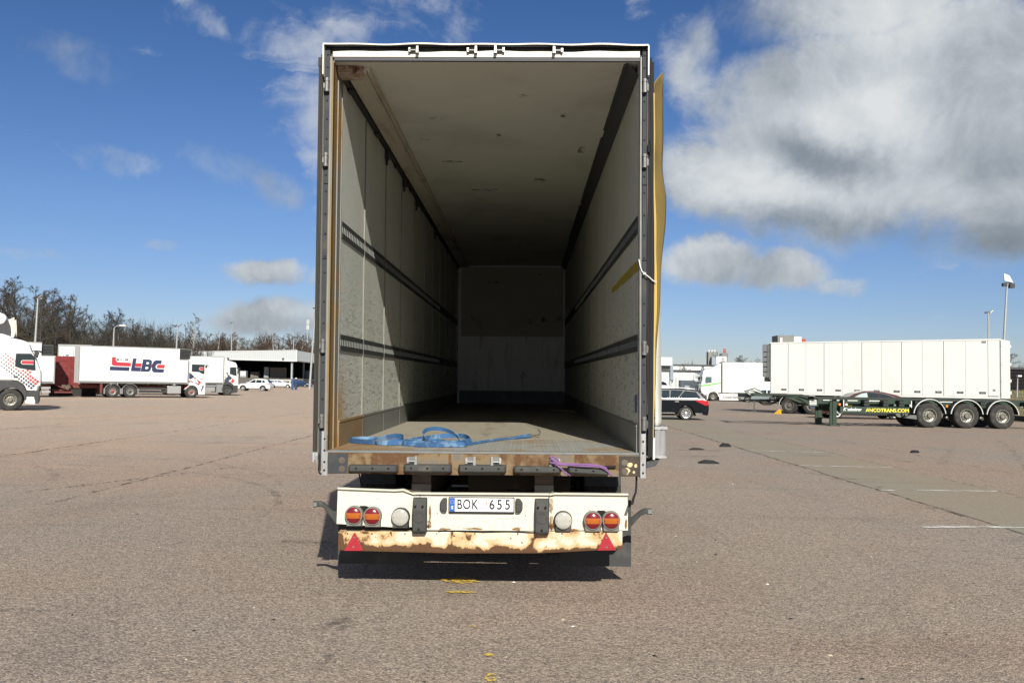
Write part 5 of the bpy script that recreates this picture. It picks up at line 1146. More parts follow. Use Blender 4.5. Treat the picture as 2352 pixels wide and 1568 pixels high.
b = MB(); both(b, [U(1625, 835), U(1720, 910), U(1655, 985), U(1610, 945), U(1640, 880)], 1.257, 1.260); both(b, [U(1432, 785), U(1475, 825), U(1465, 840), U(1440, 825)], 1.257, 1.26); b.build('red_print', 'deco_red', v3)
b = MB(); b.prism([U(1415, 262), U(1500, 320), U(1510, 345), U(1415, 345)], -1.1, 1.1, 'y'); b.build('roof_deflector', 'lorry_white', v3)
box_body(v3, -9.0, -.40, 1.16, 3.88, base=True)
axle(v3, 0, .50, 'dark'); axle(v3, -5.4, .50, 'dark', True); chassis(v3, .6, -8.8)
b = MB(); both(b, [(-2.6, .40), (-1.2, .40), (-1.2, .82), (-2.6, .82)], .8, 1.2); b.build('battery_box', 'box_trim', v3)
b = MB(); both(b, [(-1.08, .30), (-.45, .30), (-.45, 1.1), (-1.08, 1.1)], .8, 1.24); b.build('side_box', 'reefer_grey', v3)
b = MB(); both(b, [(-2.7, .86), (-1.1, .86), (-1.1, 1.04), (-2.7, 1.04)], 1.1, 1.2); b.build('guard_beam', 'reefer_grey', v3)

# --- (4) articulated lorry on the right, facing left
k4 = .00468; Y4 = lambda x, y: ((1310 - x) * k4, (1435 - y) * k4)
HS = R(180 - 4)
v4 = place('articulated_lorry', 'white lorry with a green stripe and lettered skirt parked facing left', 'lorry', (21.69, 105.7), (0, 1.25), HS)
prof = [(-.88, .95), (-.88, 3.92), Y4(1440, 612), Y4(1200, 655), Y4(1095, 680), Y4(1066, 702), Y4(1040, 830), Y4(1018, 1010), Y4(1012, 1180), Y4(1030, 1240), Y4(1100, 1300), Y4(1150, 1300)] + arcpts(0, .56, .66, 60, 150, 8) + [(-.75, .95)]
lorry_cab(v4, prof, [Y4(1118, 905), Y4(1132, 848), Y4(1265, 848), Y4(1265, 980), Y4(1122, 1000)], [Y4(1080, 810), Y4(1290, 810), Y4(1290, 1180), Y4(1220, 1180), Y4(1160, 1230), Y4(1085, 1230)], (Y4(1018, 1010), Y4(1048, 790)),
          [(.72, .2), (.74, .6)] + arcpts(0, .51, .68, 20, 165, 14) + [(-.68, .5), (-.56, .5)] + arcpts(0, .51, .56, 168, 0, 14) + [(.6, .2)], [(.7, .25), (1.2, .25), (1.2, 1.0), (.7, 1.0)], arch_m='lorry_white', mirror=(1.30, 2.7, .35), handle=Y4(1255, 1132), bumper=[(.74, .2), (1.28, .22), (1.32, .6), (1.25, .62), (.74, .62)], glass='glass_green')
b = MB(); both(b, [Y4(1018, 1052), Y4(1300, 1010), Y4(1490, 975), Y4(1490, 1000), Y4(1200, 1062), Y4(1020, 1082)], 1.2525, 1.262); b.build('green_stripe', 'deco_green', v4)
b = MB(); b.prism([(.55, 3.66), (-.2, 3.98), (-.72, 4.30), (-.88, 4.30), (-.88, 3.90), (-.6, 3.86)], -1.15, 1.15, 'y'); b.build('roof_deflector', 'lorry_white', v4, bevel=.05)
box_body(v4, -14.2, -1.0, .98, 4.5, base=False, trim='box_trim')
b = MB(); both(b, [(-.70, .12), (-9.5, .12), (-9.5, .86), (-.70, .86)], 1.20, 1.26); sk_ = b.build('side_skirt', 'lorry_white', v4)
for s in (1,):
    b = MB(); b.text('Listerland', .46, (lambda u, v, w: (-1.1 - u, 1.262 + w, .47 + v)), .004, sx=1.06, shear=.22, align='LEFT', bold=.006); b.build('skirt_lettering', 'ink', sk_)
axle(v4, 0, .50, 'alu')
for x in (-3.8, -10.5, -11.8, -13.1): axle(v4, x, .50, 'alu', True)
chassis(v4, .6, -14)

# --- (5) long white trailer with folding side doors on a green dolly
pm('door_seam', (.07, .07, .075), .6)
pm('door_seam_light', (.44, .445, .46), .6)
pm('latch_dark', (.055, .055, .06), .5, .2, var=.4, vs=30)
A5, B5 = Vector((16.07, 60.2, 0)), Vector((26.75, 51.9, 0))               # front and rear near-side corners on the ground
d5 = (A5 - B5); L5 = d5.length; HW = math.atan2(d5.y, d5.x); nrm5 = Vector((math.cos(HW - math.pi / 2), math.sin(HW - math.pi / 2), 0))
side5 = 1 if (Vector((-math.sin(HW), math.cos(HW), 0)).dot(Vector((0, -1, 0))) > 0) else -1
rear_c = B5 - Vector((-math.sin(HW), math.cos(HW), 0)) * 1.275 * side5
v5 = thing('box_semi_trailer', 'long plain white trailer with folding panel doors behind the green container chassis', 'trailer', rear_c, (0, 0, HW))
z0, z1 = 1.25, 4.60
b = MB(); b.box((0, -1.262, z0), (L5, 1.262, z1)); b.build('box_body', 'box_trim', v5)
xs = [0.0, .62]; pw = (L5 - .62 - .04) / 11
xs += [.62 + pw * (i + 1) for i in range(11)]
for s in (-1, 1):
    for i in range(len(xs) - 1):
        x0, x1 = xs[i], xs[i + 1]; g0 = .006; y0, y1 = sorted((s * 1.262, s * 1.275))
        b = MB(); b.box((x0 + .014, y0, z0 + .10), (x1 - .014, y1, z1 - .07)); p = b.build('side_panel', 'box_white', v5, bevel=.006)
        if i > 0:
            b = MB(); yy0, yy1 = sorted((s * 1.2755, s * 1.285)); xc = x0 + .28
            b.box((xc - .17, yy0, z0 + .245), (xc + .17, yy1, z0 + .365)); l = b.build('panel_latch', 'latch_dark', p)
            if s == side5:
                b = MB(); b.box((xc - .12, min(yy0, yy1) - .003 * 0 + (0 if s < 0 else .0), z0 + .285), (xc + .1, yy1 + .012 * s if s > 0 else yy1, z0 + .325)) if False else b.box((xc - .11, min(s * 1.286, s * 1.291), z0 + .285), (xc + .09, max(s * 1.286, s * 1.291), z0 + .33)); b.build('latch_lever', 'alu', l)
        if i > 1:
            yy0, yy1 = sorted((s * 1.263, s * 1.2745)); b = MB(); b.box((x0 - .013, yy0, z0 + .1), (x0 + .013, yy1, z1 - .08)); b.build('panel_seam', 'door_seam' if i % 2 else 'door_seam_light', v5)
    y0, y1 = sorted((s * 1.262, s * 1.29)); b = MB(); b.box((-.02, y0, z1 - .06), (L5 + .02, y1, z1 + .02)); b.build('top_rail', 'box_white', v5)
    b = MB(); b.box((-.02, y0, z0 - .02), (L5, y1, z0 + .09)); b.build('base_rail', 'box_white', v5)
    b = MB(); b.box((-.05, y0, z0), (.0, y1, z1 - .061)); b.build('corner_post', 'box_trim', v5)
    b = MB(); yy0, yy1 = sorted((s * 1.2755, s * 1.279)); b.box((.70, yy0, z1 - .22), (.94, yy1, z1 - .10)); b.box((.24, yy0, z0 + .40), (.38, yy1, z0 + .52)); b.box((.1, yy0, z0 + .1), (.6, yy1, z0 + .15)); b.build('notice', 'box_trim', v5)
b = MB(); b.box((-.055, -1.25, z0), (-.001, 1.25, z1)); b.build('rear_door', 'box_white', v5)
for s in (-1, 1):
    for zz_ in (z0 + .25, z0 + .95, z0 + 1.9, z1 - .4): b = MB(); b.box((-.12, s * 1.24 - .03, zz_), (-.055, s * 1.24 + .03, zz_ + .16)); b.build('hinge', 'box_white', v5)
b = MB(); b.box((.2, -1.2, z0 - .14), (L5 - .1, 1.2, z0 - .021)); b.build('floor_frame', 'under_dark', v5)
reefer(v5, L5 + .02, L5 + .62, 2.35, 4.52, 'reefer_grey', 1.12)
b = MB(); b.box((L5 + .02, -1.2, 2.2), (L5 + .10, 1.2, 4.58)); b.build('front_frame', 'box_trim', v5)
b = MB(); b.box((L5 + .05, -1.1, 2.05), (L5 + .5, 1.1, 2.34)); b.build('unit_tray', 'reefer_dark', v5, bevel=.04)
b = MB(); b.tube([(L5 + .2, side5 * 1.17, 2.3), (L5 + .2, side5 * 1.17, 4.5)], .03, 6); b.build('unit_pipe', 'box_trim', v5)
for x in (2.0, 3.35, 4.7): axle(v5, x, .50, 'grey')
chassis(v5, .3, L5 - 3.5, 1.1)

pm('deep_green', (.015, .038, .022), .5, var=.25, vs=3, dirt=(.05, .055, .045), ds=2.5, da=.5, coat=.2)
pm('green_black', (.018, .026, .022), .6, var=.3, vs=4)
pm('rod_steel', (.14, .145, .14), .5, .4, var=.3, vs=6)
M5 = Matrix.Translation(rear_c) @ Euler((0, 0, HW)).to_matrix().to_4x4()
dol = thing('dolly', 'dark green two-axle dolly under the front of the long white trailer', 'dolly', M5 @ Vector((L5 - 2.0, 0, 0)), (0, 0, HW))
for x in (-.72, .72):
    axle(dol, x, .53, 'alu'); fender(dol, x, .66, .53, 'deep_green', 2, 178, .36, 1.28, .035, .018)
for s in (-1, 1): b = MB(); b.prism([(-1.8, .95), (1.6, .95), (1.9, .82), (1.9, 1.02), (1.55, 1.12), (-1.8, 1.12)], s * .5 - .07, s * .5 + .07, 'y'); b.build('frame_rail', 'deep_green', dol)
b = MB(); b.box((-1.75, -1.25, 1.02), (1.65, 1.25, 1.10)); b.build('deck', 'green_black', dol)
b = MB(); b.loft([[(1.8, -.5, .78), (1.8, .5, .78), (1.8, .5, .9), (1.8, -.5, .9)], [(3.9, -.09, .74), (3.9, .09, .74), (3.9, .09, .86), (3.9, -.09, .86)]]); b.tube([(3.9, 0, .80), (4.6, 0, .78)], .05, 8); b.tube([(4.6, .09, .78), (4.72, .09, .78), (4.78, 0, .78), (4.72, -.09, .78), (4.6, -.09, .78)], .03, 6); b.build('drawbar', 'green_black', dol)
b = MB(); b.tube([(3.6, side5 * .15, .75), (3.6, side5 * .15, .12)], .04, 8); b.box((3.45, side5 * .15 - .1, .0), (3.75, side5 * .15 + .1, .08)); b.tube([(3.85, side5 * .15, .7), (4.0, side5 * .2, .5), (3.95, side5 * .2, .3)], .025, 6); b.build('drawbar_leg', 'rod_steel', dol)
for k in range(3): b = MB(); b.tube([(1.7, side5 * (.5 + .08 * k), .8), (2.3, side5 * (.45 + .06 * k), .52 + .05 * k), (2.9, side5 * .3, .5 + .06 * k), (3.5, side5 * .12, .78)], .022, 6); b.build('air_hose', 'rubber_seal', dol)
ck = thing('wheel_chock', 'yellow wheel chock wedged before the front wheel of the dolly', 'wheel chock', (16.05, 58.27, 0), (0, 0, HW))
pm('chock_yellow', (.62, .36, .02), .5, var=.1)
b = MB(); b.prism([(-.20, 0), (.22, 0), (.20, .06), (-.02, .24), (-.10, .30), (-.16, .28)], -.1, .1, 'y'); b.build('chock_body', 'chock_yellow', ck, bevel=.01)

# --- (6) green container chassis in front
GY = 41.0
v6 = thing('container_chassis', 'dark green skeletal container chassis with three axles and yellow lettering on its side bar', 'trailer', (19.6, GY + 1.25, 0), (0, 0, math.pi))
hw = 1.25; X6 = lambda wx: 19.6 - wx                                      # world x -> local x (front of the chassis points left)
for s in (-1, 1):
    yb = s * .62
    prf = [(X6(22.7), 1.0), (X6(22.7), 1.24), (X6(12.6), 1.27), (X6(12.25), 1.36), (X6(10.1), 1.385), (X6(10.1), 1.28), (X6(12.1), 1.25), (X6(12.75), 1.0), (X6(13.6), .9)]
    b = MB(); b.prism(prf, yb - .08, yb + .08, 'y'); b.build('frame_rail', 'deep_green', v6)
    y0, y1 = sorted((s * 1.17, s * hw)); b = MB(); b.box((X6(22.75), y0, 1.20), (X6(12.62), y1, 1.285)); b.prism([(X6(12.9), 1.12), (X6(12.9), 1.285), (X6(12.35), 1.40), (X6(10.1), 1.41), (X6(10.1), 1.345), (X6(12.2), 1.33)], y0, y1, 'y'); b.build('outer_rail', 'green_black', v6)
    b = MB(); b.prism([(X6(12.4), 1.30), (X6(11.2), 1.33), (X6(12.3), 1.20), (X6(12.75), .88), (X6(13.1), .86), (X6(13.1), 1.19)], min(s * .7, s * 1.16), max(s * .7, s * 1.16), 'y'); b.build('neck_box', 'deep_green', v6)
    y0, y1 = sorted((s * 1.20, s * 1.25)); b = MB(); b.box((X6(17.12), y0, .60), (X6(14.05), y1, .88)); b.prism([(X6(17.12), .60), (X6(17.12), .62), (X6(14.05), .62), (X6(14.05), .60)], y0, y1 + .02, 'y'); sb = b.build('side_bar', 'deep_green', v6, bevel=.02)
    y0, y1 = sorted((s * .72, s * .76)); b = MB(); b.box((X6(17.3), y0, .86), (X6(13.9), y1, 1.2)); b.build('web_plate', 'deep_green', v6)
    if s > 0:
        b = MB(); b.text('ANCOTRANS.COM', .215, (lambda u, v, w: (X6(16.14) - u, 1.2505 + w, .735 + v)), .004, sx=1.03, bold=.006); b.build('bar_lettering', 'yellow_paint' if 'yellow_paint' in MATS else pm('yellow_paint', (.72, .62, .05), .5).name, sb)
        b = MB(); b.text('Kässbohrer', .17, (lambda u, v, w: (X6(14.58) - u, 1.2505 + w, .755 + v)), .004, sx=1.0, bold=.010, shear=.3); b.build('bar_lettering', 'lorry_white', sb)
        b = MB(); b.lathe((X6(15.32), 1.2505, .74), [(.075, 0), (.075, .004), (.055, .004), (.055, 0)], 'y', 16); b.build('bar_emblem', 'flaked_paint', sb)
        b = MB(); b.text('4526', .12, (lambda u, v, w: (X6(14.62) - u, .7605 + w, .92 + v)), .004, bold=.004, sp=1.2); b.build('unit_number', 'yellow_paint', v6)
        b = MB(); b.box((X6(13.02), 1.17, .93), (X6(12.72), 1.185, 1.17)); nb = b.build('notice_plate', 'lorry_white', v6)
        b = MB()
        for zz_ in (.97, 1.04, 1.11): b.box((X6(12.99), 1.186, zz_), (X6(12.75), 1.188, zz_ + .025))
        b.build('notice_print', 'ink', nb)
        b = MB()
        for xa, xb_ in ((12.7, 13.05), (13.45, 13.75), (13.8, 14.35), (14.45, 15.0), (15.3, 16.3), (17.4, 17.75), (17.8, 18.1), (18.5, 19.3), (20.2, 20.6)): b.box((X6(xb_), .7605, 1.125), (X6(xa), .764, 1.165))
        b.build('reflective_tape', 'lorry_white', v6, kind='stuff')
for i, wx in enumerate((18.0, 19.64, 21.22)):
    axle(v6, X6(wx), .545, 'alu', True); fender(v6, X6(wx), .70, .56, 'green_black', 6, 174, .38, 1.29, .05, .020)
for wx in (13.86, ):
    for s in (-1, 1):
        b = MB(); b.box((X6(wx) - .09, s * 1.02 - .09, .06), (X6(wx) + .09, s * 1.02 + .09, 1.2)); b.box((X6(wx) - .22, s * 1.02 - .14, .0), (X6(wx) + .22, s * 1.02 + .14, .06)); b.box((X6(wx) + .1, s * 1.02 - .05, .05), (X6(wx) + .2, s * 1.02 + .05, 1.1)); b.tube([(X6(wx) - .1, s * 1.0, .95), (X6(wx) - .5, s * .8, 1.15)], .05, 6); b.build('landing_leg', 'deep_green', v6)
for wx in (14.3, 15.25, 16.1, 16.8, 17.5, 20.4, 22.4):
    b = MB(); b.box((X6(wx) - .10, -1.2, 1.05), (X6(wx) + .10, 1.2, 1.19)); b.box((X6(wx) - .13, .95, .92), (X6(wx) + .10, 1.16, 1.06)); b.cyl((X6(wx), 1.05, .88), .07, .12, 'z', 10); b.build('cross_beam', 'green_black', v6)
for wx, m_ in ((14.05, 'lamp_orange'), (14.35, 'lorry_white'), (17.2, 'lorry_white'), (16.5, 'rod_steel'), (18.8, 'lamp_orange')):
    b = MB(); b.box((X6(wx) - .05, 1.14, .92), (X6(wx) + .05, 1.2, 1.02)); b.build('side_lamp', m_, v6, bevel=.01)
for wx in (14.22, 17.22):
    b = MB(); b.box((X6(wx) - .02, 1.18, .88), (X6(wx) + .02, 1.22, 1.2)); b.build('bar_bracket', 'white_strip', v6)
b = MB(); b.prism([(X6(17.55), .55), (X6(17.2), .55), (X6(16.95), .42), (X6(17.5), .36)], .9, 1.2, 'y'); b.build('air_tank', 'rod_steel', v6)
b = MB(); b.cyl((X6(17.0), -.5, .62), .2, 1.0, 'y', 14); b.build('air_tank', 'rod_steel', v6)
b = MB(); b.box((X6(22.95), -1.2, .30), (X6(22.80), 1.2, .55)); b.prism([(X6(22.8), .28), (X6(22.6), .3), (X6(22.5), .75), (X6(22.8), 1.1)], 1.0, 1.2, 'y'); b.build('rear_bumper', 'green_black', v6)
for k in range(5):
    b = MB(); b.tube([(X6(10.4) - .08 * k, 1.0 + .03 * k, 1.42), (X6(10.2) - .02 * k, 1.1, 1.56 + .07 * math.sin(k * 2)), (X6(10.0) + .05 * k, 1.0 + .04 * k, 1.5), (X6(10.15), 1.1, 1.36 - .03 * k)], .026, 6); b.build('coiled_hose', 'lorry_white' if k % 2 else 'deep_green', v6)
b = MB(); b.box((X6(10.2), -.9, 1.22), (X6(10.0), .9, 1.37)); b.build('head_beam', 'deep_green', v6)
# ------------------------------------------------------------------ cars
pm('paint_black', (.004, .005, .008), .22, var=.1, vs=2, coat=.0, spec=.35)
pm('paint_white', (.64, .64, .63), .3, var=.03, vs=2, coat=.8)
pm('paint_silver', (.24, .27, .29), .32, .35, var=.06, vs=2, coat=.8)
pm('paint_brown', (.085, .028, .018), .25, .25, var=.1, vs=2, coat=1.0)
pm('paint_blue', (.02, .045, .11), .28, .2, var=.1, vs=2, coat=1.0)
pm('paint_dark', (.02, .022, .028), .28, .2, var=.1, vs=2, coat=1.0)
pm('chrome', (.72, .72, .72), .2, .9, var=.05)
pm('alloy', (.66, .66, .66), .3, .6, var=.1, vs=9)
pm('tail_red', (.42, .012, .02), .2, var=.2, vs=20, coat=.6)
CCACHE = {}
def car_wheel(parent, x, y, r, s, spokes=10, m='alloy', steer=0):
    key = (r, s, spokes, m)
    if key not in CCACHE:
        b = MB(); b.lathe((0, 0, 0), [(r * .66, 0), (r * .70, .01 * s), (r * .94, .0), (r, -.03 * s), (r, -.19 * s), (r * .94, -.215 * s), (r * .66, -.215 * s)], 'y', 32); w = b.build('wheel', 'tyre').data
        b = MB(); b.lathe((0, 0, 0), [(r * .68, .004 * s), (r * .66, .016 * s), (r * .61, .012 * s), (r * .60, -.06 * s)], 'y', 32)
        for k in range(spokes):
            a = 2 * math.pi * k / spokes; a2 = (.16 if spokes > 6 else .26)
            P_ = lambda rr, t, o: (rr * math.cos(t), o * s, rr * math.sin(t))
            b.loft([[P_(r * .12, a - .5 * a2 * 2, .0), P_(r * .12, a + .5 * a2 * 2, .0), P_(r * .12, a + a2, -.03), P_(r * .12, a - a2, -.03)], [P_(r * .64, a - a2 * .55, .012), P_(r * .64, a + a2 * .55, .012), P_(r * .64, a + a2 * .55, -.03), P_(r * .64, a - a2 * .55, -.03)]])
        b.lathe((0, 0, 0), [(r * .17, -.03 * s), (r * .17, .005 * s), (r * .12, .014 * s), (.003, .015 * s)], 'y', 16)
        rim = b.build('rim', m).data
        b = MB(); b.lathe((0, 0, 0), [(r * .62, -.07 * s), (.003, -.075 * s)], 'y', 24); bk = b.build('brake_disc', 'under_dark').data
        for o in [o for o in list(bpy.data.objects) if o.data in (w, rim, bk)]: bpy.data.objects.remove(o)
        CCACHE[key] = (w, rim, bk)
    w, rim, bk = CCACHE[key]
    o = obj('wheel', w, parent); o.location = (x, y, r); obj('rim', rim, o); obj('brake_disc', bk, o)
def car(root, P):
    """P: wheels (x rear, x front), r, belt line, lower outline, cabin outline and windows, in metres; x forward, origin under the rear axle"""
    W = P['w'] / 2; r = P['r']; xr, xf = P['wheels']; ra = r + .045
    lo = P['lower']                                                     # upper outline from tail to nose (x,z), then the belly is added
    belly = [(lo[-1][0] - .03, P['sill'])] + [p for p in arcpts(xf, r, ra, 0, 180, 14) if p[1] > P['sill'] - .001] + [p for p in arcpts(xr, r, ra, 0, 180, 14) if p[1] > P['sill'] - .001] + [(lo[0][0] + .03, P['sill'])]
    b = MB(); b.prism(lo + belly, -W, W, 'y'); b.build('body', P['paint'], root, bevel=.055, seg=3)
    b = MB(); b.box((xr - .5, -W + .12, P['sill'] - .03), (xf + .5, W - .12, P['sill'] + .35)); b.build('underbody', 'under_dark', root)
    cab = P['cabin']; zb = P['belt']; zt = max(p[1] for p in cab); wb, wt = W - .05, W - P.get('tumble', .28)
    yw = lambda z: wb + (wt - wb) * max(0, min(1, (z - zb) / (zt - zb)))
    b = MB(); n = len(cab); vs = [(x, -yw(z), z) for x, z in cab] + [(x, yw(z), z) for x, z in cab]
    b.add(vs, [tuple(range(n))[::-1], tuple(range(n, 2 * n))] + [(i, (i + 1) % n, n + (i + 1) % n, n + i) for i in range(n)]); cb = b.build('cabin', P['paint'], root, bevel=.045, seg=3)
    for wi, win in enumerate(P['windows']):
        for s in (-1, 1):
            b = MB(); n = len(win); o1, o2 = .004, .012
            cx = sum(p[0] for p in win) / n; cz = sum(p[1] for p in win) / n
            vs = [(x, s * (yw(z) + o2), z) for x, z in win] + [(x, s * (yw(z) - .03), z) for x, z in win]
            b.add(vs, [tuple(range(n)), tuple(range(n, 2 * n))[::-1]] + [(i, n + i, n + (i + 1) % n, (i + 1) % n) for i in range(n)]); b.build('window', P.get('glassmap', {}).get(wi, P.get('glass', 'car_glass')), root)
    if P.get('chrome'):
        for s in (-1, 1): b = MB(); b.tube([(x, s * (yw(z) + .014), z) for x, z in P['chrome']], .008, 6); b.build('window_trim', 'chrome', root)
    for nm in ('screen', 'rear'):
        (xa, za), (xb, zb_) = P[nm]; dx, dz = xb - xa, zb_ - za; L_ = math.hypot(dx, dz); sg = 1 if nm == 'screen' else -1; nx, nz = (abs(dz) / L_ * sg, abs(dx) / L_)
        b = MB(); wa, wb2 = yw(za) - .08, yw(zb_) - .08
        b.add([(xa + nx * .012, -wa, za + nz * .012), (xa + nx * .012, wa, za + nz * .012), (xb + nx * .012, wb2, zb_ + nz * .012), (xb + nx * .012, -wb2, zb_ + nz * .012), (xa - nx * .03, -wa, za - nz * .03), (xa - nx * .03, wa, za - nz * .03), (xb - nx * .03, wb2, zb_ - nz * .03), (xb - nx * .03, -wb2, zb_ - nz * .03)], [(0, 1, 2, 3), (4, 7, 6, 5), (0, 4, 5, 1), (1, 5, 6, 2), (2, 6, 7, 3), (3, 7, 4, 0)]); b.build('windscreen' if nm == 'screen' else 'rear_window', P.get('glass', 'car_glass'), root)
    for x in (xr, xf):
        for s in (-1, 1): car_wheel(root, x, s * (W - .02), r, s, P.get('spokes', 10), P.get('rim', 'alloy'))
    for s in (-1, 1):
        for q in P.get('tail', []):
            y0, y1 = sorted((s * (W - .25), s * (W + .008))); b = MB(); b.prism(q, y0, y1, 'y'); b.build('tail_light', 'tail_red', root, bevel=.012)
        for q in P.get('head', []):
            y0, y1 = sorted((s * (W - .35), s * (W + .006))); b = MB(); b.prism(q, y0, y1, 'y'); b.build('headlight', 'lens_clear', root, bevel=.012)
        for hx, hz in P.get('handles', []):
            y0, y1 = sorted((s * W, s * (W + .03))); b = MB(); b.box((hx - .10, y0, hz - .012), (hx + .10, y1, hz + .014)); b.build('door_handle', 'chrome' if P.get('chrome') or P['paint'] == 'paint_black' else P['paint'], root, bevel=.006)
        for dx_ in P.get('doors', []):
            y0, y1 = sorted((s * (W - .01), s * (W + .0025))); b = MB(); b.box((dx_ - .006, y0, P['sill'] + .12), (dx_ + .006, y1, zb - .03)); b.build('door_gap', 'black_hole', root)
        mx, mz = P.get('mirror', (xf - .55, zb + .08)); y0, y1 = sorted((s * (W - .02), s * (W + .17))); b = MB(); b.box((mx - .06, y0, mz - .05), (mx + .07, y1, mz + .08)); b.build('mirror', P['paint'], root, bevel=.03)
        if P.get('rails'):
            b = MB(); b.tube([(x, s * (wt - .05), z) for x, z in P['rails']], .013, 6); b.build('roof_rail', P.get('railm', 'chrome'), root)
        if P.get('strip'):
            b = MB(); y0, y1 = sorted((s * W, s * (W + .012)))
            for x0, x1, z in P['strip']: b.box((x0, y0, z - .016), (x1, y1, z + .016))
            b.build('door_strip', 'chrome', root)
        if P.get('clad'):
            b = MB(); y0, y1 = sorted((s * (W - .05), s * (W + .012)))
            for x in (xr, xf): b.prism(arcpts(x, r, ra - .005, 5, 175, 12) + arcpts(x, r, ra + .07, 175, 5, 12), y0, y1, 'y')
            b.box((xr + ra + .04, y0, P['sill'] - .02), (xf - ra - .04, y1, P['sill'] + .09)); b.build('cladding', 'dark_plastic', root)
    b = MB(); b.box((lo[0][0] - .01, -.26, .72), (lo[0][0] + .02, .26, .83)); b.build('number_plate', 'plate_white', root)
estate = dict(w=1.84, r=.335, wheels=(0, 2.81), sill=.24, belt=1.0, paint='paint_black', spokes=10,
    lower=[(-1.08, .30), (-1.12, .55), (-1.10, .80), (-1.02, 1.02), (-.6, 1.04), (1.0, 1.02), (2.1, .99), (2.9, .93), (3.45, .82), (3.68, .68), (3.72, .45), (3.66, .28)],
    cabin=[(-1.02, .98), (-.93, 1.10), (-.62, 1.45), (-.35, 1.50), (.3, 1.545), (1.0, 1.55), (1.35, 1.50), (2.25, .98)],
    windows=[[(-.72, 1.08), (-.50, 1.39), (.05, 1.445), (.34, 1.10)], [(.40, 1.10), (.12, 1.45), (.72, 1.465), (.76, 1.09)], [(.84, 1.09), (.80, 1.465), (1.25, 1.44), (1.9, 1.07)]],
    screen=((2.2, 1.02), (1.40, 1.48)), rear=((-.96, 1.06), (-.64, 1.43)), tail=[[(-1.115, .76), (-.95, .72), (-.70, .84), (-.48, .93), (-.46, 1.0), (-.80, 1.0), (-1.06, .96)]], head=[[(3.3, .66), (3.66, .62), (3.5, .78), (3.1, .84)]],
    handles=[(.45, .90), (1.5, .90)], doors=[.62, 1.75], rails=[(-.45, 1.53), (-.1, 1.57), (.5, 1.60), (1.1, 1.585)], strip=[(.2 + .35, 2.3, .34), (-.8, -.45, .33)], chrome=[(-.60, 1.06), (.3, 1.075), (1.95, 1.05)], tumble=.26, railm='paint_white')
suv = dict(w=1.84, r=.35, wheels=(0, 2.75), sill=.30, belt=1.05, paint='paint_white', spokes=5, clad=True,
    lower=[(-.98, .40), (-1.02, .65), (-.98, .95), (-.93, 1.10), (.5, 1.08), (2.0, 1.05), (3.0, .99), (3.42, .88), (3.55, .70), (3.54, .42), (3.45, .32)],
    cabin=[(-.93, 1.04), (-.78, 1.18), (-.48, 1.58), (-.2, 1.64), (.6, 1.68), (1.15, 1.66), (1.45, 1.58), (2.30, 1.04)],
    windows=[[(-.30, 1.18), (-.18, 1.44), (.10, 1.50), (.16, 1.13)], [(.24, 1.13), (.20, 1.52), (.95, 1.55), (.98, 1.12)], [(1.06, 1.12), (1.03, 1.55), (1.35, 1.53), (1.98, 1.11)]],
    screen=((2.24, 1.08), (1.48, 1.55)), rear=((-.84, 1.14), (-.50, 1.55)), tail=[[(-.99, .88), (-.60, .88), (-.55, .98), (-.94, 1.02)]], head=[[(3.1, .80), (3.5, .74), (3.4, .88), (3.05, .92)]],
    handles=[(.5, .98), (1.35, .98)], doors=[.15, 1.02, 2.0], rails=[(-.3, 1.68), (.5, 1.73), (1.2, 1.69)], tumble=.27, railm='dark_plastic')
coupe = dict(w=1.86, r=.345, wheels=(0, 2.95), sill=.24, belt=.98, paint='paint_brown', spokes=5,
    lower=[(-1.0, .35), (-1.08, .60), (-1.06, .92), (-.9, 1.0), (1.0, .97), (2.3, .95), (3.2, .86), (3.68, .72), (3.76, .50), (3.68, .28)],
    cabin=[(-.95, .97), (-.80, 1.04), (-.1, 1.27), (.5, 1.41), (1.0, 1.455), (1.45, 1.44), (1.85, 1.33), (2.55, .96)],
    windows=[[(-.10, 1.03), (.02, 1.13), (.45, 1.28), (.72, 1.33), (.72, 1.02)], [(.78, 1.02), (.78, 1.335), (1.20, 1.36), (1.28, 1.355), (1.28, 1.02)], [(1.34, 1.02), (1.34, 1.35), (1.62, 1.30), (2.22, 1.02)]],
    screen=((2.50, .99), (1.90, 1.31)), rear=((-.72, 1.06), (.35, 1.37)), tail=[[(-1.06, .80), (-.60, .84), (-.56, .92), (-1.0, .94)]], head=[[(3.4, .62), (3.7, .58), (3.5, .74), (3.2, .78)]],
    handles=[(.55, .86), (1.55, .86)], doors=[.2, 1.31, 2.35], chrome=[(2.25, .99), (.7, .995), (-.12, 1.0), (-.16, 1.06), (.0, 1.16), (.45, 1.31), (1.0, 1.385), (1.35, 1.375), (1.66, 1.31), (2.25, 1.0)], tumble=.32, glassmap={2: 'glass_pale'})
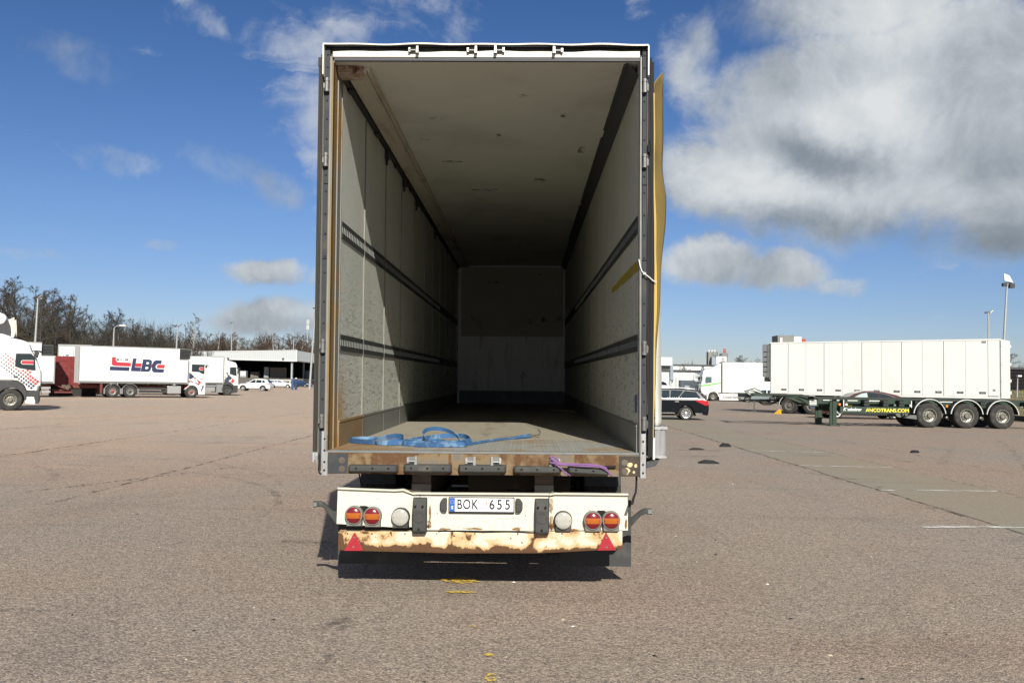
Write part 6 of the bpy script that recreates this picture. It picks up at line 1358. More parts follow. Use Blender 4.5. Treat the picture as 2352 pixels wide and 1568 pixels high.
saloon = dict(w=1.80, r=.32, wheels=(0, 2.7), sill=.24, belt=.95, paint='paint_silver', spokes=5, rim='rim_grey',
    lower=[(-.92, .32), (-.98, .60), (-.95, .90), (-.85, .97), (1.0, .95), (2.1, .92), (3.0, .82), (3.38, .68), (3.46, .45), (3.4, .28)],
    cabin=[(-.85, .94), (-.75, 1.05), (-.5, 1.36), (-.1, 1.42), (.7, 1.44), (1.2, 1.40), (2.15, .93)],
    windows=[[(-.45, 1.03), (-.25, 1.30), (.48, 1.36), (.52, 1.01)], [(.60, 1.01), (.57, 1.36), (1.1, 1.335), (1.75, 1.0)]],
    screen=((2.1, .97), (1.25, 1.38)), rear=((-.80, .99), (-.53, 1.33)), tail=[[(-.95, .72), (-.70, .72), (-.65, .90), (-.92, .90)]], head=[[(3.05, .62), (3.42, .58), (3.3, .74), (2.95, .80)]], handles=[(.3, .86), (1.2, .86)], doors=[.55, 1.7], tumble=.26)
c1 = place('parked_car', 'black estate car with a chrome window line and bright alloy wheels beside the big trailer', 'car', (7.98, 45.36), (0, .92), R(180 - 3)); car(c1, estate)
c2 = place('parked_car', 'dark brown coupe with arched roof half hidden behind the green container chassis', 'car', (20.5, 51.0), (0, .92), R(180 - 1), scale=1.08); car(c2, coupe)
c3 = place('parked_car', 'silver grey car parked before the lettered skirt of the white lorry', 'car', (27.3, 101.4), (0, .9), R(180 - 2)); car(c3, saloon)
c4 = place('parked_car', 'white sport utility car with black wheel arches in front of the canopy', 'car', (-37.3, 129.8), (0, .92), R(180 + 0), scale=1.03); car(c4, suv)
e2 = dict(estate, paint='paint_white', glass='glass_blue', spokes=5, railm='paint_white', strip=None)  # blue glass colour stands for the sky reflected in the windows
c5 = place('parked_car', 'white estate car with sky reflection coloured into its windows, parked behind the barrier gate', 'car', (-47.9, 184.3), (2.81, -.92), R(8), scale=1.05); car(c5, e2)
e3 = dict(saloon, paint='paint_blue', glass='glass_blue', rim='alloy')
c6 = place('parked_car', 'dark blue car nearest the canopy corner behind the white estate car', 'car', (-48.9, 203), (2.7, -.9), R(-15), scale=1.1); car(c6, e3)
e4 = dict(estate, paint='paint_dark', glass='car_glass', strip=None, chrome=None)
c7 = place('parked_car', 'nearly black car at the end of the row under the canopy edge', 'car', (-47.6, 214), (2.81, -.92), R(-35), scale=1.05); car(c7, e4)
e5 = dict(saloon, paint='paint_blue')
c8 = place('parked_car', 'blue car showing only its roof between the white cars below the canopy', 'car', (-52.5, 190), (0, -.9), R(5), scale=1.0); car(c8, e5)

# barrier gate in front of the white estate car
bg_ = thing('barrier_gate', 'white framed barrier gate hung on blue posts in front of the parked cars', 'barrier', (-38.5, 152, 0), (0, 0, R(1)))
pm('barrier_blue', (.03, .07, .18), .5, var=.2, vs=6)
b = MB()
for z0, z1 in ((.98, 1.10), (1.48, 1.62)): b.box((-5.55, -.04, z0), (-.55, .04, z1))
for x in (-5.55, -.70): b.box((x, -.039, 1.10), (x + .14, .039, 1.48))
b.build('gate_frame', 'lorry_white', bg_)
for x in (-.42, .18):
    b = MB(); b.box((x, -.14, 0), (x + .36, .14, 1.85)); p_ = b.build('gate_post', 'barrier_blue' if x < 0 else 'deco_navy', bg_, bevel=.03)
    b = MB(); b.box((x + .04, -.1, 1.85), (x + .34, .1, 2.0)) if x > 0 else b.box((x + .08, -.1, 1.85), (x + .28, .1, 1.9)); b.build('post_cap', 'lorry_white', p_)
# ------------------------------------------------------------------ canopy with loading platform
def ribbed_wall(b, p0, p1, z0a, z1a, z0b, z1b, pitch=.6, d=.035, mi=0):
    """corrugated sheet from p0 to p1 (ground points); heights may taper"""
    P0, P1 = Vector((*p0, 0)), Vector((*p1, 0)); L_ = (P1 - P0).length; t = (P1 - P0) / L_; n = Vector((t.y, -t.x, 0)); N = max(2, int(L_ / pitch)); vs = []; 
    for i in range(N + 1):
        for q, o in ((0, 0), (.55, 0), (.62, d), (.93, d)):
            s = min(1, (i + q) / N); p = P0 + t * L_ * s + n * o
            vs += [(p.x, p.y, z0a + (z0b - z0a) * s), (p.x, p.y, z1a + (z1b - z1a) * s)]
    m = len(vs) // 2; b.add(vs, [(2 * i, 2 * i + 2, 2 * i + 3, 2 * i + 1) for i in range(m - 1)], mi)
    return b
pm('sheet_white', (.44, .47, .475), .45, var=.05, vs=.3, dirt=(.48, .5, .5), ds=.4, da=.4)
pm('sheet_trim', (.58, .59, .59), .45, var=.04)
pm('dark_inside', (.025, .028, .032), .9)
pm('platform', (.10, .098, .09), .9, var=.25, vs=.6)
pm('steel_post', (.32, .36, .38), .5, .2, var=.15, vs=2)
pm('carton', (.42, .36, .25), .8, var=.2, vs=3)
pm('wrap_grey', (.26, .28, .29), .5, var=.3, vs=2)
pm('pallet_wood', (.16, .14, .12), .85, var=.3, vs=3)
cn = thing('canopy', 'long open canopy with a white corrugated fascia over a dark loading platform', 'canopy', (-53.7, 214, 0))
o_ = Vector((-53.7, 214, 0)); c0 = (0, 0); cl = (-28.5, 9.0); cr = (-2.2, 44)
b = MB(); ribbed_wall(b, cl, c0, 6.55, 8.05, 6.14, 8.54); b.build('fascia', 'sheet_white', cn, recalc=False)
b = MB(); ribbed_wall(b, c0, cr, 6.14, 8.54, 6.2, 8.6); b.build('fascia', 'sheet_white', cn, recalc=False)
b = MB(); b.loft([[(cl[0], cl[1] - .12, 6.40), (cl[0], cl[1] + .2, 6.40), (cl[0], cl[1] + .2, 6.58), (cl[0], cl[1] - .12, 6.58)], [(.1, -.12, 5.95), (.1, .2, 5.95), (.1, .2, 6.2), (.1, -.12, 6.2)]]); b.loft([[(cl[0], cl[1] - .1, 8.05), (cl[0], cl[1] + .2, 8.05), (cl[0], cl[1] + .2, 8.2), (cl[0], cl[1] - .1, 8.2)], [(.1, -.1, 8.5), (.1, .2, 8.5), (.1, .2, 8.66), (.1, -.1, 8.66)]])
b.box((-.12, -.1, 6.1), (.12, .1, 8.6)); b.loft([[(0.02, 0, 6.0), (.16, 0, 6.0), (.16, 0, 6.25), (.02, 0, 6.25)], [(cr[0] + .02, cr[1], 6.05), (cr[0] + .16, cr[1], 6.05), (cr[0] + .16, cr[1], 6.3), (cr[0] + .02, cr[1], 6.3)]]); b.build('fascia_trim', 'sheet_trim', cn)
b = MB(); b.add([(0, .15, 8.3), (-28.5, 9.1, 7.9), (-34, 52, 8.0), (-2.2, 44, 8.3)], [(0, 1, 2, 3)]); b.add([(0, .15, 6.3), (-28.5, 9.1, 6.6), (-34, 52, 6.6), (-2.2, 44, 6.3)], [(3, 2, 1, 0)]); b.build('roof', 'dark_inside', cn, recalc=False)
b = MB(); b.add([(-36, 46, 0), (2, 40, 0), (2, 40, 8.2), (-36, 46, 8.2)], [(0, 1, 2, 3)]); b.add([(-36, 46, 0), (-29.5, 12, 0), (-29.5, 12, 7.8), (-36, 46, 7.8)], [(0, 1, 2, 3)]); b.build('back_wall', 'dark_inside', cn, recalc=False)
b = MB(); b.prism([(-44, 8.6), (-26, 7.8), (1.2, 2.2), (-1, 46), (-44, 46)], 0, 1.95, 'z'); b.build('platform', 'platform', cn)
for x, y in ((-1.35, 1.2), (-3.4, 21), (-5.6, 41), (-14.5, 5.6), (-27, 9.6)):
    if x == -14.5: continue
    b = MB(); b.box((x - .18, y - .18, 1.0), (x + .18, y + .18, 6.3)); b.box((x - .28, y - .28, .9), (x + .28, y + .28, 1.15)); b.build('post', 'steel_post', cn)
for u in (.12, .63):
    x, y = cl[0] * u, cl[1] * u; b = MB(); b.box((x - .18, y - .35, 6.35), (x + .18, y - .02, 6.75)); b.build('flood_lamp', 'dark_plastic', cn)
def goods(name, label, x, y, w, d, h, m, rows=3, cols_=3, pallet=True, cover=None, cat='goods'):
    g = thing(name, label, cat, (x, y, 1.95))
    b = MB(); b.box((0, 0, 0), (w, d, .05)); b.box((0, 0, .11), (w, d, .15))
    for k in range(3): b.box((k * (w - .12) / 2, .0, .05), (k * (w - .12) / 2 + .12, d, .11))
    b.build('pallet', 'pallet_wood', g)
    for i in range(cols_):
        for j in range(rows):
            b = MB(); ww, hh = w / cols_, (h - .15) / rows; b.box((i * ww + .015, .01, .15 + j * hh + .005), ((i + 1) * ww - .015, d - .01, .15 + (j + 1) * hh - .012)); b.build('crate', m, g)
    if cover: b = MB(); b.box((w * cover[0], -.012, h * .3), (w * cover[1], .009, h * .9)); b.build('paper_label', 'lorry_white', g)
    return g
goods('pallet_load', 'sandy carton load with a white paper label at the left end of the platform', -72.8, 220.4, 2.1, 1.4, 1.15, 'carton', 1, 1, cover=(.25, .7))
goods('pallet_load', 'grey wrapped pallet load standing second from left on the platform', -70.8, 220.6, 1.5, 1.4, 1.75, 'wrap_grey', 2, 2)
goods('pallet_load', 'pale wrapped load with a white foot, third from left on the platform', -68.9, 220.2, 1.5, 1.4, 1.7, 'wrap_grey', 2, 1, cover=(.1, .9))
goods('pallet_load', 'dull brown low stack to the right of the wrapped loads on the platform', -67.2, 223, 2.0, 1.4, 1.55, 'pallet_wood', 3, 2)
goods('crate_stack', 'tall wide stack of grey crates in the middle of the dark platform', -63.6, 222, 1.1, 1.6, 2.7, 'wrap_grey', 6, 1)
goods('crate_stack', 'tallest broad stack of crates just left of the lit canopy post', -62.2, 222.4, 3.6, 1.6, 2.65, 'pallet_wood', 7, 4)
goods('pallet_load', 'dim grey load behind the right-hand canopy posts', -58.8, 244, 2.4, 1.4, 2.2, 'wrap_grey', 3, 3)

# ------------------------------------------------------------------ right-hand buildings
pm('wall_pale', (.46, .48, .49), .6, var=.05, vs=.2, dirt=(.45, .47, .48), ds=.3, da=.4)
pm('roof_dark', (.05, .052, .055), .7, var=.2, vs=.5)
pm('blue_grey', (.055, .075, .095), .6, var=.15, vs=.8)
pm('duct_grey', (.22, .26, .30), .5, .2, var=.1)
pm('concrete_silo', (.20, .20, .185), .9, var=.15, vs=.2, dirt=(.13, .13, .12), ds=.15, da=.6)
pm('brick_dark', (.014, .012, .013), .9, spec=.1, var=.35, vs=1.5, stretch=(1, 1, 3))
pm('sign_red', (.30, .06, .035), .6, var=.2)
wh = thing('warehouse', 'low pale warehouse with a dark flat roof edge behind the black estate car', 'warehouse', (28, 190, 0))
b = MB(); ribbed_wall(b, (-22, 0), (40, 0), .0, 4.75, .0, 4.45, 1.5, .03); b.box((-22, .05, 0), (40, 24, 4.4)); b.build('wall', 'wall_pale', wh, recalc=False)
b = MB(); b.loft([[(-22, -.3, 4.78), (-22, 24, 4.9), (-22, 24, 5.2), (-22, -.3, 5.08)], [(40, -.3, 4.46), (40, 24, 4.6), (40, 24, 4.9), (40, -.3, 4.80)]]); b.build('roof', 'roof_dark', wh)
b = MB(); b.box((2.0, -.7, 2.9), (2.62, -.05, 5.9)); b.box((2.0, -.9, 2.8), (2.7, -.05, 3.05)); b.build('duct', 'duct_grey', wh)
b = MB(); b.box((2.7, -.05, 4.95), (3.1, -.25, 5.15)); b.build('roof_lamp', 'lorry_white', wh)
b = MB(); b.tube([(3.3, -.1, 0), (3.3, -.1, 3.4)], .05, 6); b.tube([(6.9, -.1, 2.0), (6.9, -.1, 3.9)], .03, 6); b.build('drain_pipe', 'alu', wh)
rb = thing('roof_plant', 'white boxed plant room standing on the low warehouse roof', 'plant room', (28.2, 192, 5.1))
b = MB(); b.box((-4, 0, .9), (2.6, 4, 2.5)); b.box((-4.1, -.1, .75), (2.7, 4.1, .92)); b.build('plant_wall', 'sheet_trim', rb)
b = MB(); b.box((-3.8, .3, 0), (2.3, 3.6, .75)); b.build('plant_base', 'dark_inside', rb)
w2 = thing('warehouse', 'bright white hall with a row of small windows rising behind the low warehouse', 'warehouse', (38, 250, 0))
b = MB(); ribbed_wall(b, (-24, 0), (60, 0), 0, 7.55, 0, 7.1, 2.0, .04); b.box((-24, .05, 0), (60, 30, 7.0)); b.build('wall', 'sheet_trim', w2, recalc=False)
b = MB(); b.box((-24, -.2, 7.12), (60, 30, 7.5)); b.build('roof', 'roof_dark', w2)
for k in range(12): b = MB(); b.box((-20 + k * 4, -.06, 5.0), (-18.6 + k * 4, .02, 5.9)); b.build('window', 'glass_blue', w2)
for (x, y, w, h, lb) in ((31.4, 185, 2.9, 1.95, 'dark blue-grey site cabin with a pale window left of the striped lorry'), (34.45, 186.5, 2.4, 1.75, 'second blue-grey site cabin nearest the nose of the striped lorry')):
    cbn = thing('site_cabin', lb, 'cabin', (x, y, 0))
    b = MB(); b.box((0, 0, 0), (w, 2.4, h + .75)); b.build('cabin_wall', 'blue_grey', cbn)
    b = MB(); b.box((-.05, -.06, h + .75), (w + .05, 2.45, h + .82)); b.build('cabin_roof', 'roof_dark', cbn)
    if w > 2.5: b = MB(); b.box((.8, -.04, .9), (1.75, -.001, 1.75)); b.build('window', 'wrap_grey', cbn)
    for k in range(5): b = MB(); b.box((k * w / 5 + .03, -.03, .05), (k * w / 5 + .07, -.001, h + .7)); b.build('cabin_rib', 'blue_grey', cbn)
sh = thing('shelter', 'white arched shelter with a pale tank in front of the warehouse wall', 'shelter', (26.6, 178, 0))
b = MB(); A_ = [R(180 * k / 16) for k in range(17)]
b.loft([[(1.25 * math.cos(t), 0, 1.2 + 1.25 * math.sin(t)), (1.4 * math.cos(t), 0, 1.2 + 1.4 * math.sin(t)), (1.4 * math.cos(t), 4, 1.2 + 1.4 * math.sin(t)), (1.25 * math.cos(t), 4, 1.2 + 1.25 * math.sin(t))] for t in A_]); b.box((-1.4, 0, 0), (-1.25, 4, 1.2)); b.box((1.25, 0, 0), (1.4, 4, 1.2)); b.build('shelter_skin', 'sheet_trim', sh)
b = MB(); b.prism([(1.24 * math.cos(t), 1.2 + 1.24 * math.sin(t)) for t in A_] + [(-1.24, 0), (1.24, 0)], .6, .7, 'y'); b.build('shelter_mouth', 'dark_inside', sh)
b = MB(); b.box((-.2, -.9, .9), (1.35, .3, 1.75)); b.cyl((-.2, -.3, .55), .3, 1.5, 'x', 12); b.build('tank', 'lorry_white', sh)
b = MB(); b.box((1.5, .5, 1.0), (1.95, 1.0, 2.6)); b.tube([(1.55, .4, 0), (1.55, .4, 3.3)], .05, 6); b.build('service_pipe', 'alu', sh)
sl = thing('silo', 'grey concrete silo tower with rooftop boxes far behind the striped lorry', 'silo', (86, 420, 0))
b = MB(); b.cyl((.7, 3, 0), 2.1, 17.3, 'z', 24); b.build('silo_drum', 'concrete_silo', sl)
b = MB(); b.box((-2.2, 0, 0), (-.6, 4, 17.4)); b.build('stair_tower', 'concrete_silo', sl)
b = MB(); b.cyl((.7, 3, 16.0), 2.3, .25, 'z', 24); b.cyl((.7, 3, 17.3), 1.9, .5, 'z', 24, r2=1.5); b.build('silo_top', 'concrete_silo', sl)
for x in (-1.9, -.6, .6): b = MB(); b.box((x, 1, 17.4), (x + .8, 2, 18.3)); b.build('rooftop_box', 'sheet_trim', sl)
b = MB()
for k in range(9): b.cyl((-2.2 + k * 1.2, .2, 17.2), .05, 1.1, 'z', 5)
b.tube([(-2.2, .2, 18.3), (7.6, .2, 18.1)], .06, 5); b.build('railing', 'box_trim', sl)
s2 = thing('silo', 'shorter round silo carrying a rusty red panel, right of the white block', 'silo', (91.7, 422, 0))
b = MB(); b.cyl((0, 2, 0), 1.75, 16.0, 'z', 24); b.build('silo_drum', 'concrete_silo', s2)
b = MB(); b.cyl((0, 2, 15.2), 1.9, 1.6, 'z', 24); b.build('silo_top', 'concrete_silo', s2)
b = MB(); b.box((-.5, .2, 17.0), (.7, .6, 19.0)); b.build('rooftop_panel', 'sign_red', s2)
b = MB()
for k in range(7): b.cyl((-1.9 + k * .63, .3, 16.8), .05, 1.0, 'z', 5)
b.tube([(-1.9, .3, 17.8), (1.9, .3, 17.8)], .05, 5); b.build('railing', 'box_trim', s2)
wb = thing('block_building', 'plain white windowless block between the two silos', 'building', (87, 416, 0))
b = MB(); b.box((-.3, 0, 0), (4.3, 6, 15.2)); b.build('wall', 'sheet_trim', wb); b = MB(); b.box((-2.2, .5, 0), (-.31, 6, 15.0)); b.build('annex', 'duct_grey', wb); b = MB(); b.box((-.4, -.1, 15.21), (4.4, 6.1, 15.45)); b.build('roof', 'duct_grey', wb)
tw = thing('tower_block', 'far grey tower with white wing and small red block above the long trailer', 'building', (165, 600, 0))
b = MB(); b.box((0, 0, 0), (10.6, 14, 35.6)); b.build('tower', 'concrete_silo', tw); b = MB(); b.box((10.61, 1, 0), (15.8, 12, 34.9)); b.build('wing', 'sheet_trim', tw); b = MB(); b.box((15.81, 2, 0), (18.9, 10, 33.7)); b.build('red_block', 'sign_red', tw)
b = MB(); b.box((1.6, -.1, 31), (3.0, .05, 34)); b.build('window', 'sheet_trim', tw)
for k in range(7): b = MB(); b.cyl((1 + k * 1.9, 3, 35), .12, 1.0 + .8 * (k % 3), 'z', 6); b.build('rooftop_vent', 'duct_grey', tw)
db = thing('brick_building', 'near-black brick building above the grass bank at the right edge', 'building', (57.1, 110, 1.2))
b = MB(); b.box((0, 0, 0), (34, 16, 3.05)); b.build('wall', 'brick_dark', db); b = MB(); b.box((-.15, -.15, 3.051), (34.1, 16, 3.3)); b.build('roof_edge', 'roof_dark', db)
b = MB()
for k in range(7): b.box((.3, -.03, .2 + k * .42), (33, -.001, .22 + k * .42))
b.build('brick_course', 'roof_dark', db)
gr = thing('guard_rail', 'low pale guard rail along the foot of the grass bank', 'guard rail', (31.4, 58.5, .25))
b = MB(); b.loft([[(0, .0, .38), (0, -.05, .44), (0, .0, .50), (0, -.05, .56), (0, .0, .62), (0, .03, .5)], [(30, 8, .38), (30, 7.95, .44), (30, 8, .50), (30, 7.95, .56), (30, 8, .62), (30, 8.03, .5)]]); b.build('rail', 'zinc', gr)
for k in range(9): b = MB(); x = 1 + 3.5 * k; b.box((x, x * 8 / 30 + .04, -.4), (x + .1, x * 8 / 30 + .14, .6)); b.build('rail_post', 'zinc', gr)

# ------------------------------------------------------------------ lamp posts and masts
pm('pole_grey', (.34, .355, .36), .5, .3, var=.12, vs=2)
def lamp_post(label, x, y, h, r, head, lean=(0, 0), name='lamp_post', z=0):
    t = thing(name, label, 'lamp post', (x, y, z))
    b = MB(); tp = (lean[0], lean[1], h); b.tube([(0, 0, 0), (lean[0] * .12, lean[1] * .12, h * .12), tp], [r * 1.5, r * 1.25, r * .7], 10); b.build('pole', 'pole_grey', t)
    if head == 'double':
        b = MB(); b.box((tp[0] - .45, -.05, h - .03), (tp[0] + .5, .05, h + .05)); b.build('crossarm', 'pole_grey', t)
        for s, tl in ((-1, .1), (1, .3)):
            b = MB(); x0 = tp[0] + .3 * s; b.loft([[(x0 - .22, -.25, h + .02), (x0 + .22, -.25, h + .02 + tl), (x0 + .22, .25, h + .06 + tl), (x0 - .22, .25, h + .06)], [(x0 - .2, -.2, h + .14), (x0 + .2, -.2, h + .14 + tl), (x0 + .2, .2, h + .16 + tl), (x0 - .2, .2, h + .16)]]); b.build('lamp_head', 'dark_plastic' if s < 0 else 'pole_grey', t)
    elif head == 'flood':
        b = MB(); b.loft([[(tp[0] - .45, -.3, h + .95), (tp[0] - .25, .2, h + .95), (tp[0] - .25, .2, h + .3), (tp[0] - .40, -.3, h + .25)], [(tp[0] + .05, -.35, h + .75), (tp[0] + .2, .2, h + .75), (tp[0] + .5, .2, h + .2), (tp[0] + .45, -.3, h + .05)]]); b.build('lamp_head', 'lorry_white', t)
        b = MB(); b.box((tp[0] - .5, -.25, h - .3), (tp[0] - .1, .1, h + .02)); b.box((tp[0] + .15, -.3, h - .45), (tp[0] + .6, .15, h - .02)); b.build('lamp_head', 'dark_plastic', t)
        b = MB(); b.box((tp[0] - .4, -.05, h - .1), (tp[0] + .45, .05, h + .1)); b.build('crossarm', 'pole_grey', t)
    elif head == 'arm':
        b = MB(); b.tube([tp, (tp[0] + .3, 0, h + .25), (tp[0] + 1.0, -.1, h + .3)], .05, 6); b.build('lamp_arm', 'pole_grey', t)
        b = MB(); b.box((tp[0] + .7, -.25, h + .22), (tp[0] + 1.5, .1, h + .38)); b.build('lamp_head', 'lorry_white', t, bevel=.04)
    elif head == 'small':
        b = MB(); b.box((tp[0] - .06, -.2, h - .05), (tp[0] + .22, .06, h + .08)); b.build('lamp_head', 'lorry_white', t)
    elif head == 'antenna':
        b = MB()
        for zz_ in (h - 2.2, h - .2): b.box((tp[0] - .5, -.3, zz_), (tp[0] - .2, .3, zz_ + 2.2)); b.box((tp[0] + .25, -.3, zz_), (tp[0] + .5, .3, zz_ + 2.2))
        b.build('antenna', 'sheet_trim', t); b = MB(); b.lathe((tp[0], -.5, h - 7.5), [(.05, 0), (.6, -.1), (.6, .1), (.05, .2)], 'y', 12); b.build('dish', 'sheet_trim', t)
    return t
lamp_post('tall grey lamp post with paired heads before the tallest bare trees at left', -56.9, 105, 10.6, .13, 'double', (.25, 0))
lamp_post('lamp arm reaching over the box lorry roof among the trees', -50.0, 110, 7.6, .10, 'arm', (.1, 0))
lamp_post('grey lamp post rising behind the cooling unit of the logo lorry', -46.2, 120, 8.4, .12, 'double', (.2, 0))
lamp_post('tall floodlight mast just left of the open trailer door', -40.1, 170, 15.0, .17, 'double', (.75, 0), 'floodlight_mast')
lamp_post('thin radio mast with antennas far behind the canopy', -96, 400, 26, .35, 'antenna', (.3, 0), 'radio_mast')
lamp_post('short lamp post poking above the canopy roof among birches', -58.6, 230, 11.8, .14, 'double')
lamp_post('distant small lamp post above the trees left of the canopy', -84, 260, 17.5, .16, 'double')
lamp_post('tall leaning mast with a big white floodlight at the right edge', 46.4, 90, 12.2, .14, 'flood', (.75, 0), 'floodlight_mast')
lamp_post('slim lamp post with a dark head right of centre above the long trailer', 65.4, 130, 12.6, .15, 'double', (.05, 0))
lamp_post('short post with a small lamp on the grass bank by the brick building', 40.0, 75, 2.0, .05, 'small', (.08, 0), z=.9)

# ------------------------------------------------------------------ bare spring trees
pm('bark', (.042, .038, .034), .9, var=.3, vs=1.2, stretch=(1, 1, .3))
pm('bark_birch', (.36, .34, .31), .8, var=.3, vs=1.5, dirt=(.08, .07, .06), ds=2, da=.8)
pm('twig_grey', (.040, .037, .033), .95, var=.35, vs=.5)
pm('twig_brown', (.062, .045, .031), .95, var=.35, vs=.5)
pm('twig_rust', (.088, .052, .028), .95, var=.35, vs=.5)
pm('twig_green', (.055, .052, .030), .95, var=.35, vs=.5)
def tree_meshes(seed, H=14.0, n1=24, spread=.34, upright=.75, lean=0.0, n2=10, n3=7, n4=5, wid=.021, base=.16):
    g = np.random.default_rng(seed); tr = MB()
    def wander(p, d, L_, n, wob):
        pts = [p]
        for _ in range(n):
            d = d + Vector(g.normal(0, wob, 3)); d.normalize(); pts.append(pts[-1] + d * (L_ / n))
        return pts
    stem = wander(Vector((0, 0, 0)), Vector((lean, 0, 1)).normalized(), H * .97, 9, .05)
    rad = lambda t: H * .0125 * (1 - t) ** .8 + .012
    tr.tube(stem, [rad(i / 9) for i in range(10)], 7)
    def on(path, t): 
        q = t * (len(path) - 1); i = min(int(q), len(path) - 2); return path[i].lerp(path[i + 1], q - i), (path[i + 1] - path[i]).normalized()
    V_ = []; 
    def blade(p, d, L_, w):
        s = d.cross(Vector(g.normal(0, 1, 3))); s = s.normalized() * w if s.length > 1e-6 else Vector((w, 0, 0))
        V_.extend((p - s, p + s, p + d * L_))
    for k in range(n1):
        t = base + (.97 - base) * ((k + g.uniform(0, 1)) / n1) ** .9; p, d = on(stem, t); a = g.uniform(0, 2 * math.pi)
        ln = H * spread * (1.08 - t) ** .75 * g.uniform(.7, 1.2); u = upright * g.uniform(.7, 1.25)
        dd = Vector((math.cos(a), math.sin(a), u)).normalized(); limb = wander(p, dd, ln, 5, .13)
        r0_ = rad(t) * .55; tr.tube(limb, [max(.008, r0_ * (1 - i / 5.6)) for i in range(6)], 5)
        for q in range(n2):
            t2 = g.uniform(.15, 1); p2, d2 = on(limb, t2); e = (d2 + Vector(g.normal(0, .55, 3)) + Vector((0, 0, .25))).normalized(); l2 = ln * .42 * g.uniform(.6, 1.2) * (1.15 - t2 * .5); sub = wander(p2, e, l2, 3, .18)
            for i in range(3): blade(sub[i], (sub[i + 1] - sub[i]).normalized(), l2 / 3 * 1.15, wid * (1.1 - .22 * i))
            for c in range(n3):
                t3 = g.uniform(.1, 1); p3, d3 = on(sub, t3); e3 = (d3 + Vector(g.normal(0, .6, 3)) + Vector((0, 0, .2))).normalized(); l3 = l2 * .45 * g.uniform(.5, 1.3)
                blade(p3, e3, l3, wid * .55)
                for f in range(n4):
                    t4 = g.uniform(.2, 1); e4 = (e3 + Vector(g.normal(0, .6, 3)) + Vector((0, 0, .12))).normalized(); blade(p3 + e3 * l3 * t4, e4, l3 * g.uniform(.35, .8), wid * .40)
    trunk = tr.build('trunk', 'bark'); me = bpy.data.meshes.new('crown'); nv = len(V_)
    me.vertices.add(nv); me.vertices.foreach_set('co', np.array([c for v in V_ for c in v], dtype=np.float32)); me.loops.add(nv); me.loops.foreach_set('vertex_index', np.arange(nv)); me.polygons.add(nv // 3); me.polygons.foreach_set('loop_start', np.arange(0, nv, 3)); me.update(calc_edges=True)
    td = trunk.data; bpy.data.objects.remove(trunk); return td, me
TM_ = [tree_meshes(s, n1=n1, spread=sp, upright=up_, lean=ln) for s, n1, sp, up_, ln in ((3, 24, .34, .8, .0), (5, 22, .30, 1.1, .03), (8, 26, .40, .65, -.03), (13, 22, .36, .95, .05), (21, 20, .26, 1.5, .0))]
CR = {}
def tree(label, x, y, h, v, tw_='twig_grey', group=None, bark='bark', z=0, wide=1.0, lean=0.0, name='bare_tree'):
    t = thing(name, label, 'tree', (x, y, z), (0, lean, rng.uniform(0, 6.28) if not lean else 0), group); s = h / 14.0; t.scale = (s * wide, s * wide, s)
    key = (v, tw_, bark)
    if key not in CR:
        a, c = TM_[v][0].copy(), TM_[v][1].copy(); a.materials.clear(); a.materials.append(MATS[bark]); c.materials.append(MATS[tw_]); CR[key] = (a, c)
    obj('trunk', CR[key][0], t); obj('crown', CR[key][1], t); return t
# tree line behind the left-hand lorries: (display column, height) follows the outline against the sky
G1 = 'bare trees along the left edge of the yard'
SHAPE = ['round-crowned', 'upright', 'wide-spreading', 'slender', 'narrow column-like']; TINT = dict(twig_grey='grey', twig_brown='brown', twig_green='greenish', twig_rust='rusty')
WHERE_L = ((-60, 'left of the chequered lorry cab, outside its roof'), (20, 'above the roof deflector at the left edge'), (80, 'between the left edge and the tall lamp post'), (135, 'just right of the tall lamp post'), (190, 'above the red skip'), (245, 'above the rear half of the logo lorry box'), (300, 'above the big logo'), (345, 'right of the overhanging lamp arm'), (400, 'above the front of the logo lorry'), (440, 'beside the lamp post at the cooling unit'), (2000, 'between the leaning tree and the canopy'))
WHERE_C = ((500, 'beyond the left end of the canopy roof'), (540, 'left of the middle of the canopy roof'), (580, 'over the left flood lamp of the canopy'), (620, 'over the middle of the canopy'), (660, 'near the short lamp post over the canopy'), (700, 'over the canopy corner'), (2000, 'beside the radio mast over the canopy'))
def wood_label(px, row, v, tw_k, where):
    w = next(t for lim, t in where if px < lim)
    return f"{'front-row' if not row else 'back-row'} {SHAPE[v]} bare {TINT[tw_k]} tree {w}"
line = []
prof_x = [-160, -60, 0, 35, 62, 105, 140, 170, 205, 240, 265, 300, 335, 370, 400, 440, 470]
prof_y = [640, 660, 640, 628, 645, 668, 655, 680, 690, 715, 712, 745, 738, 742, 755, 752, 765]
E0 = Vector((0, 0, 1.69))
def pix(x, y, D):
    d = fw + rt * ((x - 1176) / 2100) - up * ((y - 784) / 2100); return E0 + d * (D / d.y)
kinds = ['twig_grey', 'twig_grey', 'twig_brown', 'twig_grey', 'twig_green']
for i in range(62):
    px = -170 + i * 10.6 + rng.uniform(-5, 5); D = rng.uniform(118, 150) if i % 2 else rng.uniform(135, 165)
    ty = np.interp(px, prof_x, prof_y) + (rng.uniform(-10, 8) if i % 2 else rng.uniform(0, 24))
    p = pix(px, ty, D); h = max(5, p.z)
    v_, tw_k = int(rng.integers(0, 5)), kinds[int(rng.integers(0, 5))]
    line.append(tree(wood_label(px, i % 2, v_, tw_k, WHERE_L), p.x, p.y, h, v_, tw_k, G1, wide=rng.uniform(.95, 1.25)))
G2 = 'birches and bushes behind the canopy'
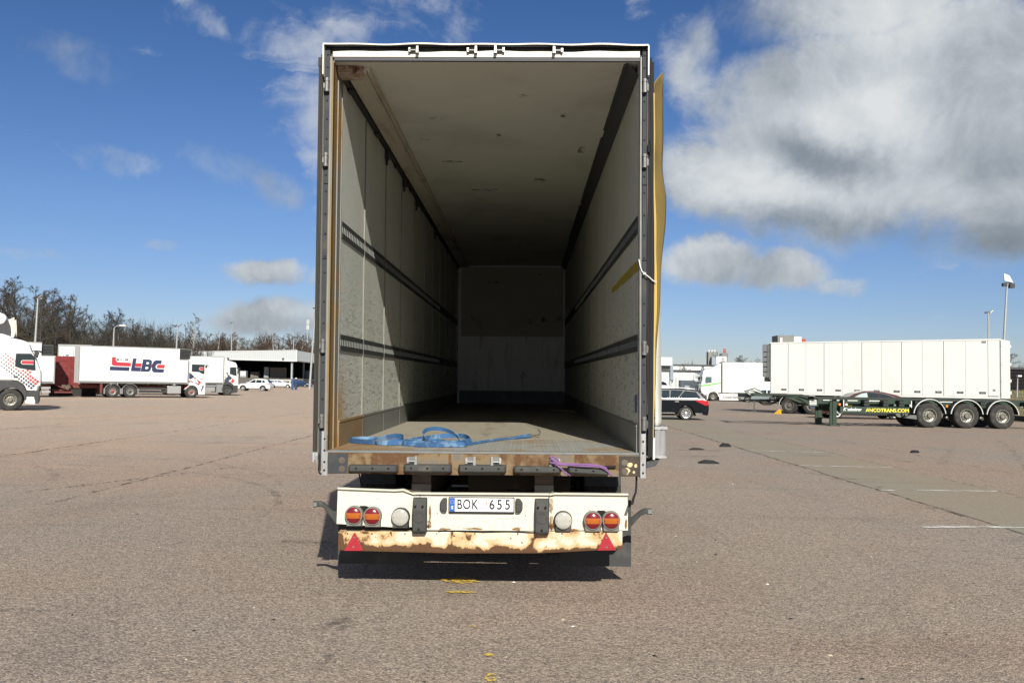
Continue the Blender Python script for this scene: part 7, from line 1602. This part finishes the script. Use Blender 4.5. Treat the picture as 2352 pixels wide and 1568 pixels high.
for i in range(30):
    px = 468 + i * 10.5 + rng.uniform(-4, 4); D = rng.uniform(268, 320); ty = 764 + rng.uniform(-4, 12) + (8 if px > 690 else 0)
    v_, tw_k = int(rng.integers(0, 5)), ['twig_brown', 'twig_rust', 'twig_rust'][int(rng.integers(0, 3))]
    p = pix(px, ty, D); tree(wood_label(px, i % 3 != 0, v_, tw_k, WHERE_C), p.x, p.y, p.z, v_, tw_k, G2, 'bark_birch' if i % 3 == 0 else 'bark', wide=1.5)
p = pix(454, 721, 140); tree('tall bare tree leaning right, alone above the box lorries', p.x - 1.3, p.y, p.z + .3, 1, 'twig_brown', None, 'bark_birch', lean=R(7), wide=1.15)
p = pix(36, 630, 128); tree('tallest upright bare tree near the left edge', p.x, p.y, p.z, 1, 'twig_grey', None)
p = pix(139, 652, 126); tree('second tallest bare tree right of the tall lamp post', p.x, p.y, p.z, 4, 'twig_grey', None, wide=1.1)
for px, hh in ((262, 760), (275, 756)):
    p = pix(px, hh, 112); tree('young pale-stemmed tree rising behind the logo lorry roof, ' + ('left one of a pair' if px < 270 else 'right one of a pair'), p.x, p.y, p.z, 4, 'twig_rust', 'young pale-stemmed trees behind the logo lorry', 'bark_birch', wide=.6)
# tangled undergrowth that closes the wood towards the ground
def thicket(name, boxes, count, m, wid=.035, ln=(.5, 1.6)):
    g = np.random.default_rng(5); vs = []
    tot = sum(b_[6] for b_ in boxes)
    for (xa, ya, xb_, yb_, dep, h, wt) in boxes:
        n = int(count * wt / tot); u = g.uniform(0, 1, n); q = g.uniform(0, 1, n)
        x = xa + (xb_ - xa) * u + g.normal(0, .6, n); y = ya + (yb_ - ya) * u + dep * q; hz = h * (.62 + .38 * np.sin(u * 61 + 1.3) * np.sin(u * 23)) ; z = np.abs(g.beta(1.0, 1.45, n)) * hz
        d = np.stack([g.normal(0, .5, n), g.normal(0, .5, n), np.abs(g.normal(1.3, .4, n))], 1); d /= np.linalg.norm(d, axis=1)[:, None]
        L_ = g.uniform(*ln, n)[:, None]; s = np.cross(d, g.normal(0, 1, (n, 3))); s /= np.linalg.norm(s, axis=1)[:, None]; p = np.stack([x, y, z], 1)
        tri_ = np.stack([p - s * wid, p + s * wid, p + d * L_], 1).reshape(-1, 3); vs.append(tri_)
    v = np.concatenate(vs).astype(np.float32); n = len(v); me = bpy.data.meshes.new(name); me.vertices.add(n); me.vertices.foreach_set('co', v.ravel()); me.loops.add(n); me.loops.foreach_set('vertex_index', np.arange(n)); me.polygons.add(n // 3); me.polygons.foreach_set('loop_start', np.arange(0, n, 3)); me.update(calc_edges=True); me.materials.append(MATS[m])
    return obj(name, me, kind='stuff')
thicket('undergrowth', [(-128, 104, -62, 146, 16, 12.5, 6), (-74, 132, -64, 156, 12, 9, 2), (-120, 104, -56, 165, 8, 5, 2)], 260000, 'twig_grey', .022, (.6, 2.2))
thicket('undergrowth', [(-128, 102, -62, 144, 16, 11, 6)], 130000, 'twig_brown', .02, (.6, 2.0))
thicket('undergrowth', [(-128, 290, -50, 330, 20, 18, 2)], 120000, 'twig_brown', .05, (1.0, 3.0))
thicket('far_wood', [(-60, 335, 60, 520, 30, 14, 1.2), (40, 520, 160, 520, 30, 15, 1), (60, 700, 420, 660, 30, 14, 1)], 44000, 'twig_brown', .16, (1.5, 4.0))
pm('earth_dark', (.045, .04, .034), .95, var=.3, vs=.4)
b = MB(); n = 40
for (xa, ya, xb_, yb_, h, w) in ((-140, 128, -60, 176, 1.6, 9), (-150, 330, -40, 350, 6.5, 14), (-70, 352, 60, 556, 6.5, 16), (40, 552, 420, 700, 8.5, 20)):
    t = Vector((xb_ - xa, yb_ - ya, 0)); nn = Vector((-t.y, t.x, 0)).normalized(); rg = []
    for i in range(n + 1):
        p = Vector((xa, ya, 0)) + t * (i / n); hh = h * (.8 + .2 * math.sin(i * 1.3) + .12 * math.sin(i * 3.1)); rg.append([tuple(p - nn * w) , tuple(p - nn * w * .4 + Vector((0, 0, hh * .8))), tuple(p + Vector((0, 0, hh))), tuple(p + nn * w)])
    b.loft(rg, closed=False, caps=False, smooth=True)
b.build('wooded_bank', 'earth_dark', kind='structure', recalc=False)
for (px, py, D, v, m_, lb) in ((1600, 838, 176, 0, 'twig_grey', 'bare tree against the pale warehouse beside the lorry nose'), (1622, 852, 165, 2, 'twig_grey', 'small bare tree half hidden by the striped lorry nose'), (1575, 833, 235, 2, 'twig_brown', 'wide bare tree before the bright white hall'), (1558, 838, 232, 3, 'twig_brown', 'left-hand bare tree before the bright white hall'), (1597, 838, 238, 0, 'twig_brown', 'right-hand bare tree before the bright white hall'), (1682, 818, 330, 0, 'twig_brown', 'bushy bare tree just right of the round silo'), (1695, 812, 340, 4, 'twig_grey', 'thin bare tree right of the bushy one by the silo'), (1714, 818, 335, 2, 'twig_brown', 'wide bare tree above the lettered lorry roof'), (1728, 812, 345, 3, 'twig_grey', 'bare tree nearest the tall grey cooling unit'), (1742, 820, 338, 1, 'twig_grey', 'bare tree touching the cooling unit of the long trailer')):
    p = pix(px, py, D); tree(lb, p.x, p.y, max(3, p.z), v, m_, None, wide=1.6)
p = pix(2352, 795, 122); tree('large round bare tree rising behind the brick building', p.x + .8, p.y + 6, p.z + .3, 0, 'twig_grey', None, wide=1.7)
tree('bare tree further along behind the brick building', p.x + 9, p.y + 8, p.z + .8, 2, 'twig_grey', None, wide=1.6)

alike = {}
for o in [o for o in bpy.data.objects if o.name.startswith('bare_tree') and o.parent is None]: alike.setdefault(o['label'], []).append(o)
for lb, os_ in alike.items():
    ways = {2: ('left twin', 'right twin'), 3: ('left of three', 'middle of three', 'right of three')}.get(len(os_), ())
    for o, w in zip(sorted(os_, key=lambda o: o.location.x / o.location.y), ways): o['label'] = lb + ', ' + w

# ------------------------------------------------------------------ litter on the asphalt
for i, (x, y, L_, w, h, a, lb) in enumerate(((4.59, 24.46, .42, .16, .05, .1, 'flat black rubber scrap left of the concrete lane, farthest from the camera but one'), (5.66, 25.87, .34, .2, .10, .3, 'lumpy dark scrap lying right beside the far end of the concrete lane'), (4.05, 20.18, .46, .16, .08, -.1, 'longest black rubber scrap lying near the trailer side'), (10.46, 24.71, .3, .18, .07, .5, 'small dark scrap alone on the asphalt right of the concrete lane'))):
    t = thing('rubber_scrap', lb, 'scrap', (x, y, 0), (0, 0, a)); b = MB()
    b.loft([[(-L_ / 2, -w * .3, 0), (-L_ / 2, w * .3, 0), (-L_ / 2, w * .2, h * .4), (-L_ / 2, -w * .2, h * .4)], [(-L_ * .2, -w * .5, 0), (-L_ * .2, w * .45, 0), (-L_ * .18, w * .4, h), (-L_ * .2, -w * .4, h * .8)], [(L_ * .2, -w * .4, 0), (L_ * .2, w * .5, 0), (L_ * .2, w * .35, h * .7), (L_ * .2, -w * .3, h)], [(L_ / 2, -w * .2, 0), (L_ / 2, w * .2, 0), (L_ / 2, w * .1, h * .3), (L_ / 2, -w * .1, h * .3)]]); b.build('scrap_piece', 'rubber_seal', t, bevel=.01)
g = np.random.default_rng(3); b = MB()
for k in range(150):                                                    # grit and leaf bits
    y = 4.3 + 22 * g.uniform(0, 1) ** 1.5; x = g.uniform(-.62, .62) * y * 1.0; s = g.uniform(.006, .022); a = g.uniform(0, 6.28); h = s * .5
    c, q = math.cos(a) * s, math.sin(a) * s
    b.add([(x - c, y - q, .001), (x + q * .5, y - c * .5, .001), (x + c, y + q, .001), (x - q * .5, y + c * .5, .001), (x, y, h)], [(0, 1, 4), (1, 2, 4), (2, 3, 4), (3, 0, 4)], int(g.integers(0, 3)))
b.build('grit', ['rubber_seal', 'pale_wood', 'cord_white'], kind='stuff', recalc=False)
